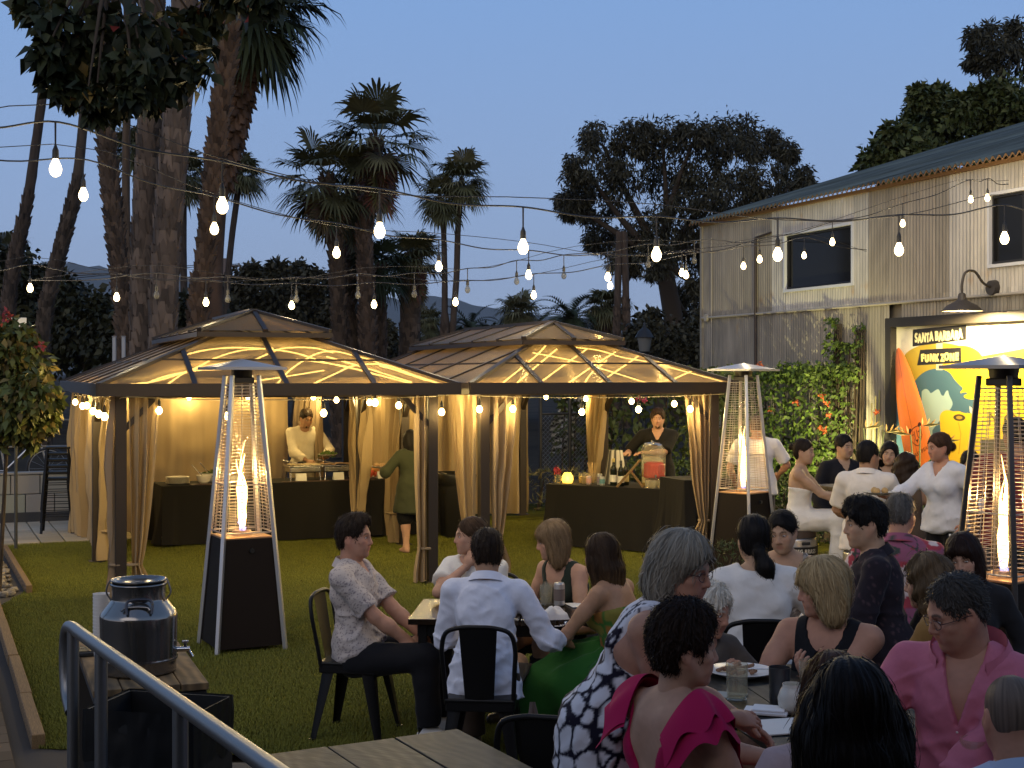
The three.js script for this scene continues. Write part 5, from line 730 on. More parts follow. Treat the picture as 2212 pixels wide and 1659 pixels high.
function gazebo(name, label, fl, W, L, o = 0.22) {
  const g = thing(name, label, 'gazebo', fl, TH), HB = 2.05, P = [[0, 0], [W, 0], [0, -L / 2], [W, -L / 2], [0, -L], [W, -L]];
  for (const [x, z] of P) { const p = part('post', [bx(0.105, HB, 0.105, x, HB / 2, z, 0.006), bx(0.17, 0.02, 0.17, x, 0.01, z)], bronze, g); for (const [dx, dz] of [[1, 0], [-1, 0], [0, 1], [0, -1]]) { const nx = x + dx * 0.34, nz = z + dz * 0.34; if (nx < -0.01 || nx > W + 0.01 || nz > 0.01 || nz < -L - 0.01 || (z === -L / 2 && dx)) continue; part('brace', bar(V(x + dx * 0.03, 1.62, z + dz * 0.03), V(nx, 1.95, nz), 0.06, 0.05), bronze, g); } }
  for (const [a, b] of [[0, 1], [4, 5], [0, 4], [1, 5]]) part('beam', bar(V(P[a][0], 1.985, P[a][1]), V(P[b][0], 1.985, P[b][1]), 0.075, 0.13), bronze, g);
  // roof: two tiers of hips
  const tier = (x0, x1, z0, z1, h, d, sl, cols, rows, purlin, fas) => {
    const faces = [[V(x0, h, z0), V(1, 0, 0), V(0, 0, -1), x1 - x0, cols], [V(x1, h, z0), V(0, 0, -1), V(-1, 0, 0), z0 - z1, rows], [V(x1, h, z1), V(-1, 0, 0), V(0, 0, 1), x1 - x0, cols], [V(x0, h, z1), V(0, 0, 1), V(1, 0, 0), z0 - z1, rows]];
    for (const [o0, e, inw, E, n] of faces) {
      const up = inw.clone().add(V(0, sl, 0)), pt = (s, v, lift = 0) => o0.clone().addScaledVector(e, s).addScaledVector(up, v).add(V(0, lift, 0)), vm = (s) => min(d, s, E - s);
      for (let i = 0; i < n; i++) {
        const s0 = E * i / n + 0.012, s1 = E * (i + 1) / n - 0.012, br = [s0, ...[d, E - d].filter((q) => q > s0 && q < s1).sort((a, b) => a - b), s1];
        for (const [va, vb] of purlin ? [[0, d * 0.47], [d * 0.47, d]] : [[0, d]]) {
          const low = [], hi = []; let any = false; const ss = [...new Set([...br, ...[va, vb, E - va, E - vb].filter((q) => q > s0 && q < s1)])].sort((a, b) => a - b);
          for (const s of ss) { const v = vm(s); if (v < va - 1e-6) continue; low.push([s, min(va, v)]); hi.push([s, min(vb, v)]); if (min(vb, v) - va > 0.02) any = true; }
          if (!any || low.length < 2) continue; const pos = [], uv = [], ix = [], nn = low.length;
          for (const lift of [0.012]) { const us = 1; low.forEach(([s, v]) => { const p = pt(s, v, lift); pos.push(p.x, p.y, p.z); uv.push(s * us, v); }); hi.forEach(([s, v]) => { const p = pt(s, v, lift); pos.push(p.x, p.y, p.z); uv.push(s * us, v); }); }
          for (let k = 0; k < nn - 1; k++) { ix.push(k, k + 1, nn + k + 1, k, nn + k + 1, nn + k); }
          const top = new THREE.BufferGeometry(); top.setAttribute('position', new THREE.Float32BufferAttribute(pos.slice(0, nn * 6).map((v, i) => i % 3 === 1 ? v + 0.003 : v), 3)); top.setAttribute('uv', new THREE.Float32BufferAttribute(uv.slice(0, nn * 4), 2)); top.setIndex(ix); top.computeVertexNormals();
          const q = new THREE.BufferGeometry(); q.setAttribute('position', new THREE.Float32BufferAttribute(pos, 3)); q.setAttribute('uv', new THREE.Float32BufferAttribute(uv, 2)); q.setIndex(ix); const fl2 = q.toNonIndexed(); fl2.computeVertexNormals(); part('ribbed_skin', top, ribMat, part('roof_panel', fl2, panelMat, g));
        }
        if (i) { const s = E * i / n; part('rafter', bar(pt(s, 0, 0.012), pt(s, vm(s), 0.012), 0.05, 0.035), bronzeTop, g); }
      }
      if (purlin) { const v = d * 0.47; part('purlin', bar(pt(v, v, 0.014), pt(E - v, v, 0.014), 0.03, 0.02), bronzeTop, g); }
      part('hip', bar(pt(0, 0, 0.016), pt(d, d, 0.016), 0.06, 0.04), bronzeTop, g);
      part('fascia', bar(pt(-0.01, 0, -0.03), pt(E + 0.01, 0, -0.03), 0.045, fas), bronze, g);
    }
  };
  const E = W + 2 * o, d = E * 0.375, sl = 0.40, d2 = E * 0.305, h2 = 2.03 + d * sl + 0.03; tier(-o, W + o, o, -L - o, 2.03, d, sl, 4, 6, true, 0.12);
  tier(-o + d2, W + o - d2, o - d2, -L - o + d2, h2, E / 2 - d2 - 0.004, 0.34, 2, 5, false, 0.05);
  const rx = W / 2, hr = h2 + (E / 2 - d2) * 0.34 + 0.02; part('ridge', bar(V(rx, hr, o - E / 2), V(rx, hr, -L - o + E / 2), 0.09, 0.04), bronzeTop, g);
  part('vent_frame', [[0, 1], [1, 0]].flatMap(([a]) => a ? [-1, 1].map((s) => bar(V(rx + s * (E / 2 - d), h2 - 0.035, o - d), V(rx + s * (E / 2 - d), h2 - 0.035, -L - o + d), 0.04, 0.05)) : [o - d, -L - o + d].map((z) => bar(V(rx - E / 2 + d, h2 - 0.035, z), V(rx + E / 2 - d, h2 - 0.035, z), 0.04, 0.05))), bronze, g);
  g.updateMatrixWorld(true); return g;
}
const G1 = gazebo('gazebo', 'left bronze hardtop gazebo over the buffet table', V(-3.72, 0, -13.2), 3.1, 5.7), G2 = gazebo('gazebo', 'right bronze hardtop gazebo over the drinks table', V(-0.3, 0, -14.7), 2.75, 5.9);
// added glowing tubes and lamps under the front slope, standing in for reflected light streaks; each given by places on that slope in the picture
const streakGlow = new THREE.MeshStandardMaterial({ color: C(1, 0.8, 0.4), emissive: C(1, 0.84, 0.42), emissiveIntensity: 13 });
function roofStreaks(G, o, list, name) {
  const inv = G.matrixWorld.clone().invert(), eye = V(0, EYE, 0).applyMatrix4(inv), sl = 0.40, on = (x, y) => { const q = at(x, y, 10).applyMatrix4(inv).sub(eye), k = (2.03 + (o - eye.z) * sl - 0.045 - eye.y) / (q.y + q.z * sl); return eye.clone().addScaledVector(q, k); };
  list.forEach((l, i) => {
    const P = l.map(([x, y]) => on(x, y).applyMatrix4(G.matrixWorld)), t = thing('added_roof_streak', name[0] + ' ' + name[1][i] + ' in the ' + name[2] + ' gazebo roof', 'rope light', P[0], 0, 'tubes added to imitate light streaks on the gazebo roofs'), cv = new THREE.CatmullRomCurve3(P.map((p) => p.clone().sub(P[0])), false, 'centripetal'), n = Math.ceil(cv.getLength() / 0.022), g = new THREE.TubeGeometry(cv, n * 2, 0.0095, 6), ps = g.attributes.position;
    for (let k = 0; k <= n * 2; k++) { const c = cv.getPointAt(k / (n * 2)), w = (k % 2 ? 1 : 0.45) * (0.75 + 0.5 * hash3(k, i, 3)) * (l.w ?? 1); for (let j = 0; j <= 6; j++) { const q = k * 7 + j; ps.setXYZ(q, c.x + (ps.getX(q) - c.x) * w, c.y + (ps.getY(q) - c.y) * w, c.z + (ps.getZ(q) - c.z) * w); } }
    part('glowing_tube', g, streakGlow, t); const e = new THREE.PointLight(C(1, 0.68, 0.2), 0.05); e.position.copy(cv.getPointAt(0.5)).add(P[0]).add(V(0, -0.06, 0)); e.castShadow = true; scene.add(e);
  });
}
roofStreaks(G1, 0.22, [[[395, 768], [440, 757], [500, 751], [578, 754], [640, 763], [700, 782], [780, 800], [850, 818]], [[268, 832], [336, 823], [392, 806], [429, 792], [466, 773], [522, 757], [590, 752]], [[362, 830], [403, 804], [470, 786], [540, 778]], [[548, 778], [580, 764], [615, 752], [680, 752], [720, 762]], [[596, 832], [627, 799], [659, 777], [691, 762], [723, 759], [760, 767], [802, 778], [835, 792], [882, 809], [950, 829]], [[640, 776], [739, 790], [800, 806], [905, 833]], [[675, 830], [729, 805], [765, 790], [830, 788], [920, 822]], [[530, 826], [600, 816], [700, 800]], [[705, 770], [790, 795], [890, 826]], [[820, 790], [880, 806], [960, 832]], [[300, 834], [360, 812], [430, 800], [480, 798]]], ['added yellow streak', ['arching over the top', 'rising from the left corner', 'crossing low at the left', 'arching short at the ridge', 'with the tall arch right of the middle', 'falling to the right', 'crossing low at the right', 'lying low behind the heater', 'slanting down right of the middle', 'nearest the right hip', 'faint and low at the left end'], 'left']);
roofStreaks(G2, 0.22, [[[1118, 826], [1160, 790], [1203, 754]], [[1166, 827], [1223, 785], [1268, 754]], [[1228, 827], [1282, 790], [1330, 760]], [[1259, 835], [1276, 808], [1311, 778]], [[1294, 827], [1340, 796], [1382, 767]], [[1438, 835], [1458, 818], [1496, 801]], [[1240, 750], [1294, 757], [1341, 771], [1411, 784], [1481, 803], [1560, 824]], [[1150, 762], [1232, 778], [1291, 794], [1399, 828]], [[1080, 832], [1120, 800], [1165, 762], [1180, 745]]], ['added yellow streak', ['slanting up at the left', 'slanting up left of the middle', 'slanting up through the middle', 'short and steep by the middle rafter', 'slanting up right of the middle', 'short near the right corner', 'falling along the right hip', 'falling from the upper left to the eave', 'hugging the left hip'], 'right']);
// a drape between two places along the rail; tie: [height, x offset of the gathered cloth] pulls it together
let drapeSeed = 1;
function drape(G, label, a, b, o = {}) {
  const r = rngOf(drapeSeed++ * 17), A = V(a[0], 0, a[1]).applyMatrix4(G.matrixWorld), B = V(b[0], 0, b[1]).applyMatrix4(G.matrixWorld), dir = B.clone().sub(A), Wd = dir.length(); dir.normalize(); const nor = V(-dir.z, 0, dir.x), top = o.top ?? 1.93, bot = o.bot ?? 0.03, n = o.folds ?? max(2, Math.round(Wd / 0.22)), ph = r() * 6, t = thing('curtain', label, 'curtain', A, 0, o.group), amp0 = o.amp ?? 0.035;
  const pt = (u, v) => {
    const h = lerp(top, bot, v); let x = u * Wd, amp = amp0 * (0.45 + 0.75 * min(1, v * 3));
    if (o.tie) { const ty = o.tie[0], c = o.tie[1] * Wd, near = exp(-pow((h - ty) / (h > ty ? 0.62 : 0.16), 2)), wq = h > ty ? lerp(0.085 / Wd, 1, pow(clamp((h - ty) / (top - ty), 0, 1), 0.62)) : lerp(0.085 / Wd, 0.22 / max(Wd, 0.22), pow(clamp((ty - h) / 0.25, 0, 1), 0.75)); x = c + (x - c) * wq; amp = amp * lerp(1.15, 0.75, near); }
    const w1 = sin(u * n * 2 * PI + ph + 0.8 * sin(v * 3 + ph)), w2 = sin(u * n * 4.7 * PI + ph * 2 + v * 2), off = amp * (w1 + 0.35 * w2) + 0.02 * noise3(u * 5 + ph, v * 6, drapeSeed) + (o.flat ? 0.016 * noise3(u * 14, v * 9, drapeSeed) + 0.022 * noise3(u * 5, v * 4, 3) * 2 : 0);
    const p = dir.clone().multiplyScalar(x).addScaledVector(nor, off + (o.tie ? (o.tie[2] ?? 0) * exp(-pow((h - o.tie[0]) / 0.5, 2)) : 0)); const hem = v > 0.97 ? 0.015 * noise3(u * 12, 0, ph) : 0; return [p.x, h + hem, p.z];
  };
  part('drape', grid(max(24, n * 12), 44, pt, (u, v) => [u * Wd, v * 2]), o.mat ?? curtainMat, t);
  if (o.tie) { const q = pt(o.tie[1], (top - o.tie[0]) / (top - bot)); part('tie', new THREE.TorusGeometry(0.06, 0.012, 8, 24).rotateX(PI / 2).scale(1.1, 1.3, 1.1).translate(q[0], o.tie[0], q[2]), o.mat ?? curtainMat, t); }
  return t;
}
{
  const W1 = 3.1, L1 = 5.7, W2 = 2.75, L2 = 5.9, m2 = { mat: curtainMat2 };
  drape(G1, 'wide tan curtain closing the back of the left gazebo', [0.02, -L1 + 0.05], [W1 - 0.32, -L1 + 0.05], { flat: 1, folds: 9, amp: 0.014 });
  drape(G1, 'tan curtain closing the rear left side of the left gazebo', [0.05, -L1 + 0.5], [0.05, -L1 / 2 - 0.25], { flat: 1, folds: 6, amp: 0.016 });
  drape(G1, 'pleated tan curtain at the far left rear corner, reaching the paving', [-0.06, -L1 - 0.12], [0.04, -L1 + 0.55], { folds: 5, amp: 0.06, bot: 0.04 });
  drape(G1, 'tan curtain tied low to the left middle post of the left gazebo', [0.05, -L1 / 2 - 0.3], [0.1, -L1 / 2 + 0.24], { tie: [0.36, 0.62, 0.02], folds: 4, amp: 0.045 });
  drape(G1, 'tan curtain tied to the front left post, on its right side', [0.07, 0.03], [0.36, 0.02], { tie: [0.34, 0.15, 0.0], folds: 3, amp: 0.04 });
  drape(G1, 'grey tan curtain tied to the front left post, on its left side', [-0.06, 0.02], [-0.02, -0.55], { tie: [0.34, 0.08, 0.02], folds: 4, amp: 0.05, ...m2 });
  drape(G1, 'tan curtain tied to the front right post of the left gazebo', [W1 - 0.2, 0.02], [W1 - 0.06, 0.04], { tie: [0.36, 0.85, 0], folds: 2, amp: 0.045, ...m2 });
  drape(G1, 'gathered tan curtain tied at the right middle post of the left gazebo', [W1 - 0.02, -L1 / 2 - 0.55], [W1 + 0.02, -L1 / 2 + 0.4], { tie: [0.36, 0.6, 0.02], folds: 4, amp: 0.05 });
  drape(G1, 'tan curtain hanging at the rear right corner of the left gazebo', [W1 - 0.18, -L1 + 0.02], [W1 + 0.02, -L1 + 0.75], { folds: 5, amp: 0.045, ...m2 });
  drape(G2, 'wide tan curtain closing the back of the right gazebo', [0.02, -L2 + 0.05], [W2 + 0.08, -L2 + 0.05], { folds: 11, amp: 0.05 });
  drape(G2, 'tan curtain closing the rear left side of the right gazebo', [0.04, -L2 + 0.05], [0.04, -L2 * 0.62], { folds: 8, amp: 0.03 });
  drape(G2, 'tan curtain tied low to the left middle post of the right gazebo', [-0.06, -L2 / 2 - 0.42], [-0.03, -L2 / 2 + 0.1], { tie: [0.4, 0.55, 0.03], folds: 3, amp: 0.05 });
  drape(G2, 'tan curtain tied to the front left post of the right gazebo, outer side', [-0.36, -0.1], [-0.08, 0.0], { tie: [0.4, 0.9, 0], folds: 2, amp: 0.045 });
  drape(G2, 'grey tan curtain tied to the front left post of the right gazebo, inner side', [0.07, 0.02], [0.42, 0.0], { tie: [0.4, 0.15, 0], folds: 3, amp: 0.045, ...m2 });
  drape(G2, 'tan curtain gathered at the right middle post behind the drinks', [W2 - 0.1, -L2 / 2 - 0.36], [W2 - 0.04, -L2 / 2 + 0.2], { tie: [0.62, 0.5, 0.02], folds: 5, amp: 0.05 });
  drape(G2, 'tan curtain gathered at the front right post of the right gazebo', [W2 - 0.36, -0.02], [W2 - 0.06, 0.02], { tie: [0.5, 0.9, 0], folds: 4, amp: 0.045, ...m2 });
}
// bulbs round the eaves: [along x, along z, drop, power]
function eaveLights(G, label, line, bulbs, group) {
  const w = (x, h, z) => V(x, h, z).applyMatrix4(G.matrixWorld), cable = []; line.forEach(([x, z], i) => { cable.push(w(x, 1.925, z)); if (i < line.length - 1) { const q = line[i + 1]; for (const t of [0.25, 0.5, 0.75]) cable.push(w(lerp(x, q[0], t), 1.915 - 0.02 * sin(t * PI), lerp(z, q[1], t))); } });
  lightString(label, cable, bulbs.map(([x, z, drop = 0.08, pw = 1]) => [w(x, 1.9 - drop, z), pw, w(x, 1.915, z)]), { warm: 1, globe: 1, power: 1.1, pale: 1, r: 0.005, group });
}
{
  const W1 = 3.1, L1 = 5.7, W2 = 2.75, L2 = 5.9;
  eaveLights(G1, 'warm globe bulbs along the front and left eave of the left gazebo', [[W1 + 0.1, 0.06], [0, 0.08], [-0.12, -0.2], [-0.14, -L1]], [[W1 + 0.08, 0.08, 0.1], [W1 - 0.62, 0.06, 0.0], [W1 - 1.15, 0.06, 0.1], [W1 - 2.1, 0.05, 0.12], [0.35, 0.04, 0.06, 0.6], [-0.13, -0.2, 0.12], [-0.14, -0.75, 0.11], [-0.14, -1.5, 0.1], [-0.14, -2.4, 0.06], [-0.14, -3.1, 0.08], [-0.14, -4.4, 0.06]]);
  eaveLights(G1, 'warm globe bulbs inside the back and right of the left gazebo', [[0.1, -L1 + 0.2], [W1 - 0.1, -L1 + 0.2], [W1 - 0.1, 0]], [[0.5, -L1 + 0.22, 0.03], [1.4, -L1 + 0.22, 0.03], [2.2, -L1 + 0.22, 0.03], [W1 - 0.12, -L1 + 0.8, 0.03], [W1 - 0.12, -3.6, 0.04], [W1 - 0.12, -2.0, 0.04], [W1 - 0.12, -0.8, 0.05]]);
  eaveLights(G2, 'warm globe bulbs along the front eave of the right gazebo', [[-0.2, 0.08], [W2 + 0.1, 0.08]], [[-0.08, 0.09, 0.08], [0.3, 0.08, 0.08], [1.1, 0.08, 0.12], [1.78, 0.08, 0.1], [2.42, 0.08, 0.1]]);
  eaveLights(G2, 'warm globe bulbs inside the back and sides of the right gazebo', [[0.1, -0.4], [0.1, -L2 + 0.25], [W2 - 0.12, -L2 + 0.25], [W2 - 0.12, -0.3]], [[0.12, -1.2, 0.06], [0.12, -2.6, 0.05], [0.12, -4.2, 0.05], [0.8, -L2 + 0.28, 0.03], [2.0, -L2 + 0.28, 0.05], [W2 - 0.14, -4.6, 0.04], [W2 - 0.14, -3.2, 0.04], [W2 - 0.14, -1.8, 0.05], [W2 - 0.12, -0.7, 0.06]]);
}
// ---------- pyramid heaters ----------
const alu = std(0.55, 0.56, 0.58, 0.34, { metalness: 0.85 }), gunm = phys(0.012, 0.008, 0.006, 0.6, { specularIntensity: 0.25 }), wireM = std(0.42, 0.38, 0.34, 0.35, { metalness: 0.85 }), clearGlass = phys(0.98, 0.98, 0.98, 0.03, { transmission: 1, thickness: 0, ior: 1.45 });
const flameM = new THREE.MeshStandardMaterial({ color: C(1, 0.6, 0.3), emissive: C(1, 0.62, 0.2), emissiveIntensity: 7 }), flameIn = new THREE.MeshStandardMaterial({ color: C(1, 0.8, 0.5), emissive: C(1, 0.8, 0.42), emissiveIntensity: 9 }), flameBlue = new THREE.MeshStandardMaterial({ color: C(0.5, 0.5, 1), emissive: C(0.35, 0.4, 1), emissiveIntensity: 1.2 });
function heater(label, p, turn, o = {}) {
  const t = thing('patio_heater', label, 'patio heater', p, turn, o.group), H1 = 0.87, HT = 2.14, c = (h) => lerp(0.27, 0.105, h / HT), lm = o.dark ? std(0.09, 0.085, 0.085, 0.35, { metalness: 0.8 }) : alu;
  const cor = (h, k = 1) => [[1, 1], [-1, 1], [-1, -1], [1, -1]].map(([x, z]) => V(x * c(h) * k, h, z * c(h) * k));
  for (let i = 0; i < 4; i++) part('leg', bar(cor(0)[i], cor(HT)[i], 0.032, 0.032, 0.005, V(cor(0)[i].x, 0, cor(0)[i].z)), lm, t);
  for (let i = 0; i < 4; i++) { const a0 = cor(0.04, 0.965), a1 = cor(H1, 0.955), j = (i + 1) % 4; const g = grid(1, 6, (u, v) => { const q = a0[i].clone().lerp(a0[j], u).lerp(a1[i].clone().lerp(a1[j], u), v); return q.toArray(); }); part('side_panel', g, gunm, t); }
  part('control_knob', new THREE.CylinderGeometry(0.018, 0.02, 0.03, 16).rotateX(PI / 2).translate(0.02, H1 - 0.09, c(H1) * 0.96 + 0.012), std(0.01, 0.01, 0.01, 0.4), t);
  const w1 = c(H1) * 1.9; part('burner_plate', [bx(w1, 0.03, w1, 0, H1, 0, 0.006), new THREE.CylinderGeometry(0.07, 0.09, 0.04, 24).translate(0, H1 + 0.03, 0)], std(0.5, 0.3, 0.16, 0.3, { metalness: 0.8 }), t);
  const f0 = H1 + 0.05;
  for (let i = 0; i < 4; i++) { const j = (i + 1) % 4, list = [], n = 44, P = (h, u) => { const q = cor(h, 0.985); return q[i].clone().lerp(q[j], u); }; for (let k = 0; k <= n; k++) { const h = lerp(H1 + 0.05, HT - 0.08, k / n); list.push(rod(P(h, 0.06), P(h, 0.94), 0.0021, 0.0021, 5)); } for (const u of [0.08, 0.36, 0.64, 0.92]) list.push(rod(P(H1 + 0.04, u), P(HT - 0.07, u), 0.0026, 0.0026, 5)); list.push(rod(P(H1 + 0.045, 0.06), P(H1 + 0.045, 0.94), 0.005), rod(P(H1 + 0.42, 0.06), P(H1 + 0.42, 0.94), 0.0036), rod(P(HT - 0.08, 0.06), P(HT - 0.08, 0.94), 0.005)); part('guard_grille', list, wireM, t); }
  part('glass_tube', new THREE.CylinderGeometry(0.052, 0.052, HT - H1 - 0.12, 28, 1, true).translate(0, (HT + H1) / 2 - 0.02, 0), clearGlass, t);
  part('burner_head', [new THREE.CylinderGeometry(0.1, 0.085, 0.1, 4, 1).rotateY(PI / 4).translate(0, HT + 0.02, 0), bx(0.16, 0.05, 0.16, 0, HT - 0.04, 0, 0.01)], std(0.015, 0.013, 0.012, 0.5), t);
  const rf = grid(12, 12, (u, v) => { const x = (u * 2 - 1) * 0.275, z = (v * 2 - 1) * 0.275; return [x, HT + 0.13 - 0.07 * max(abs(x), abs(z)) / 0.275, z]; }); part('reflector', [rf, ...[0, 1, 2, 3].map((i) => bx(0.56, 0.022, 0.006, 0, HT + 0.054, 0.276).rotateY(i * PI / 2))], std(o.dark ? 0.2 : 0.42, o.dark ? 0.2 : 0.42, o.dark ? 0.22 : 0.44, 0.32, { metalness: 0.8 }), t);
  const fl = (sx, r0, h, ph, base) => { const g = lathe([[0.004, 0], [r0 * 0.7, h * 0.05], [r0, h * 0.18], [r0 * 0.95, h * 0.35], [r0 * 0.7, h * 0.55], [r0 * 0.42, h * 0.75], [r0 * 0.2, h * 0.9], [0.001, h]], 14), ps = g.attributes.position; for (let i = 0; i < ps.count; i++) { const y = ps.getY(i), k = y / h; ps.setX(i, ps.getX(i) * (1 + 0.25 * sin(k * 19 + ph * 3)) + sx + 0.03 * k * sin(k * 6 + ph)); ps.setZ(i, ps.getZ(i) + 0.02 * k * cos(k * 6 + ph)); ps.setY(i, y + base); } g.computeVertexNormals(); return g; };
  const fm = part('flame', [fl(0, 0.033, o.fh ?? 0.56, o.ph ?? 0, f0), fl(0.016, 0.02, (o.fh ?? 0.56) * 0.72, 2.2 + (o.ph ?? 0) * 1.7, f0 + 0.02), fl(-0.015, 0.017, (o.fh ?? 0.56) * 0.85, 4 + (o.ph ?? 0), f0 + 0.05), fl(0.006, 0.014, (o.fh ?? 0.56) * 1.12, 5 + (o.ph ?? 0) * 2, f0 + 0.03)], flameM, t); part('flame_core', fl(0, 0.02, (o.fh ?? 0.56) * 0.55, 1, f0 + 0.06), flameIn, fm); part('flame_base', fl(0, 0.026, 0.11, 0, f0 - 0.02), flameBlue, fm);
  for (const h of [0.16, 0.4]) { const l = new THREE.PointLight(C(1, 0.6, 0.22), 3.6); l.position.set(p.x, p.y + f0 + h * (o.fh ?? 0.56) / 0.56, p.z); l.shadow.radius = 1.5; l.castShadow = true; scene.add(l); }
  return t;
}
const hg = 'pyramid patio heaters with a flame';
heater('lit pyramid heater on the lawn before the buffet gazebo', V(-2.13, 0, -10.95), R(27), { group: hg, fh: 0.6, ph: 1 });
heater('lit pyramid heater beside the front right post of the drinks gazebo', V(2.5, 0, -15.0), R(46), { group: hg, fh: 0.6, ph: 4 });
heater('lit dark framed pyramid heater before the mural', V(3.08, 0, -8.7), R(38), { group: hg, dark: 1, fh: 0.62, ph: 2.4 });
// ---------- tables under black cloths ----------
const blackCloth = std(0.0055, 0.0045, 0.0035, 0.98), whiteCer = phys(0.75, 0.72, 0.66, 0.25), steel = std(0.55, 0.55, 0.55, 0.25, { metalness: 1 }), paper = std(0.72, 0.7, 0.64, 0.9), woodDark = std(0.2, 0.11, 0.05, 0.6, { map: rep(woodT, 2, 2) });
function clothTable(label, c, W, D, H, turn) {
  const t = thing('buffet_table', label, 'table', c, turn); part('table_top', bx(W - 0.02, 0.03, D - 0.02, 0, H - 0.02, 0), std(0.3, 0.25, 0.2, 0.8), t);
  for (const x of [-1, 1]) for (const z of [-1, 1]) part('leg', rod(V(x * (W / 2 - 0.12), 0, z * (D / 2 - 0.08)), V(x * (W / 2 - 0.12), H - 0.03, z * (D / 2 - 0.08)), 0.015), std(0.2, 0.2, 0.2, 0.5, { metalness: 0.8 }), t);
  const per = 2 * (W + D), rect = (s) => { s = ((s % per) + per) % per; if (s < W) return [s - W / 2, D / 2, 0, 1]; s -= W; if (s < D) return [W / 2, D / 2 - s, 1, 0]; s -= D; if (s < W) return [W / 2 - s, -D / 2, 0, -1]; s -= W; return [-W / 2, -D / 2 + s, -1, 0]; };
  const sk = grid(260, 14, (u, v) => { const [x, z, nx, nz] = rect(u * per), f = v * v, cor = exp(-pow(min(abs(abs(x) - W / 2), abs(abs(z) - D / 2)) / 0.12, 2)) * (abs(abs(x) - W / 2) < 0.15 && abs(abs(z) - D / 2) < 0.15 ? 1 : 0), o = 0.006 + f * (0.018 * sin(u * per * 17 + 2 * noise3(u * 20, 0, 1)) + 0.012 * noise3(u * 46, v * 2, 4) + 0.02) + cor * f * 0.07; return [x + nx * o + cor * f * 0.03 * Math.sign(x), H + 0.006 - v * (H - 0.02 - 0.02 * cor * f), z + nz * o + cor * f * 0.03 * Math.sign(z)]; });
  const cl = part('tablecloth', [sk, bx(W + 0.012, 0.006, D + 0.012, 0, H + 0.006, 0)], blackCloth, t); return t;
}
const atH = (x, y, h) => at(x, y, FOCAL * (EYE - h) / (y - HZ));
const T1c = V(-3.05, 0, -18.15), TABH = 0.75; clothTable('long buffet table under a black cloth in the left gazebo', T1c, 3.1, 0.75, TABH, R(23));
const T2c = V(-1.52, 0, -18.75); clothTable('second shorter buffet table under black cloth beside the woman', T2c, 1.0, 0.72, 0.74, R(21));
const D1c = V(1.33, 0, -17.25); clothTable('drinks table under a black cloth in the right gazebo', D1c, 1.62, 0.8, 0.77, R(-30));
// things on the buffet: places along the front of the table
const bq = (c, turn, x, z, h) => V(x, h, z).applyAxisAngle(V(0, 1, 0), turn).add(c), onB = (x, z) => bq(T1c, R(23), x, z, TABH + 0.01), onB2 = (x, z) => bq(T2c, R(21), x, z, 0.75), onD = (x, z) => bq(D1c, R(-30), x, z, 0.78);
const bowlG = (r, h) => lathe([[0.001, 0], [r * 0.45, 0], [r * 0.75, h * 0.35], [r, h], [r * 0.96, h], [r * 0.7, h * 0.4], [r * 0.4, 0.012], [0.001, 0.012]], 28), plateG = (r) => lathe([[0.001, 0], [r * 0.62, 0], [r, 0.02], [r, 0.024], [r * 0.6, 0.007], [0.001, 0.007]], 32);
const ORD = ['first', 'second', 'third', 'fourth', 'fifth', 'sixth', 'seventh', 'eighth'], pg = 'white plates stacked at the left end of the buffet';
for (let i = 0; i < 7; i++) tag(moveTo(part('plate', plateG(0.15), whiteCer), onB(-1.32, 0.12).add(V(0, i * 0.012, 0))), ORD[i] + ' white dinner plate from the bottom of the stack on the buffet', 'plate', pg);
function moveTo(m, p, ry = 0) { m.position.copy(p); m.rotation.y = ry; return m; }
const greens = (f, r, n, R0, h) => { for (let i = 0; i < n; i++) { const a = r() * 6.28, q = sqrt(r()) * R0; leaf(f, V(cos(a) * q, h + 0.04 * r() * (1 - q / R0), sin(a) * q), rdir(r), rdir(r), 0.05, 0.03, [0.07 + 0.05 * r(), 0.12 + 0.06 * r(), 0.03]); } return f.geo(); };
[[-1.0, 0.16, 0.1, 0.11, 'small white bowl with a spoon on the buffet'], [-0.86, -0.05, 0.16, 0.12, 'white bowl of green salad with tongs on the buffet']].forEach(([x, z, r, h, l], i) => { const b = thing('bowl', l, 'bowl', onB(x, z)); part('bowl_body', bowlG(r, h), whiteCer, b); part('spoon', [rod(V(0.02, h * 0.5, 0), V(-0.16, h + 0.13, -0.02), 0.006), new THREE.SphereGeometry(0.022, 10, 8).scale(1, 0.5, 1.4).translate(0.03, h * 0.45, 0)], steel, b); part('salad', i ? greens(new Faces(), rngOf(4), 160, r * 0.85, h * 0.85) : new THREE.SphereGeometry(r * 0.85, 20, 8, 0, 7, 0, 1.2).scale(1, 0.3, 1).translate(0, h * 0.6, 0), i ? leafMat : std(0.6, 0.5, 0.3, 0.7), b); });
tag(moveTo(part('serving_board', bx(0.5, 0.015, 0.16, 0, 0, 0, 0.005), woodDark), onB(-0.95, 0.28), R(23)), 'wooden board at the front edge of the buffet left end', 'board'); tag(moveTo(part('serving_board', bx(0.62, 0.015, 0.12, 0, 0, 0, 0.005), woodDark), onB(0.28, 0.3), R(23)), 'wooden board before the steel chafing dishes', 'board'); tag(moveTo(part('serving_board', bx(0.5, 0.015, 0.12, 0, 0, 0, 0.005), woodDark), onB(0.95, 0.3), R(23)), 'wooden board before the red fruit platter', 'board');
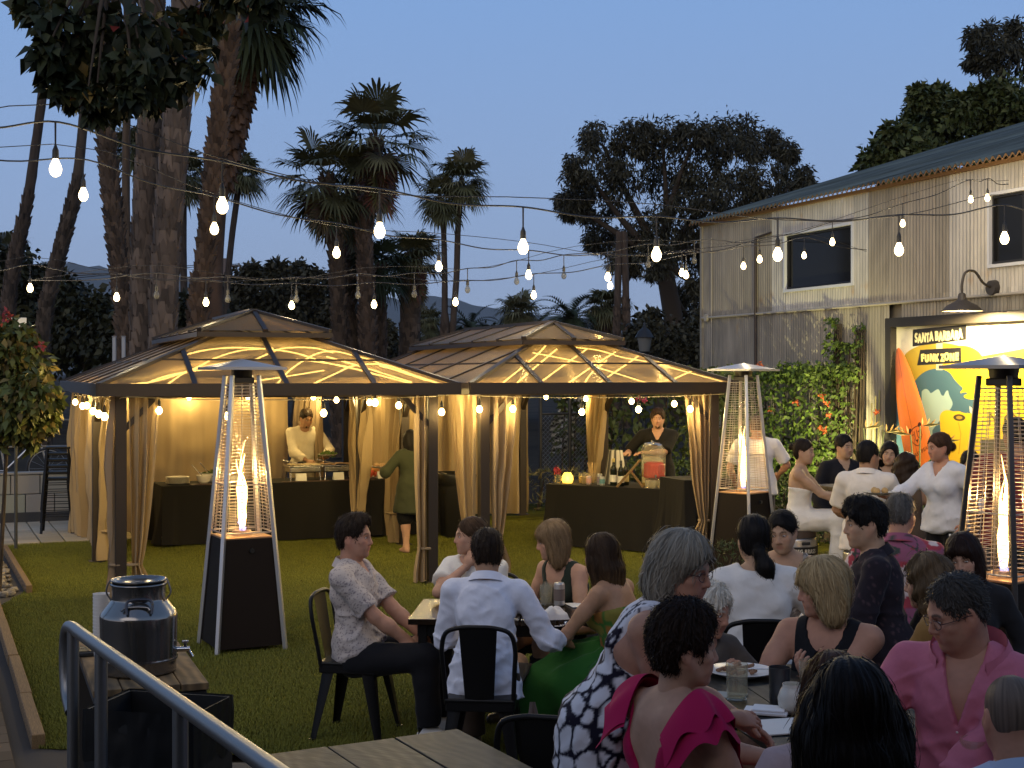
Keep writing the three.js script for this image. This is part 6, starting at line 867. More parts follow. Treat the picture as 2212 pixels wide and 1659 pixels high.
[[-0.62, 'small white card beside the salad bowl'], [0.22, 'small white card before the left chafing dish'], [0.72, 'small white card before the right chafing dish'], [1.32, 'small white card at the right end of the buffet']].forEach(([x, l]) => { tag(moveTo(part('place_card', [bx(0.14, 0.1, 0.004).rotateX(-0.35).translate(0, 0.05, 0.02), bx(0.14, 0.1, 0.004).rotateX(0.35).translate(0, 0.05, -0.014)], paper), onB(x, 0.3).add(V(0, 0.008, 0)), R(23)), l, 'card'); });
[[0.32, 'steel chafing dish with open lid at the middle of the buffet'], [0.78, 'steel chafing dish before the server']].forEach(([x, l], i) => { const c = thing('chafing_dish', l, 'chafing dish', onB(x, 0.02), R(23)); part('pan', [bx(0.42, 0.08, 0.3, 0, 0.14, 0, 0.02), bx(0.46, 0.015, 0.34, 0, 0.185, 0, 0.006)], steel, c); for (const sx of [-1, 1]) for (const sz of [-1, 1]) part('leg', rod(V(sx * 0.2, 0, sz * 0.14), V(sx * 0.19, 0.14, sz * 0.12), 0.008), steel, c); part('burner', new THREE.CylinderGeometry(0.035, 0.035, 0.06, 16).translate(0, 0.03, 0), steel, c); part('food', grid(12, 8, (u, v) => [(u - 0.5) * 0.4, 0.194 + 0.02 * hash3(u * 40, v * 40, i), (v - 0.5) * 0.28]), std(i ? 0.25 : 0.4, i ? 0.14 : 0.3, i ? 0.06 : 0.16, 0.6), c); part('tongs', [rod(V(-0.05, 0.21, 0.05), V(-0.3, 0.27, 0.1), 0.006), rod(V(-0.05, 0.21, 0.08), V(-0.3, 0.27, 0.1), 0.006)], steel, c); });
{ const f = thing('fruit_platter', 'platter of red fruit slices on the buffet', 'platter', onB(1.18, 0.05), R(23)); part('plate', plateG(0.24), whiteCer, f); const r = rngOf(8), L = []; for (let i = 0; i < 34; i++) { const a = r() * 6.28, q = sqrt(r()) * 0.19; L.push(bx(0.07, 0.045, 0.04, 0, 0, 0, 0.008).rotateY(r() * 6).rotateZ(r() - 0.5).translate(cos(a) * q, 0.035 + 0.05 * r(), sin(a) * q)); } part('fruit', L, std(0.5, 0.08, 0.035, 0.45), f); }
{ const f = thing('cheese_board', 'board of bread and orange snacks on the second table', 'platter', onB2(-0.2, 0.1), R(21)); part('board', bx(0.5, 0.02, 0.3, 0, 0.01, 0, 0.005), woodDark, f); const r = rngOf(9), L = []; for (let i = 0; i < 26; i++) L.push(new THREE.SphereGeometry(0.03 + 0.025 * r(), 9, 7).scale(1.2, 0.8, 1).translate((r() - 0.5) * 0.4, 0.04 + 0.1 * r(), (r() - 0.5) * 0.2)); part('food', L, std(0.5, 0.22, 0.06, 0.6), f); }
// ---------- on the drinks table ----------
const bottleG = (r, h) => lathe([[0.001, 0], [r, 0], [r, h * 0.58], [r * 0.8, h * 0.68], [r * 0.36, h * 0.78], [r * 0.34, h * 0.97], [r * 0.4, h], [0.001, h]], 22), darkGlass = phys(0.012, 0.016, 0.01, 0.08, { specularIntensity: 1 }), ambG = phys(0.3, 0.2, 0.06, 0.08);
const jarM = phys(0.9, 0.88, 0.8, 0.05, { transmission: 0.92, thickness: 0, ior: 1.45 });
const wb = (l, p, r, h, m, lab, cap_) => { const b = thing('bottle', l, 'bottle', p); part('bottle_body', bottleG(r, h), m, b); part('label', new THREE.CylinderGeometry(r + 0.001, r + 0.001, h * 0.26, 22, 1, true).translate(0, h * 0.27, 0), std(...lab, 0.8), b); part('cap', new THREE.CylinderGeometry(r * 0.42, r * 0.42, h * 0.14, 14).translate(0, h * 0.94, 0), std(...cap_, 0.5), b); };
wb('dark wine bottle with a white label, tallest on the drinks table', onD(0.02, 0.2), 0.042, 0.33, darkGlass, [0.7, 0.68, 0.6], [0.5, 0.4, 0.15]); wb('dark wine bottle right of the tallest one', onD(0.14, 0.24), 0.04, 0.31, darkGlass, [0.65, 0.62, 0.55], [0.03, 0.03, 0.03]); wb('dark bottle behind the two front wine bottles', onD(0.12, 0.06), 0.04, 0.31, darkGlass, [0.5, 0.4, 0.2], [0.02, 0.02, 0.02]); wb('amber bottle of spirits behind the wooden stand', onD(0.36, 0.0), 0.045, 0.28, ambG, [0.6, 0.5, 0.25], [0.02, 0.02, 0.02]);
const can = (l, p, c1, c2, h = 0.12, r = 0.033) => { const b = thing('drink_can', l, 'can', p); part('can_body', lathe([[0.001, 0], [r * 0.8, 0], [r, 0.008], [r, h - 0.012], [r * 0.82, h], [r * 0.8, h - 0.004], [0.001, h - 0.004]], 22), std(...c1, 0.3, { metalness: 0.6 }), b); part('print', new THREE.CylinderGeometry(r + 0.0006, r + 0.0006, h * 0.5, 22, 1, true).translate(0, h * 0.48, 0), std(...c2, 0.5), b); };
can('pink printed can left of the bottles', onD(-0.3, 0.24), [0.5, 0.4, 0.4], [0.55, 0.3, 0.28], 0.11); can('purple printed can beside the wine bottles', onD(-0.16, 0.22), [0.4, 0.4, 0.42], [0.2, 0.16, 0.22], 0.14); can('blue printed can beside the wine bottles', onD(-0.1, 0.27), [0.5, 0.5, 0.5], [0.1, 0.25, 0.3], 0.11);
{ const c = thing('candle_jar', 'glowing yellow candle jar on the drinks table', 'candle', onD(-0.66, 0.12)); part('jar', lathe([[0.001, 0], [0.06, 0], [0.075, 0.04], [0.07, 0.09], [0.045, 0.12], [0.047, 0.13]], 22), new THREE.MeshPhysicalMaterial({ color: C(0.95, 0.8, 0.3), transmission: 0.5, roughness: 0.8, thickness: 0, side: THREE.DoubleSide }), c); part('flame', new THREE.SphereGeometry(0.022, 10, 8).scale(1, 1.6, 1).translate(0, 0.06, 0), new THREE.MeshStandardMaterial({ emissive: C(1, 0.7, 0.25), emissiveIntensity: 8 }), c); const l = new THREE.PointLight(C(1, 0.68, 0.25), 0.12); l.position.copy(onD(-0.66, 0.12)).add(V(0, 0.06, 0)); scene.add(l); }
[[-0.5, 0.0, 'left glass jar of garnish on the drinks table'], [-0.4, 0.12, 'right glass jar of garnish on the drinks table']].forEach(([x, z, l]) => { const j = thing('jar', l, 'jar', onD(x, z)); part('glass', lathe([[0.001, 0], [0.06, 0], [0.062, 0.12], [0.05, 0.13]], 22), jarM, j); part('garnish', new THREE.CylinderGeometry(0.052, 0.052, 0.08, 16).translate(0, 0.045, 0), std(0.3, 0.22, 0.1, 0.8), j); });
{ const j = thing('straw_jar', 'jar of brown paper straws on the drinks table', 'jar', onD(-0.36, 0.02)); part('glass', lathe([[0.001, 0], [0.05, 0], [0.055, 0.13]], 20), jarM, j); const r = rngOf(3); for (let i = 0; i < 12; i++) part('straw', rod(V((r() - 0.5) * 0.04, 0.01, (r() - 0.5) * 0.04), V((r() - 0.5) * 0.13, 0.26, (r() - 0.5) * 0.1), 0.0035, 0.0035, 6), std(0.5, 0.34, 0.16, 0.8), j); }
{ const j = thing('flower_vase', 'small vase with red flowers at the left end of the drinks table', 'vase', onD(-0.75, 0.22)); part('vase', lathe([[0.001, 0], [0.04, 0], [0.036, 0.1], [0.042, 0.12]], 20), jarM, j); const f = new Faces(), r = rngOf(12); for (let i = 0; i < 60; i++) leaf(f, V(0, 0.16, 0).add(rdir(r).multiplyScalar(0.035)), rdir(r), rdir(r), 0.035, 0.03, [0.4, 0.05, 0.08]); part('flower', f.geo(), leafMat, j); part('stem', [0, 1, 2].map((i) => rod(V(0, 0.02, 0), V((i - 1) * 0.02, 0.15, 0), 0.003, 0.003, 5)), std(0.05, 0.1, 0.02), j); }
{ const s = thing('striped_cloth', 'white cloth with black stripes standing gathered on the drinks table', 'cloth', onD(-0.08, -0.06)); const g = grid(40, 12, (u, v) => { const a = u * 2 * PI, rr = (0.15 - 0.07 * pow(v, 0.8)) * (1 + 0.14 * sin(a * 8)); return [cos(a) * rr, v * 0.42, sin(a) * rr * 0.7]; }); const cl = [], ps = g.attributes.position; for (let i = 0; i < ps.count; i++) { const u = (i % 41) / 40, k = sin(u * 2 * PI * 8 + 0.6) > 0.55 ? 0.06 : 0.62; cl.push(k, k * 0.95, k * 0.85); } g.setAttribute('color', new THREE.Float32BufferAttribute(cl, 3)); part('cloth', g, std(1, 1, 1, 0.9, { vertexColors: true }), s); }
const dispenser = (l, p, col, lev) => { const d = thing('drink_dispenser', l, 'drink dispenser', p), rib = (r, h0, h1, n = 120) => grid(n, 14, (u, v) => { const a = u * 2 * PI, y = lerp(h0, h1, v), k = v > 0.8 ? 1 - 0.35 * pow((v - 0.8) / 0.2, 2) : v < 0.06 ? 0.9 + v : 1, rr = r * k * (1 + 0.022 * sin(a * 16)); return [cos(a) * rr, y, sin(a) * rr]; }); part('glass', rib(0.135, 0.1, 0.5), jarM, d); part('drink', [rib(0.126, 0.106, lerp(0.106, 0.42, lev)), new THREE.CircleGeometry(0.12, 30).rotateX(-PI / 2).translate(0, lerp(0.106, 0.42, lev) - 0.001, 0)], phys(...col, 0.1, { transmission: 0.45, thickness: 0 }), d); part('stand', lathe([[0.001, 0], [0.11, 0], [0.1, 0.05], [0.11, 0.098]], 30), jarM, d); part('lid', lathe([[0.001, 0.04], [0.015, 0.04], [0.02, 0.02], [0.09, 0.015], [0.1, 0]], 28).translate(0, 0.5, 0), steel, d); part('tap', [rod(V(0, 0.14, 0.13), V(0, 0.14, 0.18), 0.011), rod(V(0, 0.15, 0.18), V(0, 0.11, 0.18), 0.009)], steel, d); };
dispenser('glass drink dispenser with red juice in the right gazebo', onD(0.5, 0.05), [0.75, 0.07, 0.04], 0.62); dispenser('glass drink dispenser with clear water left of the red one', onD(0.36, -0.2), [0.9, 0.92, 0.85], 0.75);
const tumblerG = lathe([[0.001, 0.008], [0.03, 0.008], [0.034, 0], [0.037, 0.09], [0.0355, 0.09], [0.031, 0.012], [0.001, 0.012]], 20);
[[0.5, 0.24], [0.58, 0.27], [0.66, 0.24], [0.74, 0.26], [0.7, 0.3], [0.78, 0.14], [0.54, 0.32], [0.62, 0.33]].forEach(([x, z], i) => { tag(moveTo(part('tumbler', tumblerG, jarM), onD(x, z)), (i < 5 ? ORD[i] + ' clear tumbler from the left before' : ['tumbler standing right of', 'lower left tumbler before', 'lowest tumbler before'][i - 5]) + ' the red drink dispenser', 'glass', 'tumblers before the drink dispensers'); });
{ const s = thing('wooden_stand', 'crossed pale wooden boards leaning before the dispensers', 'sign stand', onD(0.3, 0.32), R(-10)); part('board', bar(V(-0.16, 0, 0.03), V(0.12, 0.33, -0.05), 0.05, 0.02), boardMat, s); part('board', bar(V(0.16, 0, 0.0), V(0.0, 0.2, -0.02), 0.05, 0.02), boardMat, s); }
// side boxes and bins by the gazebos
{ const b = thing('trash_bin', 'black lined bin between the two gazebos', 'bin', onGround(985, 1160)); part('bin_body', lathe([[0.001, 0], [0.22, 0], [0.27, 0.8], [0.28, 0.82], [0.25, 0.82], [0.2, 0.1], [0.001, 0.1]], 4, 1).rotateY(PI / 4 + TH), std(0.015, 0.014, 0.014, 0.5), b); part('bin_liner', lathe([[0.285, 0.7], [0.3, 0.83], [0.27, 0.86], [0.25, 0.8]], 4).rotateY(PI / 4 + TH), phys(0.012, 0.012, 0.012, 0.3), b); }
const sideT = V(2.15, 0, -16.35); clothTable('black covered side table beside the right heater', sideT, 0.6, 0.6, 0.92, R(21));
{ const v = thing('lidded_glass', 'glass carafe standing on the black covered side table', 'carafe', sideT.clone().add(V(0.02, 0.93, 0.05))); part('glass', lathe([[0.001, 0], [0.07, 0], [0.075, 0.06], [0.03, 0.13], [0.026, 0.2], [0.032, 0.22]], 22), jarM, v); part('stopper', new THREE.SphereGeometry(0.022, 12, 10).translate(0, 0.235, 0), jarM, v); }
{ const v = thing('white_bollard', 'short white post behind the drinks table', 'post', onGround(1462, 1168)); part('post', bx(0.09, 0.46, 0.09, 0, 0.23, 0, 0.008), std(0.6, 0.55, 0.45, 0.6), v); part('post_cap', bx(0.105, 0.02, 0.105, 0, 0.47, 0, 0.005), std(0.6, 0.55, 0.45, 0.6), v); }
// ---------- planting by the barn ----------
const vineC = [[0.075, 0.12, 0.02], [0.055, 0.09, 0.016], [0.1, 0.145, 0.03], [0.042, 0.065, 0.014]], vineAng = atan2(BZ.x, BZ.z);
{
  const p = (x, y, o) => barnPt(x, y, o), seg = (x0, x1, y0, y1, o, th) => { const a = p(x0, y0, o), b = p(x1, y1, o), w = hypot(a.x - b.x, a.z - b.z) / 2; return [V((a.x + b.x) / 2, (a.y + b.y) / 2, (a.z + b.z) / 2), V(w, abs(a.y - b.y) / 2, th), vineAng]; };
  const vine = hedgeRow('trumpet_vine', 'bright green flowering vine climbing the barn wall', 'vine', [seg(1590, 1700, 808, 1010, 0.3, 0.22), seg(1690, 1790, 798, 1060, 0.3, 0.25), seg(1780, 1850, 800, 1000, 0.22, 0.16), seg(1790, 1862, 745, 800, 0.12, 0.08), seg(1792, 1812, 690, 745, 0.08, 0.04), seg(1838, 1862, 705, 745, 0.08, 0.04), seg(1600, 1780, 960, 1090, 0.45, 0.2)], 420, 0.1, 0.052, vineC, { seed: 31, wave: 0.12, droop: 0.5 });
  const r = rngOf(44), off = vine.position; for (const [x, y] of [[1640, 788], [1775, 855], [1785, 872], [1790, 895], [1771, 925], [1780, 930], [1820, 948], [1893, 890], [1666, 884], [1720, 870]]) { const fl = new Faces(), c = p(x, y, 0.55).sub(off); for (let i = 0; i < 18; i++) leaf(fl, c.clone().add(rdir(r).multiplyScalar(0.035)), rdir(r), rdir(r), 0.05, 0.03, [0.4, 0.09, 0.03]); part('flower', fl.geo(), leafMat, vine); }
  // canes beside the mural
  const cane = thing('bamboo_canes', 'thin upright canes at the right end of the vine', 'canes', barnPt(1880, 960, 0.15).setY(0)); for (let i = 0; i < 5; i++) part('cane', rod(V(i * 0.05, 0, i * 0.02), V(i * 0.06 + 0.02, 1.7 + 0.1 * (i % 3), 0), 0.012), std(0.3, 0.28, 0.12, 0.7), cane);
}
hedgeRow('dark_vine', 'dark leafy vine on the fence behind the bartender', 'vine', [[at(1430, 930, 22.5), V(1.25, 0.95, 0.25), 0.2], [at(1530, 950, 21.5), V(0.5, 0.75, 0.2), 0.4], [at(1260, 900, 23.5), V(0.55, 0.7, 0.12), 0.1]], 330, 0.13, 0.065, [[0.05, 0.07, 0.018], [0.035, 0.05, 0.014], [0.07, 0.085, 0.025]], { seed: 32, wave: 0.15, droop: 0.8 });
{ const f = thing('pink_flowers', 'pair of pink blossoms on the dark vine above the bartender', 'flower', at(1378, 862, 21.9)), r = rngOf(2), q = new Faces(); for (const s of [0, 0.1]) for (let i = 0; i < 22; i++) leaf(q, V(s, -s * 0.2, 0).add(rdir(r).multiplyScalar(0.02)), rdir(r), rdir(r), 0.05, 0.03, [0.5, 0.08, 0.12]); part('petal', q.geo(), leafMat, f); part('stem', rod(V(0.03, 0, 0), V(0.05, -0.2, -0.1), 0.004), std(0.05, 0.08, 0.02), f); }
hedgeRow('box_hedge', 'clipped dark box hedge behind the drinks gazebo', 'hedge', [[at(1470, 1050, 19.6).setY(0.45), V(0.95, 0.45, 0.3), 0.25]], 900, 0.045, 0.028, [[0.05, 0.075, 0.015], [0.035, 0.055, 0.012], [0.07, 0.1, 0.022]], { seed: 33 });
hedgeRow('box_hedge', 'low hedge behind the people at the high table', 'hedge', [[at(1740, 1060, 17.6).setY(0.42), V(1.6, 0.42, 0.25), 0.9]], 700, 0.05, 0.03, [[0.05, 0.075, 0.015], [0.035, 0.055, 0.012], [0.07, 0.1, 0.022]], { seed: 34 });
{ // bird of paradise plants before the mural
  const plant = (l, p, n, sd, H, fl) => { const t = thing('bird_of_paradise_plant', l, 'plant', p), r = rngOf(sd), f = new Faces(), st = []; for (let i = 0; i < n; i++) { const a = r() * 6.28, lean = 0.1 + 0.35 * r(), h = H * (0.6 + 0.4 * r()), b = V(cos(a) * 0.1, 0, sin(a) * 0.1), m = V(cos(a) * lean * 0.6, h * 0.62, sin(a) * lean * 0.6), d = V(cos(a) * 0.5 * (0.5 + lean), 0.9, sin(a) * 0.5 * (0.5 + lean)).normalize(), n2 = V(-cos(a) * 0.9, 0.4, -sin(a) * 0.9); n2.addScaledVector(d, -n2.dot(d)).normalize(); st.push(rod(b, m, 0.013, 0.009, 6)); leaf(f, m, d, n2, h * 0.5, 0.16, [0.05 + 0.02 * r(), 0.085 + 0.03 * r(), 0.03], 0.25); } part('leaf', f.geo(), leafMat, t); part('stalk', st, std(0.12, 0.16, 0.06, 0.6), t); if (fl) for (const [dx, dz, h, dir] of fl) { const g = new Faces(), o = V(dx, h, dz), D = V(dir, 0.12, 0.1).normalize(); leaf(g, o, D, V(0, 0, 1), 0.3, 0.05, [0.35, 0.32, 0.14], 0); leaf(g, o, D, V(0, 1, 0), 0.3, 0.05, [0.3, 0.28, 0.12], 0); for (let k = 0; k < 3; k++) leaf(g, o.clone().addScaledVector(D, 0.03 + 0.05 * k), V(dir * (0.1 + 0.35 * k), 0.8, 0.25 * (k - 1)).normalize(), V(0, 0, 1), 0.13, 0.028, [0.42, 0.27, 0.1], 0.1); part('flower', g.geo(), leafMat, t); part('flower_stalk', rod(V(0, 0, 0), o, 0.012, 0.01, 6), std(0.2, 0.26, 0.12, 0.6), t); } };
  const bp = barnPt(1985, 1000, 0.75).setY(0); plant('bird of paradise plant with pale pointed flowers before the surfboard', bp, 8, 3, 1.1, [[0.0, 0.05, 1.42, 1], [0.25, 0.1, 1.2, 1], [-0.12, 0, 1.3, -1]]);
  plant('bird of paradise plant with long blades between the seated guests', barnPt(1880, 1000, 0.9).setY(0), 10, 7, 1.2, [[-0.1, 0, 1.36, 1], [0.2, 0, 1.3, 1]]);
  plant('spiky pale green plant beside the vine', barnPt(1835, 1040, 0.9).setY(0), 8, 9, 0.95);
}
{ // garden uplight under the vine
  const p = barnPt(1775, 1000, 1.5).setY(0.04), L = thing('garden_uplight', 'small garden spotlight throwing light up the vine', 'spotlight', p); part('housing', new THREE.CylinderGeometry(0.06, 0.045, 0.12, 18, 1, true).rotateX(-0.35).translate(0, 0.1, 0), std(0.03, 0.03, 0.03, 0.5), L); part('lamp_lens', new THREE.CircleGeometry(0.05, 18).rotateX(-PI / 2 - 0.35 + 0.0).translate(0, 0.14, -0.02), new THREE.MeshStandardMaterial({ color: C(1, 0.95, 0.7), emissive: C(1, 0.9, 0.5), emissiveIntensity: 6 }), L); part('spike', rod(V(0, -0.1, 0), V(0, 0.05, 0), 0.012), std(0.03, 0.03, 0.03), L);
  const s = new THREE.SpotLight(C(1, 0.9, 0.42), 48, 9, 1.15, 0.85, 2); s.position.copy(p).add(V(0, 0.22, 0)); s.target.position.copy(barnPt(1790, 930, 0.2)); s.castShadow = true; s.shadow.radius = 2; scene.add(s, s.target);
}
// chain link fence behind the drinks gazebo and the striped banner on it
{
  const a = at(1165, 1000, 22.6).setY(0), b = at(1345, 1000, 23.2).setY(0), d = b.clone().sub(a), Lf = d.length(), t = thing('chain_link_fence', 'chain link fence with dark posts behind the right gazebo', 'fence', a); d.normalize(); const H = 1.5, wires = [], s = 0.075; for (let i = -H / s; i < Lf / s; i++) { const x0 = i * s; const seg = (sg) => { let xa = sg > 0 ? x0 : x0, xb = xa + H; let ya = 0, yb = H; if (xa < 0) { ya = -xa; xa = 0; } if (xb > Lf) { yb = H - (xb - Lf); xb = Lf; } if (xb <= xa) return; const Y = (y) => sg > 0 ? y : H - y; wires.push(rod(d.clone().multiplyScalar(xa).setY(Y(ya)), d.clone().multiplyScalar(xb).setY(Y(yb)), 0.0028, 0.0028, 4)); }; seg(1); seg(-1); } part('mesh', wires, std(0.2, 0.2, 0.2, 0.5, { metalness: 0.6 }), t); for (const x of [0.02, Lf * 0.36, Lf * 0.7, Lf]) part('post', rod(d.clone().multiplyScalar(x), d.clone().multiplyScalar(x).setY(H + 0.5), 0.03), std(0.02, 0.02, 0.02, 0.5), t); part('rail', rod(V(0, H, 0), d.clone().multiplyScalar(Lf).setY(H), 0.02), std(0.02, 0.02, 0.02, 0.5), t);
  const u = thing('striped_banner', 'black and white striped cloth hanging behind the fence', 'banner', at(1205, 858, 23.6)); const g = grid(14, 36, (x, y) => [x * 0.42 - 0.08 * y * 2 + 0.05 * sin(y * 9), -y * 0.95, 0.06 * sin(x * 9 + y * 4)]); const c = [], ps = g.attributes.position; for (let i = 0; i < ps.count; i++) { const ux = (i % 15) / 14, vy = floor(i / 15) / 36, k = (sin((vy * 9 + ux * 1.2) * 2 * PI) > 0.1) ? 0.55 : 0.015; c.push(k, k, k * 0.97); } g.setAttribute('color', new THREE.Float32BufferAttribute(c, 3)); part('cloth', g, std(1, 1, 1, 0.9, { vertexColors: true }), u); part('banner_pole', rod(V(-0.05, 0.04, 0), V(0.5, 0.04, 0), 0.015), std(0.05, 0.05, 0.05), u);
}
hedgeRow('dry_shrub', 'low dry shrub at the foot of the chain link fence', 'shrub', [[at(1250, 1040, 22).setY(0.3), V(0.9, 0.3, 0.3), 0.1]], 260, 0.12, 0.02, [[0.16, 0.13, 0.06], [0.1, 0.1, 0.04]], { seed: 35, droop: -0.5 });
// ---------- left edge: wall, rail, bicycle, stools, shrub, sign ----------
{
  const a = V(-8.6, 0, -19.4), b = V(-5.85, 0, -20.6), d = b.clone().sub(a), L = d.length(), t = thing('low_wall', 'low concrete block wall at the left edge of the yard', 'wall', a, -atan2(d.z, d.x)); for (let j = 0; j < 2; j++) for (let i = 0; i < 8; i++) part('block', bx(L / 7.5 - 0.012, 0.27, 0.2, (i + (j % 2) * 0.5) * L / 7.5 - 0.1, 0.15 + j * 0.28 + 0.13, 0, 0.008), std(0.3 + 0.04 * rnd(), 0.28 + 0.03 * rnd(), 0.23, 0.95, { bumpMap: rep(dirtT, 2, 2), bumpScale: 0.005 }), t); part('footing', bx(L, 0.16, 0.24, L / 2 - 0.1, 0.08, 0.01), std(0.05, 0.048, 0.045, 0.95), t); part('wall_cap', bx(L + 0.1, 0.03, 0.23, L / 2 - 0.1, 0.72, 0, 0.005), std(0.3, 0.28, 0.24, 0.9), t);
  const r = thing('pipe_rail', 'thin metal railing on the low wall at the left edge', 'railing', a, -atan2(d.z, d.x)); for (const x of [0.2, 1.3, 2.4]) part('post', rod(V(x, 0.72, 0), V(x, 1.5, 0), 0.02), std(0.25, 0.22, 0.17, 0.5), r); for (const h of [1.1, 1.48]) part('rail', rod(V(-0.1, h, 0), V(L, h, 0), 0.014), std(0.2, 0.18, 0.14, 0.5), r);
}
{ // bicycle
  const p = at(28, 1000, 21.5).setY(0.35), t = thing('bicycle', 'parked bicycle with silver handlebar behind the low wall', 'bicycle', p, R(12)), sil = std(0.55, 0.53, 0.5, 0.3, { metalness: 0.9 }), blk = std(0.02, 0.02, 0.02, 0.6);
  for (const x of [-0.52, 0.52]) { const w = part('wheel', new THREE.TorusGeometry(0.31, 0.022, 8, 40).translate(x, 0.33, 0), blk, t); part('rim', new THREE.TorusGeometry(0.285, 0.008, 6, 40).translate(x, 0.33, 0), sil, w); part('spoke', [...Array(14)].map((_, i) => rod(V(x, 0.33, 0), V(x + 0.28 * cos(i * PI / 7), 0.33 + 0.28 * sin(i * PI / 7), 0), 0.0015, 0.0015, 4)), sil, w); }
  part('frame', [rod(V(-0.12, 0.3, 0), V(-0.2, 0.82, 0), 0.018), rod(V(-0.12, 0.3, 0), V(0.36, 0.78, 0), 0.02), rod(V(-0.19, 0.76, 0), V(0.36, 0.84, 0), 0.018), rod(V(-0.52, 0.33, 0), V(-0.12, 0.3, 0), 0.012), rod(V(-0.52, 0.33, 0), V(-0.19, 0.76, 0), 0.012), rod(V(0.35, 0.9, 0), V(0.52, 0.33, 0), 0.016)], sil, t); part('handlebar', tube([V(0.2, 1.02, 0.3), V(0.36, 1.06, 0.2), V(0.4, 0.98, 0), V(0.36, 1.06, -0.2), V(0.2, 1.02, -0.3)], 0.014, 30, 8), sil, t); part('saddle', new THREE.SphereGeometry(0.1, 14, 8).scale(1.4, 0.35, 0.8).translate(-0.22, 0.9, 0), blk, t); part('pedal', [rod(V(-0.12, 0.3, -0.1), V(-0.12, 0.3, 0.1), 0.01), bx(0.09, 0.02, 0.06, -0.05, 0.2, 0.12)], blk, t); part('rear_reflector', new THREE.CylinderGeometry(0.02, 0.02, 0.015, 12).rotateZ(PI / 2).translate(-0.56, 0.62, 0), std(0.5, 0.02, 0.02, 0.3), t);
}
const metalBlack = phys(0.008, 0.0075, 0.0075, 0.4, { specularIntensity: 0.45 });
function stool() { const t = thing('stacked_stool', 'bottom black metal stool of the stack by the gazebo corner', 'stool', [0, 0, 0], 0, 'black stools stacked beside the low wall'); part('seat', bx(0.32, 0.03, 0.32, 0, 0.74, 0, 0.012), metalBlack, t); for (const [x, z] of [[1, 1], [-1, 1], [1, -1], [-1, -1]]) part('leg', bar(V(x * 0.2, 0, z * 0.2), V(x * 0.14, 0.735, z * 0.14), 0.045, 0.012, 0.003, V(x, 0, z)), metalBlack, t); part('foot_rest', [[1, 1, -1, 1], [-1, 1, -1, -1], [-1, -1, 1, -1], [1, -1, 1, 1]].map(([a, b, c, d]) => bar(V(a * 0.18, 0.25, b * 0.18), V(c * 0.18, 0.25, d * 0.18), 0.02, 0.01)), metalBlack, t); return t; }
{ const s0 = stool(), p = V(-6.12, 0, -18.7); s0.position.copy(p); s0.rotation.y = R(15); for (let i = 1; i < 6; i++) dup(s0, ORD[i] + ' black stool from the bottom of the stack by the gazebo corner', p.clone().add(V(0.004 * i, 0.085 * i, 0.006 * i)), R(15 + (i % 2) * 1.2)); }
{ // leafy shrub at the left edge
  const r = rngOf(61), Z = 13.6, b = at(20, HZ, Z).setY(0), t = thing('leafy_shrub', 'big leafy shrub lit by the gazebo bulbs at the left edge', 'shrub', b), f = new Faces(), cl = [[10, 760, 50], [40, 740, 40], [60, 790, 45], [20, 820, 60], [70, 850, 45], [30, 880, 55], [85, 890, 32], [0, 910, 50], [60, 925, 35], [100, 905, 22], [-30, 800, 70], [-40, 880, 70], [10, 710, 24], [110, 870, 14]].map(([x, y, q]) => [at(x, y, Z + (r() - 0.5) * 0.7).sub(b), q * Z / FOCAL, 1]); leaves(f, cl, 300, 0.11, 0.06, [[0.07, 0.085, 0.02], [0.05, 0.062, 0.016], [0.1, 0.11, 0.03], [0.13, 0.1, 0.03]], r, 0.9, 0.45); part('foliage', f.geo(), leafMat, t); for (const [x, y] of [[18, 678], [8, 692], [86, 750]]) { const fl = new Faces(); for (let i = 0; i < 14; i++) leaf(fl, at(x, y, Z - 0.3).sub(b).add(rdir(r).multiplyScalar(0.03)), rdir(r), rdir(r), 0.05, 0.03, [0.25, 0.04, 0.04]); part('flower', fl.geo(), leafMat, t); } part('stem', [rod(V(-0.1, 0, 0), at(20, 860, Z).sub(b), 0.022, 0.016), ...cl.map(([c]) => taper(at(20, 860, Z).sub(b), at(20, 830, Z).sub(b).lerp(c, 0.5), c, 0.02, 0.006))], barkMat, t);
  const s = thing('street_sign', 'small white rectangular sign above the left shrub', 'sign', at(36, HZ, 17).setY(0)); part('post', rod(V(-0.02, 0, -0.03), V(-0.02, 2.85, -0.03), 0.02), std(0.05, 0.05, 0.045, 0.7), s); part('sign_plate', bx(0.24, 0.34, 0.008, 0.0, 2.67, 0, 0.003), std(0.75, 0.72, 0.62, 0.6), s); part('print', [0, 1, 2].map((i) => bx(0.13 - 0.03 * (i % 2), 0.012, 0.002, 0.01, 2.66 - 0.05 * i, 0.005)), std(0.1, 0.08, 0.07), s);
}
for (const [x, l] of [[247, 'left pale grey post rising behind the left gazebo roof'], [267, 'right pale grey post rising behind the left gazebo roof']]) { const p = thing('grey_post', l, 'post', at(x, HZ, 21.5).setY(0)); part('post', bx(0.05, 2.72, 0.05, 0, 1.36, 0, 0.005), std(0.3, 0.31, 0.32, 0.6), p); part('post_cap', bx(0.06, 0.02, 0.06, 0, 2.73, 0, 0.004), std(0.2, 0.2, 0.2), p); }
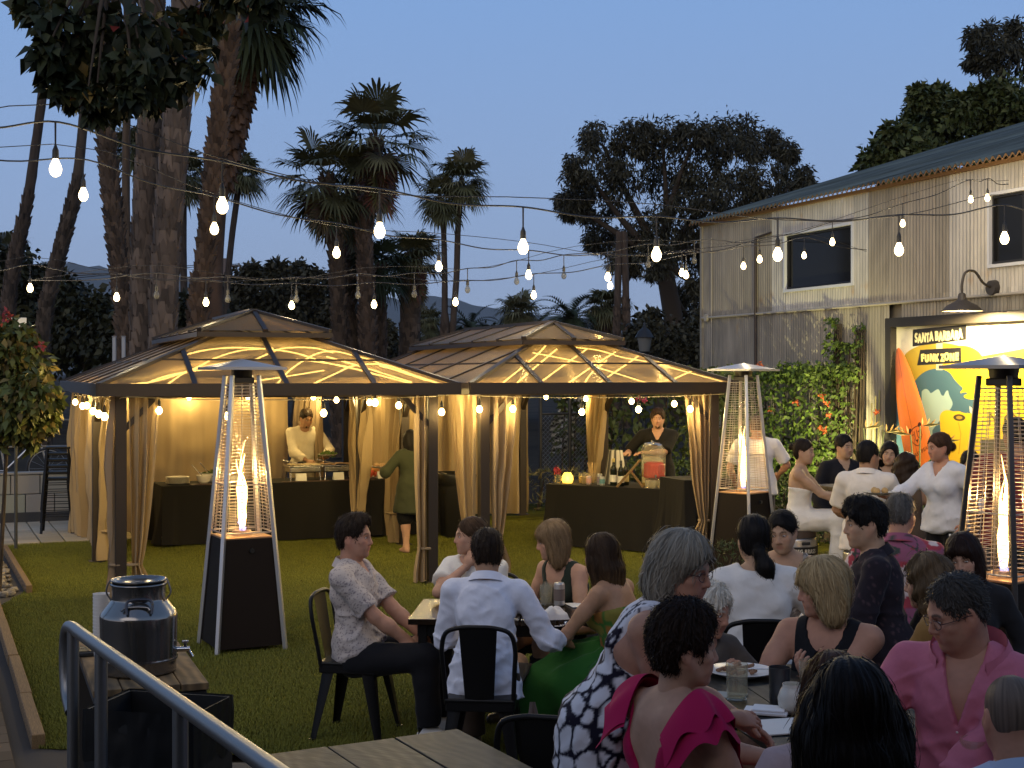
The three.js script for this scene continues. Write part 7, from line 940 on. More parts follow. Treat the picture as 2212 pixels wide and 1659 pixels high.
{ // lantern and utility pole
  const l = thing('lamp_post', 'dark lantern lamp post before the eucalyptus', 'lamp post', at(1392, HZ, 33).setY(0)), dk = std(0.02, 0.02, 0.02, 0.5); part('pole', lathe([[0.09, 0], [0.06, 0.3], [0.045, 2.6]], 14), dk, l); part('lantern', [new THREE.CylinderGeometry(0.2, 0.13, 0.35, 6, 1, true).translate(0, 2.85, 0)], phys(0.3, 0.3, 0.28, 0.2, { transmission: 0.4, thickness: 0 }), l); part('lantern_roof', lathe([[0.25, 3.02], [0.15, 3.18], [0.04, 3.26], [0.03, 3.36], [0.001, 3.4]], 6), dk, l); part('lantern_base', lathe([[0.05, 2.58], [0.14, 2.66], [0.13, 2.7]], 6), dk, l);
  const u = thing('utility_pole', 'distant wooden utility pole with crossarm', 'utility pole', at(484, HZ, 75).setY(0)); part('pole', rod(V(0, 0, 0), V(0.05, 8.4, 0), 0.16, 0.1), std(0.16, 0.12, 0.1, 0.9), u); part('crossarm', bar(V(-1.1, 7.9, 0), V(0.9, 8.0, 0), 0.1, 0.12), std(0.16, 0.12, 0.1, 0.9), u); part('insulator', [-1, -0.5, 0.4, 0.8].map((x) => new THREE.CylinderGeometry(0.05, 0.06, 0.16, 8).translate(x, 8.07, 0)), std(0.2, 0.2, 0.2), u); part('power_line', [0, 1].map((i) => tube([V(-0.9 + i * 1.7, 8.1, 0), V(-12, 7.2 + i * 0.2, -1), V(-26, 8.0, -2)], 0.02, 24, 4)), std(0.02, 0.02, 0.02), u);
}
// ---------- dark wood closing the distance ----------
{
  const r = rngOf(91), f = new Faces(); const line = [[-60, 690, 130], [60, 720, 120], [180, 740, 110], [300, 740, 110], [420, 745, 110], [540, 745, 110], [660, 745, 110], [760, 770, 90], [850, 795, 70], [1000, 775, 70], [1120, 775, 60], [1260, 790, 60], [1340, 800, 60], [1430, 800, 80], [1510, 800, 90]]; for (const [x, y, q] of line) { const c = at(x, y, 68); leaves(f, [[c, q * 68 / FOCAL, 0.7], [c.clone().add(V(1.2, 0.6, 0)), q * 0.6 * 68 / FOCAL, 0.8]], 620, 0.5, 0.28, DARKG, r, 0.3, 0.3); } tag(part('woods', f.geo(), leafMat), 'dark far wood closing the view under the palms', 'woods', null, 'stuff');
}
// ---------- branch of large leaves hanging in from the upper left ----------
{
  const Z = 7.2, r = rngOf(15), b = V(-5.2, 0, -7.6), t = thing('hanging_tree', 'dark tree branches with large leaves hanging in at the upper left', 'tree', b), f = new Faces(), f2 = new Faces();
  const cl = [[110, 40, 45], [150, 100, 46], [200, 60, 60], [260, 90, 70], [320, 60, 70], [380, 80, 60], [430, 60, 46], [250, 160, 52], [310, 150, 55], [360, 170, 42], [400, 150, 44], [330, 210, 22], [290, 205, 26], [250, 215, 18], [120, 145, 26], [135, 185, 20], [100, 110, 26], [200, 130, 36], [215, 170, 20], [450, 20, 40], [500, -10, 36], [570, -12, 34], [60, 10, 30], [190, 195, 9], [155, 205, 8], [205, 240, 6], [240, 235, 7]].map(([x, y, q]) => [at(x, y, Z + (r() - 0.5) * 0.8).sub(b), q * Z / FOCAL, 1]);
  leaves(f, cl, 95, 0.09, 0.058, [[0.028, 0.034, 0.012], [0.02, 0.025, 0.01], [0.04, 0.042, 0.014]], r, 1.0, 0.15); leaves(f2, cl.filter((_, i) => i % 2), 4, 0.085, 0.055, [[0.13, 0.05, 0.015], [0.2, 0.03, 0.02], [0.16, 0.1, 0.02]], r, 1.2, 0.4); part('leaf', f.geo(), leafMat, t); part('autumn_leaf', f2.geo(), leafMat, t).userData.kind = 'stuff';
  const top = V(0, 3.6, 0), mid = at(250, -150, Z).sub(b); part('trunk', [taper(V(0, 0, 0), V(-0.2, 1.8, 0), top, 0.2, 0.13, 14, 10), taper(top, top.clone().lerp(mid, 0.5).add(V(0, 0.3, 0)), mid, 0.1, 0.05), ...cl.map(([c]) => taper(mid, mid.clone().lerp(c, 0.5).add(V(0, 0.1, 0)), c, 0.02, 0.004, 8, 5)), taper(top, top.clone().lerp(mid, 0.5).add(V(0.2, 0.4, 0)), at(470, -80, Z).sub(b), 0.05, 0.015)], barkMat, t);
}
// ---------- foreground furniture ----------
const galv = std(0.24, 0.235, 0.225, 0.4, { metalness: 0.85 });
{ // handrail running down past the can
  const P = (x, y, Z) => at(x, y, Z), a = P(150, 1352, 5.3), b = P(575, 1652, 3.22), d = b.clone().sub(a), e = b.clone().addScaledVector(d, 0.5), t = thing('handrail', 'grey galvanised pipe handrail sloping across the lower left corner', 'railing', a.clone().setY(0)), o = a.clone().setY(0), L = (v) => v.clone().sub(o), dn = d.clone().setY(0).normalize();
  part('rail', tube([L(e), L(b), L(a.clone().lerp(b, 0.12)), L(a.clone().lerp(b, 0.02)), L(a.clone().addScaledVector(dn, -0.035).add(V(0, -0.015, 0))), L(a.clone().addScaledVector(dn, -0.075).add(V(0, -0.07, 0))), L(a.clone().addScaledVector(dn, -0.075).add(V(0, -0.2, 0))), L(a.clone().addScaledVector(dn, -0.04).add(V(0, -0.27, 0))), L(a.clone().addScaledVector(dn, 0.04).add(V(0, -0.32, 0)))], 0.024, 120, 14), galv, t);
  for (const k of [0.03, 0.24, 0.68, 1.15]) { const q = a.clone().addScaledVector(d, k); part('post', rod(L(q).setY(0), L(q).add(V(0, -0.01, 0)), 0.022, 0.022, 14), galv, t); }
}
{ // can on its little table, bin beside it
  const Z = 6.0, top = at(300, 1450, Z), ty = 0.866, c = V(top.x, ty, -Z), t = thing('side_table', 'pale wooden plank table carrying the metal can', 'table', V(-1.71, 0, -6.31), R(21));
  for (let i = 0; i < 4; i++) part('plank', (() => { const g = bx(0.112, 0.03, 1.28, -0.176 + i * 0.117, ty - 0.016 - (i % 2) * 0.002, 0.0, 0.004), uv = g.attributes.uv, q = g.attributes.position; for (let k = 0; k < uv.count; k++) uv.setXY(k, q.getX(k) * 1.3 + i * 0.3, q.getZ(k) * 0.7); return g; })(), boardMat, t); for (const [x, z] of [[-0.18, -0.58], [0.18, -0.58], [-0.18, 0.58], [0.18, 0.58]]) part('leg', bx(0.09, ty - 0.035, 0.09, x, (ty - 0.035) / 2, z, 0.005), std(0.03, 0.025, 0.02, 0.8), t); part('apron', [bx(0.4, 0.08, 0.02, 0, ty - 0.08, -0.6), bx(0.4, 0.08, 0.02, 0, ty - 0.08, 0.6), bx(0.02, 0.08, 1.1, -0.2, ty - 0.08, 0), bx(0.02, 0.08, 1.1, 0.2, ty - 0.08, 0)], std(0.03, 0.025, 0.02, 0.8), t);
  const can_ = thing('milk_can', 'galvanised milk can with tap standing on the wooden table', 'milk can', c, R(10)), m = std(0.27, 0.25, 0.225, 0.33, { metalness: 0.9, roughnessMap: rep(tex(128, 128, (u, v) => { const q = 150 + 90 * tfbm(u, v, 6, 4, 3); return [q, q, q]; }, false), 3, 2) });
  part('can_body', lathe([[0.001, 0.0], [0.155, 0.0], [0.158, 0.01], [0.158, 0.05], [0.164, 0.055], [0.164, 0.065], [0.16, 0.07], [0.163, 0.2], [0.164, 0.24], [0.162, 0.25], [0.155, 0.262], [0.118, 0.31], [0.112, 0.318], [0.113, 0.37], [0.12, 0.376], [0.12, 0.384], [0.108, 0.386], [0.104, 0.35]], 56), m, can_);
  part('lid', lathe([[0.001, 0.352], [0.085, 0.352], [0.1, 0.37], [0.112, 0.392], [0.118, 0.395], [0.118, 0.4], [0.11, 0.399], [0.09, 0.372], [0.001, 0.36]], 44), m, can_); part('lid_handle', tube([V(-0.035, 0.362, 0.02), V(-0.02, 0.385, 0.02), V(0.02, 0.385, 0.02), V(0.035, 0.362, 0.02)], 0.005, 18, 6), m, can_);
  for (const a of [0.1, PI - 0.1]) part('handle', tube([[-1, 0.0], [-0.8, 0.03], [0.8, 0.03], [1, 0.0]].map(([x, y]) => V(x * 0.06, 0.285 + y * 0.3, 0.142 - y * 0.2)), 0.006, 20, 8).rotateY(a === 0.1 ? 0 : PI), m, can_); part('handle', tube([V(-0.05, 0.27, 0.15), V(-0.052, 0.315, 0.135), V(-0.04, 0.325, 0.13), V(0.04, 0.325, 0.13), V(0.052, 0.315, 0.135), V(0.05, 0.27, 0.15)], 0.006, 34, 8).rotateY(0.1), std(0.08, 0.08, 0.09, 0.4, { metalness: 0.8 }), can_);
  part('tap', [rod(V(0.16, 0.09, 0), V(0.215, 0.09, 0), 0.012), rod(V(0.205, 0.09, 0), V(0.225, 0.055, 0), 0.009), rod(V(0.195, 0.09, 0), V(0.195, 0.12, 0), 0.007), bx(0.03, 0.012, 0.012, 0.195, 0.122, 0, 0.004)], std(0.6, 0.6, 0.6, 0.2, { metalness: 1 }), can_); part('clasp', [tube([V(0.115, 0.31, 0.03), V(0.135, 0.34, 0.03), V(0.128, 0.375, 0.02), V(0.118, 0.398, 0.01)], 0.004, 16, 6), tube([V(-0.115, 0.31, 0.0), V(-0.135, 0.345, 0.0), V(-0.128, 0.38, 0), V(-0.116, 0.398, 0)], 0.004, 16, 6)], std(0.15, 0.15, 0.16, 0.4, { metalness: 0.8 }), can_);
  const cp = V(c.x - 0.21, ty, -Z - 0.16), cups = thing('cup_stack', 'tall stack of white cups left of the milk can', 'cups', cp); for (let i = 0; i < 15; i++) part('cup', lathe([[0.001, 0], [0.026, 0], [0.036, 0.085], [0.0375, 0.087], [0.035, 0.087], [0.025, 0.004]], 22).translate(0, i * 0.016, 0), std(0.72, 0.68, 0.62, 0.6), cups); tag(moveTo(part('drip_tray', [bx(0.16, 0.02, 0.12, 0, 0, 0, 0.006), ...[...Array(6)].map((_, i) => bx(0.14, 0.006, 0.008, 0, 0.012, -0.045 + i * 0.018))], std(0.02, 0.02, 0.02, 0.5)), V(-1.98, ty + 0.01, -6.35), R(21)), 'dark drip tray on the wooden table left of the can', 'tray');
  const bp = at(345, 1520, 5.15).setY(0), B = thing('black_bin', 'open black box bin with liner beside the handrail', 'bin', bp, R(-14)), bm = std(0.008, 0.008, 0.008, 0.55), w = 0.21, dd = 0.16, h = 0.93; part('bin_body', [bx(w * 2, h, 0.012, 0, h / 2, dd), bx(w * 2, h, 0.012, 0, h / 2, -dd), bx(0.012, h, dd * 2, w, h / 2, 0), bx(0.012, h, dd * 2, -w, h / 2, 0), bx(w * 2, 0.012, dd * 2, 0, 0.01, 0)], bm, B);
  const rim = (s) => { const q = ((s % 1) + 1) % 1 * 4, i = floor(q), f = q - i, k = [[-1, -1], [1, -1], [1, 1], [-1, 1], [-1, -1]]; return [lerp(k[i][0], k[i + 1][0], f) * (w + 0.008), lerp(k[i][1], k[i + 1][1], f) * (dd + 0.008)]; }; part('bin_liner', grid(120, 8, (u, v) => { const [x, z] = rim(u), n = noise3(u * 60, v * 3, 2); return [x * (1 + 0.01 * n), h + 0.006 - v * 0.2 - 0.02 * (v > 0.9 ? noise3(u * 40, 1, 1) : 0), z * (1 + 0.016 * n)]; }), phys(0.01, 0.01, 0.01, 0.28), B);
}
const tableWoodT = tex(512, 512, (u, v) => { const n = tfbm(u * 1, v, 3, 3, 2), g = 0.62 + 0.42 * (0.5 + 0.5 * sin((v * 16 + n * 2.2) * 2 * PI)) * 0.7 + 0.35 * tfbm(u, v, 34, 3, 4), kn = exp(-pow(hypot((u - 0.4) * 2, (v - 0.3) * 5) / 0.12, 2)); const q = g * (1 - 0.6 * kn); return [196 * q, 190 * q, 172 * q]; });
const grayWood = phys(0.07, 0.07, 0.064, 0.5, { map: rep(tableWoodT, 1, 1), bumpMap: rep(tableWoodT, 1, 1), bumpScale: 0.003, specularIntensity: 0.45 });
function plankTable(label, corner, ux, uz, W, D, H, n, mat, o = {}) {   // corner: far left; planks run along uz
  const t = thing('plank_table', label, 'table', corner.clone().setY(o.base ?? 0), atan2(uz.x, uz.z)), w = W / n; for (let i = 0; i < n; i++) part('plank', (() => { const g = bx(w - 0.006, 0.035, D, (i + 0.5) * w * (o.flip ?? 1), H - 0.018 - 0.0015 * (i % 2), D / 2, 0.004); const uv = g.attributes.uv, p = g.attributes.position; for (let k = 0; k < uv.count; k++) uv.setXY(k, p.getZ(k) * 0.7 + i * 0.37, p.getX(k) * 1.1 + i * 0.29); return g; })(), mat, t);
  part('apron', [bx(W - 0.1, 0.07, 0.03, W / 2 * (o.flip ?? 1), H - 0.075, 0.08), bx(W - 0.1, 0.07, 0.03, W / 2 * (o.flip ?? 1), H - 0.075, D - 0.08)], metalBlack, t); for (const x of [0.08, W - 0.08]) for (const z of [0.08, D - 0.08]) part('leg', bx(0.05, H - 0.04, 0.05, x * (o.flip ?? 1), (H - 0.04) / 2, z, 0.004), metalBlack, t); return t;
}
{ const a = atH(553, 1632, 0.74), b = atH(980, 1575, 0.74), ux = b.clone().sub(a), W = ux.length(); ux.normalize(); plankTable('weathered grey plank table at the bottom centre edge', a.setY(0), ux, V(-ux.z, 0, ux.x), W + 0.02, 1.5, 0.74, 3, grayWood); }
const darkTop = phys(0.075, 0.055, 0.035, 0.25, { map: rep(woodT, 1, 1), clearcoat: 0.4, clearcoatRoughness: 0.25 });
{ const a = V(-0.56, 0, -8.72), ux = V(1, 0, 0.06).normalize(); plankTable('dark dining table of the group on the lawn', a, ux, V(-ux.z, 0, ux.x), 1.08, 0.72, 0.74, 5, darkTop); }
const DECK = 0.15; struct('deck', bx(7, 0.3, 4.9, 3.75, 0, -4.5), std(0.05, 0.045, 0.04, 0.9));
{ const a = V(0.66, 0, -5.9), ux = V(0.985, 0, -0.17); plankTable('grey plank table with plates and glasses at the lower right', a, ux, V(-ux.z, 0, ux.x), 0.86, 1.25, 0.75, 4, grayWood, { base: DECK }); }
function chair(label, p, yaw, o = {}) {
  const t = thing('metal_chair', label, 'chair', p, yaw, 'black metal bistro chairs'), m = metalBlack, sq = (x, z, h) => V(x, h, z);
  part('seat', bx(0.37, 0.025, 0.36, 0, 0.45, 0.0, 0.012), m, t); part('seat_rim', [bx(0.35, 0.05, 0.02, 0, 0.42, 0.165, 0.005), bx(0.35, 0.05, 0.02, 0, 0.42, -0.165, 0.005), bx(0.02, 0.05, 0.33, 0.172, 0.42, 0, 0.005), bx(0.02, 0.05, 0.33, -0.172, 0.42, 0, 0.005)], m, t);
  for (const x of [-1, 1]) for (const z of [-1, 1]) { const a = V(x * 0.165, 0.44, z * 0.15), b = V(x * 0.215, 0, z * 0.215), g = grid(2, 6, (u, v) => { const q = a.clone().lerp(b, v), w = lerp(0.075, 0.032, v); return u < 0.4 ? [q.x - x * w, q.y, q.z] : u < 0.6 ? [q.x, q.y, q.z] : [q.x, q.y, q.z - z * w]; }); part('leg', [g, bx(0.035, 0.015, 0.035, b.x - x * 0.012, 0.008, b.z - z * 0.012)], m, t); }
  part('back_frame', tube([V(-0.175, 0.43, -0.16), V(-0.185, 0.6, -0.19), V(-0.19, 0.74, -0.215), V(-0.165, 0.815, -0.228), V(-0.09, 0.842, -0.235), V(0, 0.846, -0.237), V(0.09, 0.842, -0.235), V(0.165, 0.815, -0.228), V(0.19, 0.74, -0.215), V(0.185, 0.6, -0.19), V(0.175, 0.43, -0.16)], 0.0125, 70, 8), m, t);
  part('splat', grid(6, 16, (u, v) => { const h = lerp(0.44, 0.842, v), w = lerp(0.075, 0.1, v); return [(u * 2 - 1) * w, h, lerp(-0.165, -0.236, v) - 0.01 * (1 - pow(u * 2 - 1, 2))]; }), m, t); return t;
}
const seatOf = (key, label, dz = 0) => { const p = peopleAt[key], q = V(0, 0, dz - 0.02).applyAxisAngle(V(0, 1, 0), p.yaw); return chair(label, V(p.root.x + q.x, p.sp.base, p.root.z + q.z), p.yaw); };
// ---------- cloth patterns ----------
const speck = (a, b, f, th) => (x, y, z) => { const [d, , id] = worley(x * f, y * f, z * f); const k = sstep(th, th - 0.12, d + 0.25 * noise3(x * f * 2, y * f * 2, z * f * 2)) * (id > 0.2 ? 1 : 0); return a.map((v, i) => lerp(v, b[i], k)); };
const pebbles = (x, y, z) => { const s = 6.5 + 9 * sstep(0.02, -0.1, x + 0.6 * z), q = 0.35 * noise3(x * 5, y * 5, z * 5), [d1, d2] = worley(x * s + q, y * s * 0.8, z * s), line = sstep(0.1, 0.17, d2 - d1), str = sstep(0.03, 0.07, abs(noise3(x * 3.1 + 3, y * 2.2, z * 3.1))), k = line * str; return [lerp(0.012, 0.66, k), lerp(0.01, 0.64, k), lerp(0.02, 0.66, k)]; };
const hawaii = (x, y, z) => { const n = noise3(x * 9, y * 9, z * 9) + 0.4 * noise3(x * 22, y * 22, z * 22), s = abs(noise3(x * 14 + 4, y * 10, z * 14)); if (s < 0.07) return [0.05, 0.06, 0.05]; return n > 0.18 ? [0.62, 0.5, 0.46] : n > -0.12 ? [0.36, 0.055, 0.07] : [0.28, 0.09, 0.14]; };
const shimmer = (x, y, z) => { const v = hash3(floor(x * 160), floor(y * 160), floor(z * 160)); return [0.25, 0.22, 0.19].map((c) => c * (0.5 + 1.6 * v * v)); };
// ---------- the group at the table on the lawn ----------
const dk = [0.012, 0.012, 0.014];
person('p1', { label: 'man in a pale speckled shirt sitting sideways on a chair, hands clasped', hx: 766, hy: 1160, Z: 8.3, yaw: 78, lean: -5, head: [-2, 2, 0], sex: 'm', H: 1.8, skin: 'rosy', hair: 'quiff', hairCol: 'dark', hairTop: 0.004, hairT: 0.011, hairline: 0.024, l: { to: [0.06, 0.06, 0.4], hd: [-0.75, -0.1, 0.65], pn: [0, -0.3, -1] }, r: { to: [-0.06, 0.05, 0.37], hd: [0.75, -0.1, 0.65], pn: [0, -0.5, -1] }, curl: 0.6, top: { tint: speck([0.48, 0.42, 0.38], [0.2, 0.17, 0.18], 88, 0.4), sleeve: 0.8, collar: 'open', collarTint: (x, y, z) => [0.46, 0.4, 0.37], hem: 0.06, bottom: -0.1, vneck: 1, neckD: 0.1, neckW: 0.06, ease: 0.016, cell: 0.0068, buttons: 1, fold: 0.009 }, bottom: { color: dk }, shoes: 'pale', legr: { z: 0.02 } });
person('p2', { label: 'woman in a white tee with hair pulled back, chin on her hand, looking left', hx: 1016, hy: 1158, Z: 8.75, yaw: -18, lean: 10, head: [-55, 2, 0], skin: 'fair', hair: 'bun', hairCol: 'brown', r: { to: [0.0, 0.49, 0.2], pole: [-0.8, -0.6, 0.2], hd: [0.3, 0.8, -0.2], pn: [0.3, 0.2, -1], curl: 0.8 }, l: { to: [-0.02, 0.2, 0.32] }, top: { color: [0.72, 0.69, 0.62], sleeve: 0.62, sleeveEase: 0.03, neckD: 0.04, neckW: 0.085, ease: 0.02, bottom: -0.08 }, bottom: { color: [0.5, 0.48, 0.44] } });
person('p3', { label: 'man in a white long sleeved shirt seated at the lawn table, back turned', hx: 1052, hy: 1193, Z: 7.6, yaw: 174, lean: 13, head: [14, 12, 0], sex: 'm', H: 1.74, skin: 'tan', hair: 'short', hairCol: 'dark', hairT: 0.012, w: 0.98, arm: 1.0, r: { to: [-0.4, 0.14, 0.36], pole: [-0.4, -0.9, -0.3] }, l: { to: [0.14, 0.22, 0.38], pole: [0.35, -0.9, -0.2] }, top: { color: [0.66, 0.67, 0.74], sleeve: 1.62, cuff: 1, collar: 'open', hem: 0.1, bottom: -0.1, neckD: 0.06, neckW: 0.062, ease: 0.02, fold: 0.012, flare: 0.15, sleeveEase: 0.016, cell: 0.0095 }, bottom: { color: [0.045, 0.03, 0.02] } });
person('p4', { label: 'woman with light brown fringed hair in a dark green top leaning in at the table', hx: 1193, hy: 1168, Z: 8.7, yaw: -48, lean: 17, head: [-38, 12, 0], skin: 'fair', hair: 'bob', hairLen: 0.35, hairCol: 'light', bangs: 1, hairT: 0.02, l: { to: [0.06, 0.16, 0.4], pole: [0.6, -0.8, -0.2], curl: 0.7 }, r: { to: [-0.2, 0.16, 0.38] }, top: { color: [0.028, 0.035, 0.025], sleeve: 0, armhole: 1, neckD: 0.14, neckW: 0.085, backD: 0.08, ease: 0.008 }, bottom: { color: [0.03, 0.03, 0.03] } });
person('p5', { label: 'woman with long straight dark hair and green skirt, arms folded on the table', hx: 1298, hy: 1200, Z: 7.85, yaw: -122, lean: 16, head: [-6, 8, 0], skin: 'tan', hair: 'long', hairLen: 0.3, hairCol: [0.03, 0.017, 0.009], hairW: 1.05, tips: [0.12, 0.07, 0.03], l: { to: [0.02, 0.22, 0.36], pole: [0.9, -0.4, 0], curl: 0.3 }, r: { to: [0.06, 0.2, 0.36], pole: [-0.8, -0.6, 0.2] }, top: { tint: (x, y, z) => { const n = noise3(x * 16, y * 16, z * 16); return n > 0.12 ? [0.26, 0.12, 0.03] : n > -0.2 ? [0.05, 0.14, 0.03] : [0.2, 0.18, 0.04]; }, sleeve: 0, bare: 0.37, ease: 0.014, bottom: -0.02, name: 'top' } });
{ const p = peopleAt.p5, t = part('skirt', skin([cap(V(-0.02, 0.02, -0.05), V(0, -0.02, 0.34), 0.22, 0.19, 0.06), cap(V(0.16, 0.0, 0.0), V(0.2, -0.1, 0.42), 0.15, 0.17, 0.06), cap(V(-0.12, 0.0, 0.0), V(-0.16, -0.08, 0.42), 0.14, 0.15, 0.06), cap(V(0, -0.1, 0.3), V(0.05, -0.36, 0.4), 0.2, 0.2, 0.1)], 0.016, { post: (d, x, y, z) => d + 0.014 * sin(atan2(x, z) * 12 + y * 8) + 0.012 * noise3(x * 14, y * 9, z * 14) , color: () => [0.022, 0.1, 0.018] }).translate(0, p.up - 0.03, 0), clothMat, p.o); }
seatOf('p1', 'black metal chair under the man in the speckled shirt'); seatOf('p2', 'black metal chair behind the woman in the white tee', -0.04); seatOf('p3', 'black metal chair with its back plate before the white shirted man', -0.03);
chair('empty black metal chair between the lawn table and the plank table', at(1205, 1515, 5.5).setY(0), R(165));
{ const b = thing('handbag', 'brown handbag with strap hung over the empty chair back', 'bag', at(1150, 1520, 5.55)); part('strap', tube([V(0, 0.01, 0.02), V(0.03, -0.12, 0.06), V(0.02, -0.42, 0.08), V(-0.03, -0.42, 0.1), V(-0.02, -0.14, 0.08), V(0, 0.01, 0.02)], 0.011, 50, 6), std(0.07, 0.04, 0.025, 0.6), b); part('bag_body', bx(0.3, 0.24, 0.1, 0, -0.52, 0.09, 0.03), std(0.09, 0.05, 0.03, 0.6), b); part('buckle', new THREE.TorusGeometry(0.016, 0.004, 6, 16).translate(0.03, -0.14, 0.075), steel, b); }
// ---------- the near table ----------
person('p6', { label: 'older woman with grey bob and black and white pebble print dress, leaning', hx: 1474, hy: 1230, Z: 4.62, yaw: 72, lean: 27, head: [-14, 10, 0], pose: 'stand', H: 1.66, base: DECK, skin: 'rosy', hair: 'bob', hairCol: [0.25, 0.22, 0.17], hairLen: 0.08, hairZ: -0.042, faceW: 1.28, hairT: 0.022, glasses: 1, earring: 1, w: 1.06, belly: 1.1, arm: 1.1, r: { to: [0.02, 0.1, 0.46], pole: [-0.3, -0.9, -0.1] }, l: { to: [0.12, 0.05, 0.5] }, top: { tint: pebbles, sleeve: 0, armhole: 1, neckD: 0.07, neckW: 0.085, ease: 0.02, hem: 0.72, flare: 0.23, name: 'dress', cell: 0.0085, fold: 0.008 } });
person('p7', { label: 'woman with short dark hair in a fuchsia ruffled dress, seen from behind', hx: 1478, hy: 1400, Z: 4.25, yaw: 122, lean: 6, head: [-24, 4, 0], H: 1.64, base: 0.1, skin: 'fair', hair: 'quiff', hairCol: [0.018, 0.01, 0.006], hairT: 0.017, hairTop: 0.014, hs: 0.97, hairline: 0.022, w: 1.02, arm: 1.12, l: { to: [-0.02, 0.26, 0.47], pole: [0.8, -0.6, 0], curl: 1.1, pn: [0, -1, 0.1] }, r: { to: [-0.14, 0.08, 0.34], pole: [-0.6, -0.7, -0.3] }, top: { color: [0.42, 0.013, 0.075], sleeve: 0, armhole: 1, neckD: 0.1, neckW: 0.1, backD: 0.02, openBack: 0.3, ease: 0.012, skirt: 1.2, name: 'dress', cell: 0.0085 } });
{ // two tiers of ruffle over the shoulders of the fuchsia dress
  const p = peopleAt.p7, T = p.T, list = []; const col = [0.42, 0.013, 0.075];
  for (const s of [-1, 1]) for (const k of [0, 1]) list.push(grid(44, 10, (u, v) => { const q = u * 2 - 1, e = 1 - q * q, x = 0.09 + 0.035 * e + (0.115 + 0.03 * k) * v * (0.55 + 0.45 * e), y = 0.572 - 0.15 * q * q - 0.012 * k - (0.012 + 0.035 * k) * v - 0.055 * v * v, z = -0.012 - q * (0.115 + 0.035 * v); const sh = T(s * x, y, z); sh.y += 0.014 * v * sin(u * 24 + k * 2); sh.x += s * 0.012 * v * sin(u * 19 + 1); return sh.toArray(); }));
  const g = merge(list), n = g.attributes.position.count; g.setAttribute('color', new THREE.Float32BufferAttribute([].concat(...Array(n).fill(col)), 3)); g.translate(0, p.up, 0); part('ruffle', g, clothMat, p.o);
}
person('p8', { label: 'elderly person with white curly hair half hidden behind the leaning woman', hx: 1532, hy: 1318, Z: 6.0, yaw: 20, lean: 14, head: [30, 14, 0], H: 1.55, base: DECK, skin: 'rosy', hair: 'curly', hairCol: 'white', r: { to: [0.1, 0.3, 0.26], pole: [-0.7, -0.7, 0], hd: [0.2, 0.9, 0.1], curl: 1.0 }, l: { to: [0.12, 0.34, 0.3], pole: [0.7, -0.7, 0], hd: [-0.2, 0.9, 0.1], curl: 1.1 }, top: { color: [0.1, 0.085, 0.07], sleeve: 1.9, neckW: 0.07, ease: 0.02 } });
person('p9', { label: 'woman with a low black ponytail in a cream sweater, back turned, on a metal chair', hx: 1628, hy: 1166, Z: 6.9, yaw: 176, lean: 9, head: [8, 6, 0], H: 1.7, base: DECK, skin: 'asian', hair: 'pony', hairCol: 'black', hairT: 0.012, tail: [-0.07, -0.27, -0.1], w: 1.0, arm: 1.1, l: { to: [0.28, 0.16, 0.3], pole: [0.8, -0.5, -0.1] }, r: { to: [-0.28, 0.2, 0.34], pole: [-0.8, -0.5, -0.1] }, top: { color: [0.7, 0.66, 0.6], sleeve: 1.85, sleeveEase: 0.04, neckW: 0.075, neckD: 0.03, backD: 0.02, ease: 0.034, hem: 0.12, bottom: -0.14, fold: 0.012, flare: 0.17 }, bottom: { color: [0.5, 0.48, 0.42] } });
seatOf('p9', 'black metal chair behind the cream sweater', -0.05);
person('p10', { label: 'woman with black hair tied back in a shimmering strapped top, eyes lowered', hx: 1690, hy: 1149, Z: 7.7, yaw: -12, lean: 12, head: [-14, 14, 4], H: 1.62, skin: 'asian', hair: 'bun', hairCol: 'black', hairT: 0.01, part: 0.0, l: { to: [0.1, 0.1, 0.36] }, r: { to: [-0.12, 0.12, 0.36] }, top: { tint: shimmer, sleeve: 0, armhole: 1, neckD: 0.13, neckW: 0.1, backD: 0.1, ease: 0.01 } });
person('p11', { label: 'blonde woman in a black sleeveless top with folded arms, face turned away', hx: 1775, hy: 1272, Z: 5.9, yaw: -28, lean: 6, head: [-62, 8, 4], H: 1.68, base: 0.1, skin: 'rosy', hair: 'bob', hairCol: 'blonde', hairLen: 0.26, hairT: 0.028, hairW: 1.2, bangs: 1, arm: 1.22, w: 1.08, l: { to: [-0.2, 0.17, 0.25], pole: [0.9, -0.6, 0.1], hd: [-0.9, 0.1, 0.1] }, r: { to: [-0.02, 0.3, 0.28], pole: [-0.9, -0.6, 0.2], hd: [-0.4, 0.85, 0.2], pn: [0.5, 0.2, -0.6], curl: 0.5 }, top: { tint: (x, y, z) => y < 0.2 && z > 0.02 && noise3(x * 22, y * 16, z * 22) > 0.28 ? [0.3, 0.34, 0.3] : [0.012, 0.012, 0.014], sleeve: 0, armhole: 1, neckD: 0.12, neckW: 0.075, ease: 0.01 } });
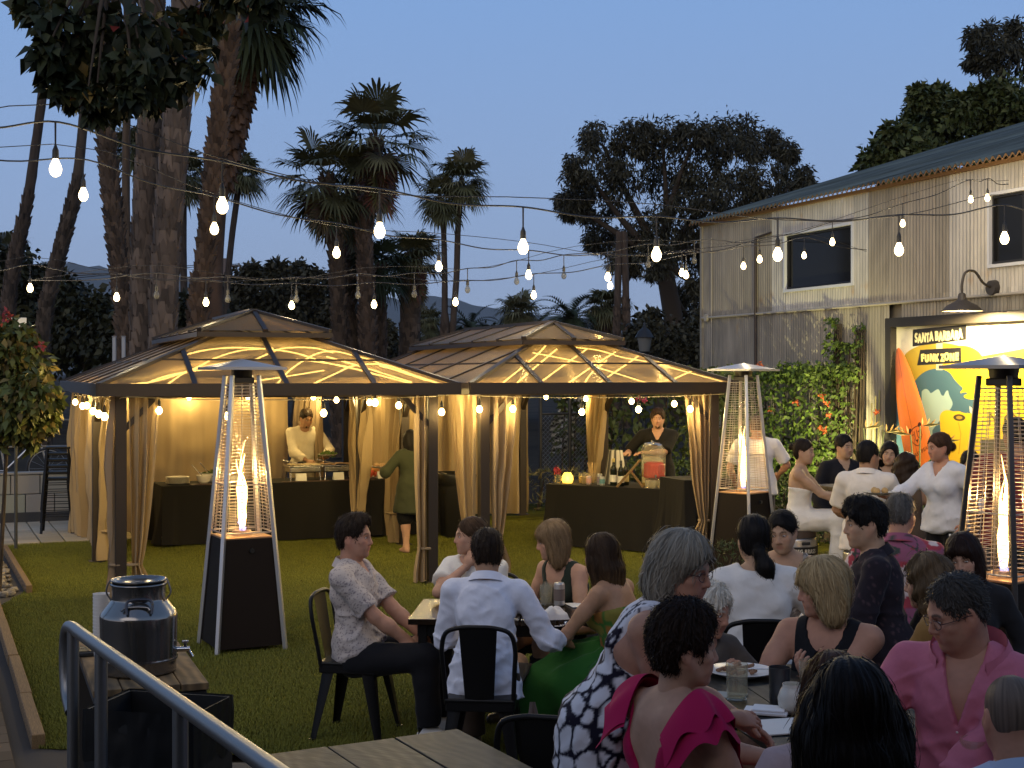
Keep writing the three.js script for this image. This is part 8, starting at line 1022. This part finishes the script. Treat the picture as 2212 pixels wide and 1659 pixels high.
person('p26', { label: 'man with greying hair and glasses in an open pink shirt, looking down', hx: 2066, hy: 1322, Z: 4.5, yaw: -36, lean: 8, head: [-44, 20, -4], sex: 'm', H: 1.8, base: DECK, skin: 'rosy', hair: 'crop', hairCol: [0.05, 0.043, 0.036], hairT: 0.006, hairline: 0.016, hs: 0.97, glasses: 1, w: 1.08, belly: 1.15, arm: 1.1, neck: 1.08, l: { to: [-0.02, 0.1, 0.4], pole: [0.8, -0.7, 0] }, r: { to: [-0.2, 0.1, 0.36], pole: [-0.8, -0.7, 0] }, top: { color: [0.52, 0.16, 0.22], sleeve: 1.5, cuff: 1, collar: 'open', collarH: 0.062, collarR: 0.014, hem: 0.1, bottom: -0.1, vneck: 1, neckD: 0.2, neckW: 0.055, ease: 0.02, fold: 0.012, buttons: 1, cell: 0.0085 } });
person('p28', { label: 'auburn haired woman in a pale pink top beside the dark haired foreground woman', hx: 1800, hy: 1502, Z: 3.95, yaw: 168, lean: 8, head: [20, 4, 0], H: 1.66, base: 0.12, skin: 'fair', hair: 'long', hairLen: 0.2, hairCol: [0.05, 0.022, 0.011], top: { color: [0.5, 0.36, 0.34], sleeve: 0.6, sleeveEase: 0.03, neckW: 0.09, ease: 0.02 } });
person('p27', { label: 'woman with very long dark hair in the near foreground, back to the view', hx: 1836, hy: 1549, Z: 3.15, yaw: 186, lean: 8, head: [0, 6, 0], H: 1.68, base: 0.12, skin: 'fair', hair: 'long', hairLen: 0.46, hairCol: [0.011, 0.007, 0.0045], hairT: 0.022, hairW: 1.5, cell: 0.009, top: { color: [0.6, 0.58, 0.56], sleeve: 0, armhole: 1, backD: 0.12, neckD: 0.1, neckW: 0.12, ease: 0.01 } });
person('p29', { label: 'man with shaved grey head in a pale blue shirt at the bottom right corner', hx: 2184, hy: 1550, Z: 4.2, yaw: 188, lean: 12, head: [-6, 8, 0], sex: 'm', H: 1.76, base: 0.1, skin: 'rosy', hair: 'buzz', hairCol: [0.13, 0.098, 0.075], w: 1.05, cell: 0.009, neck: 1.12, top: { color: [0.4, 0.5, 0.66], sleeve: 0.85, collar: 'shut', neckD: 0.05, neckW: 0.068, ease: 0.02 } });
person('p32', { label: 'person in a black jacket at the right edge of the picture', hx: 2296, hy: 1192, Z: 5.5, yaw: -100, lean: 10, head: [0, 5, 0], sex: 'm', H: 1.78, base: DECK, skin: 'tan', hair: 'short', hairCol: 'dark', top: { color: [0.012, 0.012, 0.013], sleeve: 1.9, ease: 0.03, collar: 'shut' } });
// ---------- the group behind ----------
person('p12', { label: 'young man with a black mop of hair in a dark patterned shirt', hx: 1868, hy: 1131, Z: 7.0, yaw: -104, lean: 9, head: [18, 6, 0], sex: 'm', H: 1.74, base: DECK, skin: 'asian', hair: 'mop', hairCol: 'black', hairT: 0.014, l: { to: [0.1, 0.14, 0.36] }, r: { to: [-0.1, 0.16, 0.38] }, top: { tint: speck([0.022, 0.017, 0.022], [0.075, 0.045, 0.05], 34, 0.3), sleeve: 1.9, collar: 'shut', hem: 0.1, bottom: -0.1, ease: 0.02, fold: 0.01, collarTint: () => [0.02, 0.016, 0.02], neckD: 0.06, neckW: 0.06 } });
person('p13', { label: 'man with cropped grey hair in a red and white leaf print shirt, back turned', hx: 1946, hy: 1112, Z: 8.2, yaw: 160, lean: 8, head: [-18, 6, 0], sex: 'm', H: 1.74, base: DECK * 0, skin: 'rosy', hair: 'crop', hairCol: 'salt', hairT: 0.009, w: 1.05, l: { to: [0.24, 0.16, 0.3] }, r: { to: [-0.2, 0.16, 0.34] }, top: { tint: hawaii, sleeve: 0.85, collar: 'shut', collarTint: hawaii, ease: 0.02, neckD: 0.05, neckW: 0.065, cell: 0.011 } });
person('p24', { label: 'woman with dark fringe and long hair smiling behind the brown haired woman', hx: 2082, hy: 1206, Z: 7.0, yaw: -22, lean: 10, head: [-8, 10, 8], H: 1.66, base: DECK, skin: 'fair', hair: 'long', hairLen: 0.34, hairCol: [0.02, 0.01, 0.007], hairT: 0.018, bangs: 1, front: 1, tips: [0.1, 0.035, 0.012], top: { color: [0.02, 0.02, 0.022], sleeve: 1.8, ease: 0.015 } });
person('p25', { label: 'woman with long light brown hair in a mustard top, seen from behind', hx: 2004, hy: 1257, Z: 6.1, yaw: -128, lean: 16, head: [10, 8, 0], H: 1.66, base: DECK, skin: 'fair', hair: 'wave', hairLen: 0.34, hairCol: [0.09, 0.06, 0.032], tips: [0.26, 0.17, 0.08], hairT: 0.016, arm: 1.05, l: { to: [0.12, 0.04, 0.4], pole: [0.9, -0.5, -0.1] }, r: { to: [-0.12, 0.12, 0.34] }, top: { color: [0.25, 0.14, 0.045], sleeve: 1.9, ease: 0.016, neckW: 0.08 } });
// ---------- round the high table ----------
person('p14', { label: 'woman in a strapless white dress sitting on a keg, hair pinned up', hx: 1737, hy: 976, Z: 13.3, base: 0.3, yaw: 72, lean: 4, head: [-14, 4, 0], H: 1.7, skin: 'asian', hair: 'updo', hairCol: 'dark', bangs: 0, r: { to: [-0.02, 0.2, 0.46], pole: [-0.5, -0.8, -0.3] }, l: { to: [0.1, 0.22, 0.46] }, top: { color: [0.72, 0.68, 0.6], sleeve: 0, bare: 0.33, ease: 0.012, skirt: 1.95, flare: 0.14, name: 'dress', cell: 0.016 }, shoes: 'pale' });
person('p16', { label: 'man in a white short sleeved shirt sitting on a keg, back turned', hx: 1876, hy: 984, Z: 12.3, base: 0.28, yaw: 158, lean: 4, head: [-34, 6, 0], sex: 'm', H: 1.78, skin: 'tan', hair: 'short', hairCol: 'black', r: { to: [-0.14, 0.14, 0.4], pole: [-0.8, -0.5, 0] }, l: { to: [0.2, 0.1, 0.34] }, top: { color: [0.72, 0.66, 0.58], sleeve: 0.9, sleeveEase: 0.028, hem: 0.14, bottom: -0.18, ease: 0.028, flare: 0.17, collar: 'shut', neckD: 0.05, neckW: 0.065, fold: 0.01 }, bottom: { color: [0.3, 0.26, 0.2] } });
person('p15', { label: 'man in a black jacket facing the view beyond the high table', hx: 1824, hy: 965, Z: 14.6, yaw: 8, lean: 0, head: [20, 4, 0], sex: 'm', H: 1.76, skin: 'asian', hair: 'crop', hairCol: 'black', hairT: 0.014, top: { color: [0.014, 0.014, 0.018], sleeve: 1.92, ease: 0.022, vneck: 1, neckD: 0.12, neckW: 0.06, collar: 'open' } });
person('p17', { label: 'woman with long black hair resting her head on her hand, facing the view', hx: 1921, hy: 980, Z: 14.0, yaw: -6, lean: 8, head: [-10, 6, -8], H: 1.66, skin: 'asian', hair: 'long', hairLen: 0.28, hairCol: 'black', hairT: 0.016, r: { to: [-0.13, 0.52, 0.12], pole: [-0.7, -0.8, 0.3], hd: [0.2, 1, -0.1], curl: 0.6 }, l: { to: [0.02, 0.12, 0.36] }, top: { color: [0.015, 0.014, 0.015], sleeve: 0.4, ease: 0.012, neckD: 0.08 } });
person('p18', { label: 'woman with long dark brown hair at the high table, back turned', hx: 1957, hy: 1010, Z: 12.5, yaw: 168, lean: 8, head: [4, 6, 0], H: 1.66, skin: 'tan', hair: 'wave', hairLen: 0.32, hairW: 1.4, hairT: 0.028, hairCol: [0.03, 0.018, 0.011], top: { color: [0.12, 0.08, 0.05], sleeve: 0, armhole: 1, ease: 0.012 } });
person('p19', { label: 'standing woman in a white blouse and dark trousers setting down a plate', hx: 2028, hy: 966, Z: 11.6, yaw: -58, lean: 6, head: [-18, 10, 0], pose: 'stand', H: 1.66, skin: 'rosy', hair: 'bun', hairCol: [0.05, 0.026, 0.014], hairT: 0.012, r: { to: [-0.16, 0.24, 0.52], pole: [-0.5, -0.9, -0.2], hd: [0, 0.05, 1], pn: [0, 1, 0], curl: 0.25 }, l: { to: [0.28, 0.02, 0.1], pole: [0.6, -0.2, -0.8] }, w: 1.05, top: { color: [0.62, 0.62, 0.64], sleeve: 1.92, sleeveEase: 0.025, vneck: 1, neckD: 0.12, neckW: 0.07, hem: 0.06, bottom: -0.07, ease: 0.026, fold: 0.01, flare: 0.16 }, bottom: { color: dk } });
person('p20', { label: 'man in a white tee standing behind the middle heater, back turned', hx: 1636, hy: 921, Z: 16.3, yaw: 168, lean: 2, head: [-10, 4, 0], pose: 'stand', sex: 'm', H: 1.74, skin: 'rosy', hair: 'buzz', hairCol: [0.12, 0.08, 0.055], w: 1.1, r: { to: [-0.24, 0.1, 0.3], pole: [-0.9, -0.5, -0.3] }, l: { to: [0.26, 0.0, 0.14] }, top: { color: [0.68, 0.68, 0.7], sleeve: 0.8, sleeveEase: 0.03, ease: 0.028, hem: 0.12, bottom: -0.14, flare: 0.17 }, bottom: { color: [0.05, 0.05, 0.07] } });
person('p30', { label: 'person in a maroon tee standing behind the right hand heater, back turned', hx: 2192, hy: 940, Z: 10.6, yaw: 176, lean: 4, head: [6, 4, 0], pose: 'stand', sex: 'm', H: 1.82, skin: 'tan', hair: 'short', hairCol: 'black', w: 1.15, belly: 1.1, l: { to: [0.28, 0.0, 0.1] }, r: { to: [-0.28, 0.0, 0.1] }, top: { color: [0.16, 0.035, 0.035], sleeve: 0.85, sleeveEase: 0.03, ease: 0.03, hem: 0.12, bottom: -0.16, flare: 0.18 }, bottom: { color: [0.04, 0.04, 0.05] } });
person('p31', { label: 'dark haired person seated between the blouse woman and the right heater', hx: 2096, hy: 1003, Z: 12.4, yaw: -10, lean: 5, head: [0, 8, 0], H: 1.68, skin: 'tan', hair: 'short', hairCol: 'black', top: { color: [0.08, 0.03, 0.03], sleeve: 0.8, ease: 0.02 } });
// ---------- staff and buffet guest ----------
person('server', { label: 'bearded server in a cream shirt plating food behind the buffet', hx: 662, hy: 903, Z: 18.95, yaw: 18, lean: 13, head: [16, 24, 0], pose: 'stand', sex: 'm', H: 1.76, skin: 'tan', hair: 'short', hairCol: 'dark', hairT: 0.01, beard: 1, l: { to: [0.22, 0.12, 0.38], pole: [0.8, -0.5, -0.4], hd: [0, 0.1, 1], pn: [0, 1, 0.1] }, r: { to: [0.0, 0.08, 0.38], pole: [-0.8, -0.4, -0.4], hd: [0.3, -0.3, 0.8] }, top: { color: [0.68, 0.6, 0.46], sleeve: 1.75, sleeveEase: 0.022, cuff: 1, collar: 'shut', bottom: 0.02, ease: 0.022, fold: 0.011, neckD: 0.05, neckW: 0.06, buttons: 1 }, bottom: { color: [0.4, 0.34, 0.24] } });
{ const p = peopleAt.server; part('belt', new THREE.TorusGeometry(0.165, 0.018, 8, 40).rotateX(PI / 2).scale(1.02, 1.2, 0.8).translate(0, 0.045 + p.up, 0.01), std(0.02, 0.015, 0.012, 0.4), p.o); }
person('bartender', { label: 'bearded bartender in a black shirt leaning on the drink dispensers', hx: 1421, hy: 904, Z: 18.1, yaw: -12, lean: 5, head: [4, 4, 0], pose: 'stand', sex: 'm', H: 1.78, skin: 'fair', hair: 'curly', hairCol: [0.035, 0.02, 0.012], beard: 1, w: 1.04, r: { to: [-0.34, 0.24, 0.3], pole: [-0.6, -0.7, -0.3], hd: [-0.4, 0.0, 0.8], pn: [0, -1, 0] }, l: { to: [-0.12, 0.25, 0.34], pole: [0.8, -0.7, 0], hd: [-0.9, 0, 0.4], pn: [0, -1, 0] }, top: { color: [0.014, 0.013, 0.012], sleeve: 0.95, sleeveEase: 0.028, vneck: 1, neckD: 0.14, neckW: 0.07, collar: 'open', ease: 0.024, hem: 0.1, bottom: -0.12, flare: 0.16 }, bottom: { color: dk } });
person('buffetguest', { label: 'woman with long black hair and dark jacket at the buffet, back turned', hx: 886, hy: 950, Z: 16.8, yaw: 202, lean: 8, head: [16, 14, 0], pose: 'stand', H: 1.56, skin: 'fair', hair: 'long', hairLen: 0.2, hairCol: 'black', barefoot: 1, w: 1.08, l: { to: [0.3, 0.24, 0.28], pole: [0.7, -0.7, -0.2], hd: [0.3, 0.1, 0.9], pn: [0, 1, 0], curl: 0.2 }, r: { to: [-0.16, 0.12, 0.3] }, top: { color: [0.04, 0.045, 0.025], sleeve: 1.9, ease: 0.03, hem: 0.3, bottom: -0.4, flare: 0.2, name: 'jacket' }, bottom: { color: [0.01, 0.01, 0.01], len: 0.02, ease: 0.03, name: 'skirt' } });
// held things
const hand = (key, n, v = V()) => ofPerson(key, peopleAt[key].W[n].clone().add(v));
{ const q = thing('plate', 'white plate of green salad in the server\'s hand', 'plate', hand('server', 'l', V(0.02, 0.035, 0.12))); part('plate_body', plateG(0.13), whiteCer, q); part('salad', greens(new Faces(), rngOf(14), 130, 0.11, 0.02), leafMat, q); }
{ const q = thing('plate', 'plate with food held out by the woman at the buffet', 'plate', hand('buffetguest', 'l', V(0.04, 0.035, 0.12))); part('plate_body', plateG(0.12), whiteCer, q); part('food', [0, 1, 2, 3, 4].map((i) => new THREE.SphereGeometry(0.03, 9, 7).translate(0.06 * cos(i * 1.3), 0.03, 0.06 * sin(i * 1.3))), std(0.3, 0.18, 0.08, 0.7), q); }
{ const q = thing('plate', 'plate in the outstretched hand of the woman in the white blouse', 'plate', hand('p19', 'r', V(0, 0.03, 0.14))); part('plate_body', plateG(0.13), std(0.35, 0.33, 0.3, 0.4), q); part('food', [0, 1, 2].map((i) => new THREE.SphereGeometry(0.03, 9, 7).translate(0.05 * cos(i * 2.1), 0.03, 0.05 * sin(i * 2.1))), std(0.4, 0.26, 0.1, 0.7), q); }
{ const q = thing('paper_menu', 'folded white paper in the lowered hand of the woman in the white blouse', 'paper', hand('p19', 'l', V(0.0, -0.05, 0.04))); part('sheet', grid(6, 10, (u, v) => [(u - 0.5) * 0.21, -0.02 - v * 0.3, 0.03 * sin(u * 3) + 0.05 * v]), std(0.78, 0.77, 0.74, 0.9), q); part('sheet', grid(6, 10, (u, v) => [(u - 0.5) * 0.21 + 0.03, -0.01 - v * 0.28, 0.01 + 0.03 * sin(u * 3) + 0.04 * v]), std(0.72, 0.71, 0.69, 0.9), q); }
// ---------- kegs and the high table ----------
function keg(label, p, turn, txt) {
  const t = thing('keg_stool', label, 'keg', p, turn), m = std(0.42, 0.42, 0.42, 0.35, { metalness: 0.85 }); part('keg_body', lathe([[0.001, 0.02], [0.185, 0.0], [0.2, 0.03], [0.2, 0.1], [0.207, 0.13], [0.207, 0.15], [0.2, 0.17], [0.2, 0.42], [0.207, 0.44], [0.207, 0.46], [0.2, 0.49], [0.2, 0.57], [0.188, 0.6], [0.001, 0.6]], 40), m, t); part('handle_slot', bx(0.09, 0.03, 0.02, 0, 0.545, 0.196, 0.01), std(0.02, 0.02, 0.02), t); part('seat', new THREE.CylinderGeometry(0.19, 0.195, 0.06, 32).translate(0, 0.63, 0), std(0.06, 0.04, 0.03, 0.5), t);
  const cv = document.createElement('canvas'); cv.width = 1024; cv.height = 192; const c = cv.getContext('2d'); c.fillStyle = '#151210'; c.fillRect(0, 0, 1024, 192); c.fillStyle = '#d9d2c2'; c.textAlign = 'center'; c.font = 'bold 86px sans-serif'; c.fillText(txt, 512, 96); c.font = '44px sans-serif'; c.fillText('B R E W I N G', 512, 160); const x = new THREE.CanvasTexture(cv); x.colorSpace = THREE.SRGBColorSpace;
  part('sign_band', new THREE.CylinderGeometry(0.2095, 0.2095, 0.12, 40, 1, true, -1.35, 2.7).translate(0, 0.452, 0), std(1, 1, 1, 0.6, { map: x }), t); return t;
}
{ const a = peopleAt.p14.root, b = peopleAt.p16.root; keg('steel keg stool with a lettered black band under the white dress', V(a.x - 0.02, 0, a.z), R(18), 'BIG BRASS'); keg('steel keg stool with a lettered black band under the white shirted man', V(b.x, 0, b.z), R(-14), 'BEAR BREW'); keg('steel keg stool behind the young man in the dark shirt', at(1905, 1200, 11.6).setY(0), R(-30), 'BEAR BREW');
  const c = V(3.72, 0, -13.75), t = thing('high_table', 'dark wooden high table among the keg stools', 'table', c, R(20)); for (let i = 0; i < 5; i++) part('plank', bx(1.3, 0.04, 0.138, 0, 1.03, -0.28 + i * 0.14, 0.005), std(0.1, 0.065, 0.04, 0.5, { map: rep(woodT, 2, 1) }), t); for (const x of [-0.5, 0.5]) part('leg', [bx(0.08, 1.0, 0.08, x, 0.5, 0), bx(0.1, 0.04, 0.6, x, 0.02, 0, 0.01)], metalBlack, t);
  const g = (l, x, z, s = 1) => { const q = thing('glass', l, 'glass', V(x, 1.05, z).applyAxisAngle(V(0, 1, 0), R(20)).setY(1.052).add(V(c.x, 0, c.z))); part('tumbler', tumblerG.clone().scale(s, s * 1.5, s), jarM, q); part('drink', new THREE.CylinderGeometry(0.03 * s, 0.028 * s, 0.07 * s, 16).translate(0, 0.05 * s, 0), phys(0.6, 0.35, 0.08, 0.1, { transmission: 0.5, thickness: 0 }), q); }; g('glass of amber drink at the left end of the high table', -0.45, 0.1); g('tall glass pitcher in the middle of the high table', 0.15, 0.0, 1.8); g('glass of amber drink at the right of the high table', 0.4, 0.15); tag(moveTo(part('plate', plateG(0.12), whiteCer), V(-0.3, 0, 0.15).applyAxisAngle(V(0, 1, 0), R(20)).add(c).setY(1.052)), 'plate at the left end of the high table', 'plate'); }
// ---------- on the lawn table ----------
const onT = (x, y) => atH(x, y, 0.745);
can('silver drink can at the middle of the lawn table', onT(1208, 1308), [0.5, 0.48, 0.45], [0.16, 0.12, 0.1], 0.14, 0.034);
{ const q = thing('glass', 'clear tumbler beside the silver can on the lawn table', 'glass', onT(1180, 1305)); part('tumbler', tumblerG.clone().scale(1.1, 1.35, 1.1), jarM, q); part('water', new THREE.CylinderGeometry(0.034, 0.032, 0.05, 18).translate(0, 0.04, 0), phys(0.9, 0.9, 0.85, 0.05, { transmission: 0.9, thickness: 0 }), q); }
{ const q = thing('glass', 'second clear tumbler farther back on the lawn table', 'glass', onT(1188, 1294)); part('tumbler', tumblerG.clone().scale(1.05, 1.2, 1.05), jarM, q); }
const crumple = (w, d, h, sd) => grid(14, 12, (u, v) => [(u - 0.5) * w, h * (0.35 + 0.65 * (1 - pow(abs(u * 2 - 1), 3)) * (1 - pow(abs(v * 2 - 1), 3))) * (0.8 + 0.35 * noise3(u * 5 + sd, v * 5, 1)) * (min(u, v, 1 - u, 1 - v) < 0.01 ? 0.05 : 1), (v - 0.5) * d]);
tag(moveTo(part('napkin', crumple(0.16, 0.14, 0.07, 2), std(0.62, 0.61, 0.6, 0.9)), onT(1196, 1335), 0.2), 'crumpled white napkin at the right of the white shirted man\'s arm', 'napkin'); tag(moveTo(part('paper', bx(0.2, 0.004, 0.15), paper), onT(1262, 1306), 0.3), 'white paper by the folded arms on the lawn table', 'paper'); tag(moveTo(part('plate', plateG(0.1), whiteCer), onT(1120, 1322)), 'white plate in front of the white shirted man', 'plate');
{ const q = thing('key_ring', 'small bunch of metal keys at the front edge of the lawn table', 'keys', onT(1215, 1352)); part('ring', new THREE.TorusGeometry(0.014, 0.002, 6, 18).rotateX(PI / 2).translate(0, 0.004, 0), steel, q); part('key', [bx(0.05, 0.004, 0.01, 0.035, 0.005, 0), bx(0.05, 0.004, 0.01, -0.02, 0.005, 0.03), new THREE.SphereGeometry(0.012, 10, 8).translate(0.02, 0.012, -0.012)], steel, q); }
// ---------- on the near table ----------
const onN = (x, y) => atH(x, y, DECK + 0.752);
{ const q = thing('plate', 'white dinner plate with food scraps on the near table', 'plate', onN(1600, 1458)); part('plate_body', plateG(0.14), whiteCer, q); const r = rngOf(22); part('food', [...Array(11)].map(() => bx(0.035 + 0.03 * r(), 0.012, 0.02, 0, 0, 0, 0.004).rotateY(r() * 6).rotateZ(r() * 0.6).translate((r() - 0.5) * 0.16, 0.02, (r() - 0.5) * 0.14)), std(0.24, 0.12, 0.06, 0.7), q); part('fork', [rod(V(0.02, 0.03, 0.02), V(0.17, 0.035, 0.06), 0.003), bx(0.04, 0.003, 0.02, 0.0, 0.028, 0.015)], steel, q); }
const tumb = (l, x, y, s, col) => { const q = thing('glass', l, 'glass', onN(x, y)); part('tumbler', tumblerG.clone().scale(s, s * 1.35, s), jarM, q); if (col) part('drink', new THREE.CylinderGeometry(0.033 * s, 0.0305 * s, 0.06 * s, 20).translate(0, 0.044 * s, 0), col, q); return q; };
tumb('clear glass standing before the plate on the near table', 1592, 1512, 1.15); { const q = tumb('dark metal cup beside the candle on the near table', 1684, 1518, 1.12, std(0.02, 0.02, 0.02, 0.4)); q.children[0].material = std(0.1, 0.1, 0.105, 0.3, { metalness: 0.8 }); q.name = numbered('metal_cup'); q.userData.category = 'cup'; }
tumb('clear tumbler right of the round candle jar', 1748, 1500, 1.1); tumb('glass of orange drink at the lower right, before the blue shirt', 2052, 1612, 1.5, phys(0.7, 0.3, 0.03, 0.2, { transmission: 0.4, thickness: 0 }));
{ const g2 = thing('glass', 'smaller empty glass beside the orange drink', 'glass', at(2105, 1610, 4.3).setY(0.905)); part('tumbler', tumblerG.clone().scale(1.2, 1.3, 1.2), jarM, g2); }
{ const q = thing('candle_jar', 'round white candle jar on the near table', 'candle', onN(1712, 1540)); part('jar', lathe([[0.001, 0], [0.035, 0], [0.052, 0.03], [0.055, 0.055], [0.045, 0.085], [0.036, 0.098], [0.038, 0.108], [0.035, 0.108], [0.04, 0.08], [0.048, 0.05], [0.001, 0.02]], 28), phys(0.72, 0.7, 0.62, 0.25, { transmission: 0.25, thickness: 0 }), q); part('wax', new THREE.CylinderGeometry(0.044, 0.04, 0.05, 22).translate(0, 0.04, 0), std(0.7, 0.66, 0.55, 0.6), q); }
tag(moveTo(part('napkin', [bx(0.16, 0.012, 0.1, 0, 0.006, 0, 0.004), bx(0.12, 0.01, 0.09, 0.01, 0.016, 0, 0.004)], std(0.75, 0.74, 0.72, 0.9)), onN(1655, 1540), -0.3), 'folded white napkin by the fist of the woman in fuchsia', 'napkin'); tag(moveTo(part('paper_menu', bx(0.26, 0.004, 0.2, 0, 0.003, 0), paper), onN(1672, 1572), 0.25), 'white paper menu at the front edge of the near table', 'menu'); tag(moveTo(part('paper_menu', bx(0.1, 0.004, 0.2, 0, 0.003, 0), std(0.32, 0.33, 0.3, 0.9)), onN(1555, 1502), 1.2), 'grey card left of the clear glass on the near table', 'menu');
{ const q = thing('wine_glass', 'stemmed glass beside the heater leg behind the older woman', 'glass', at(1552, 1275, 7.3).setY(0.75)); part('glass', lathe([[0.001, 0], [0.035, 0.002], [0.006, 0.01], [0.004, 0.08], [0.03, 0.11], [0.038, 0.15], [0.032, 0.19]], 22), jarM, q); part('water', lathe([[0.001, 0.1], [0.028, 0.115], [0.034, 0.14], [0.001, 0.14]], 20), phys(0.9, 0.9, 0.9, 0.05, { transmission: 0.9, thickness: 0 }), q); }
// rosemary bush at the foot of the middle heater
hedgeRow('rosemary_bush', 'small spiky green bush at the foot of the middle heater', 'shrub', [[at(1585, 1180, 12.8).setY(0.28), V(0.16, 0.28, 0.14), 0]], 900, 0.07, 0.012, [[0.06, 0.08, 0.03], [0.045, 0.06, 0.022]], { seed: 41, droop: -0.9 });
{ const t = thing('planter_box', 'dark planter under the rosemary bush', 'planter', at(1585, 1180, 12.8).setY(0)); part('box', [bx(0.4, 0.24, 0.02, 0, 0.12, 0.18), bx(0.4, 0.24, 0.02, 0, 0.12, -0.18), bx(0.02, 0.24, 0.34, 0.19, 0.12, 0), bx(0.02, 0.24, 0.34, -0.19, 0.12, 0)], std(0.03, 0.025, 0.02, 0.7), t); part('soil', bx(0.36, 0.2, 0.34, 0, 0.1, 0), std(0.03, 0.022, 0.015, 0.95), t); }
console.log('point lights', nLights);
renderer.render(scene, camera);
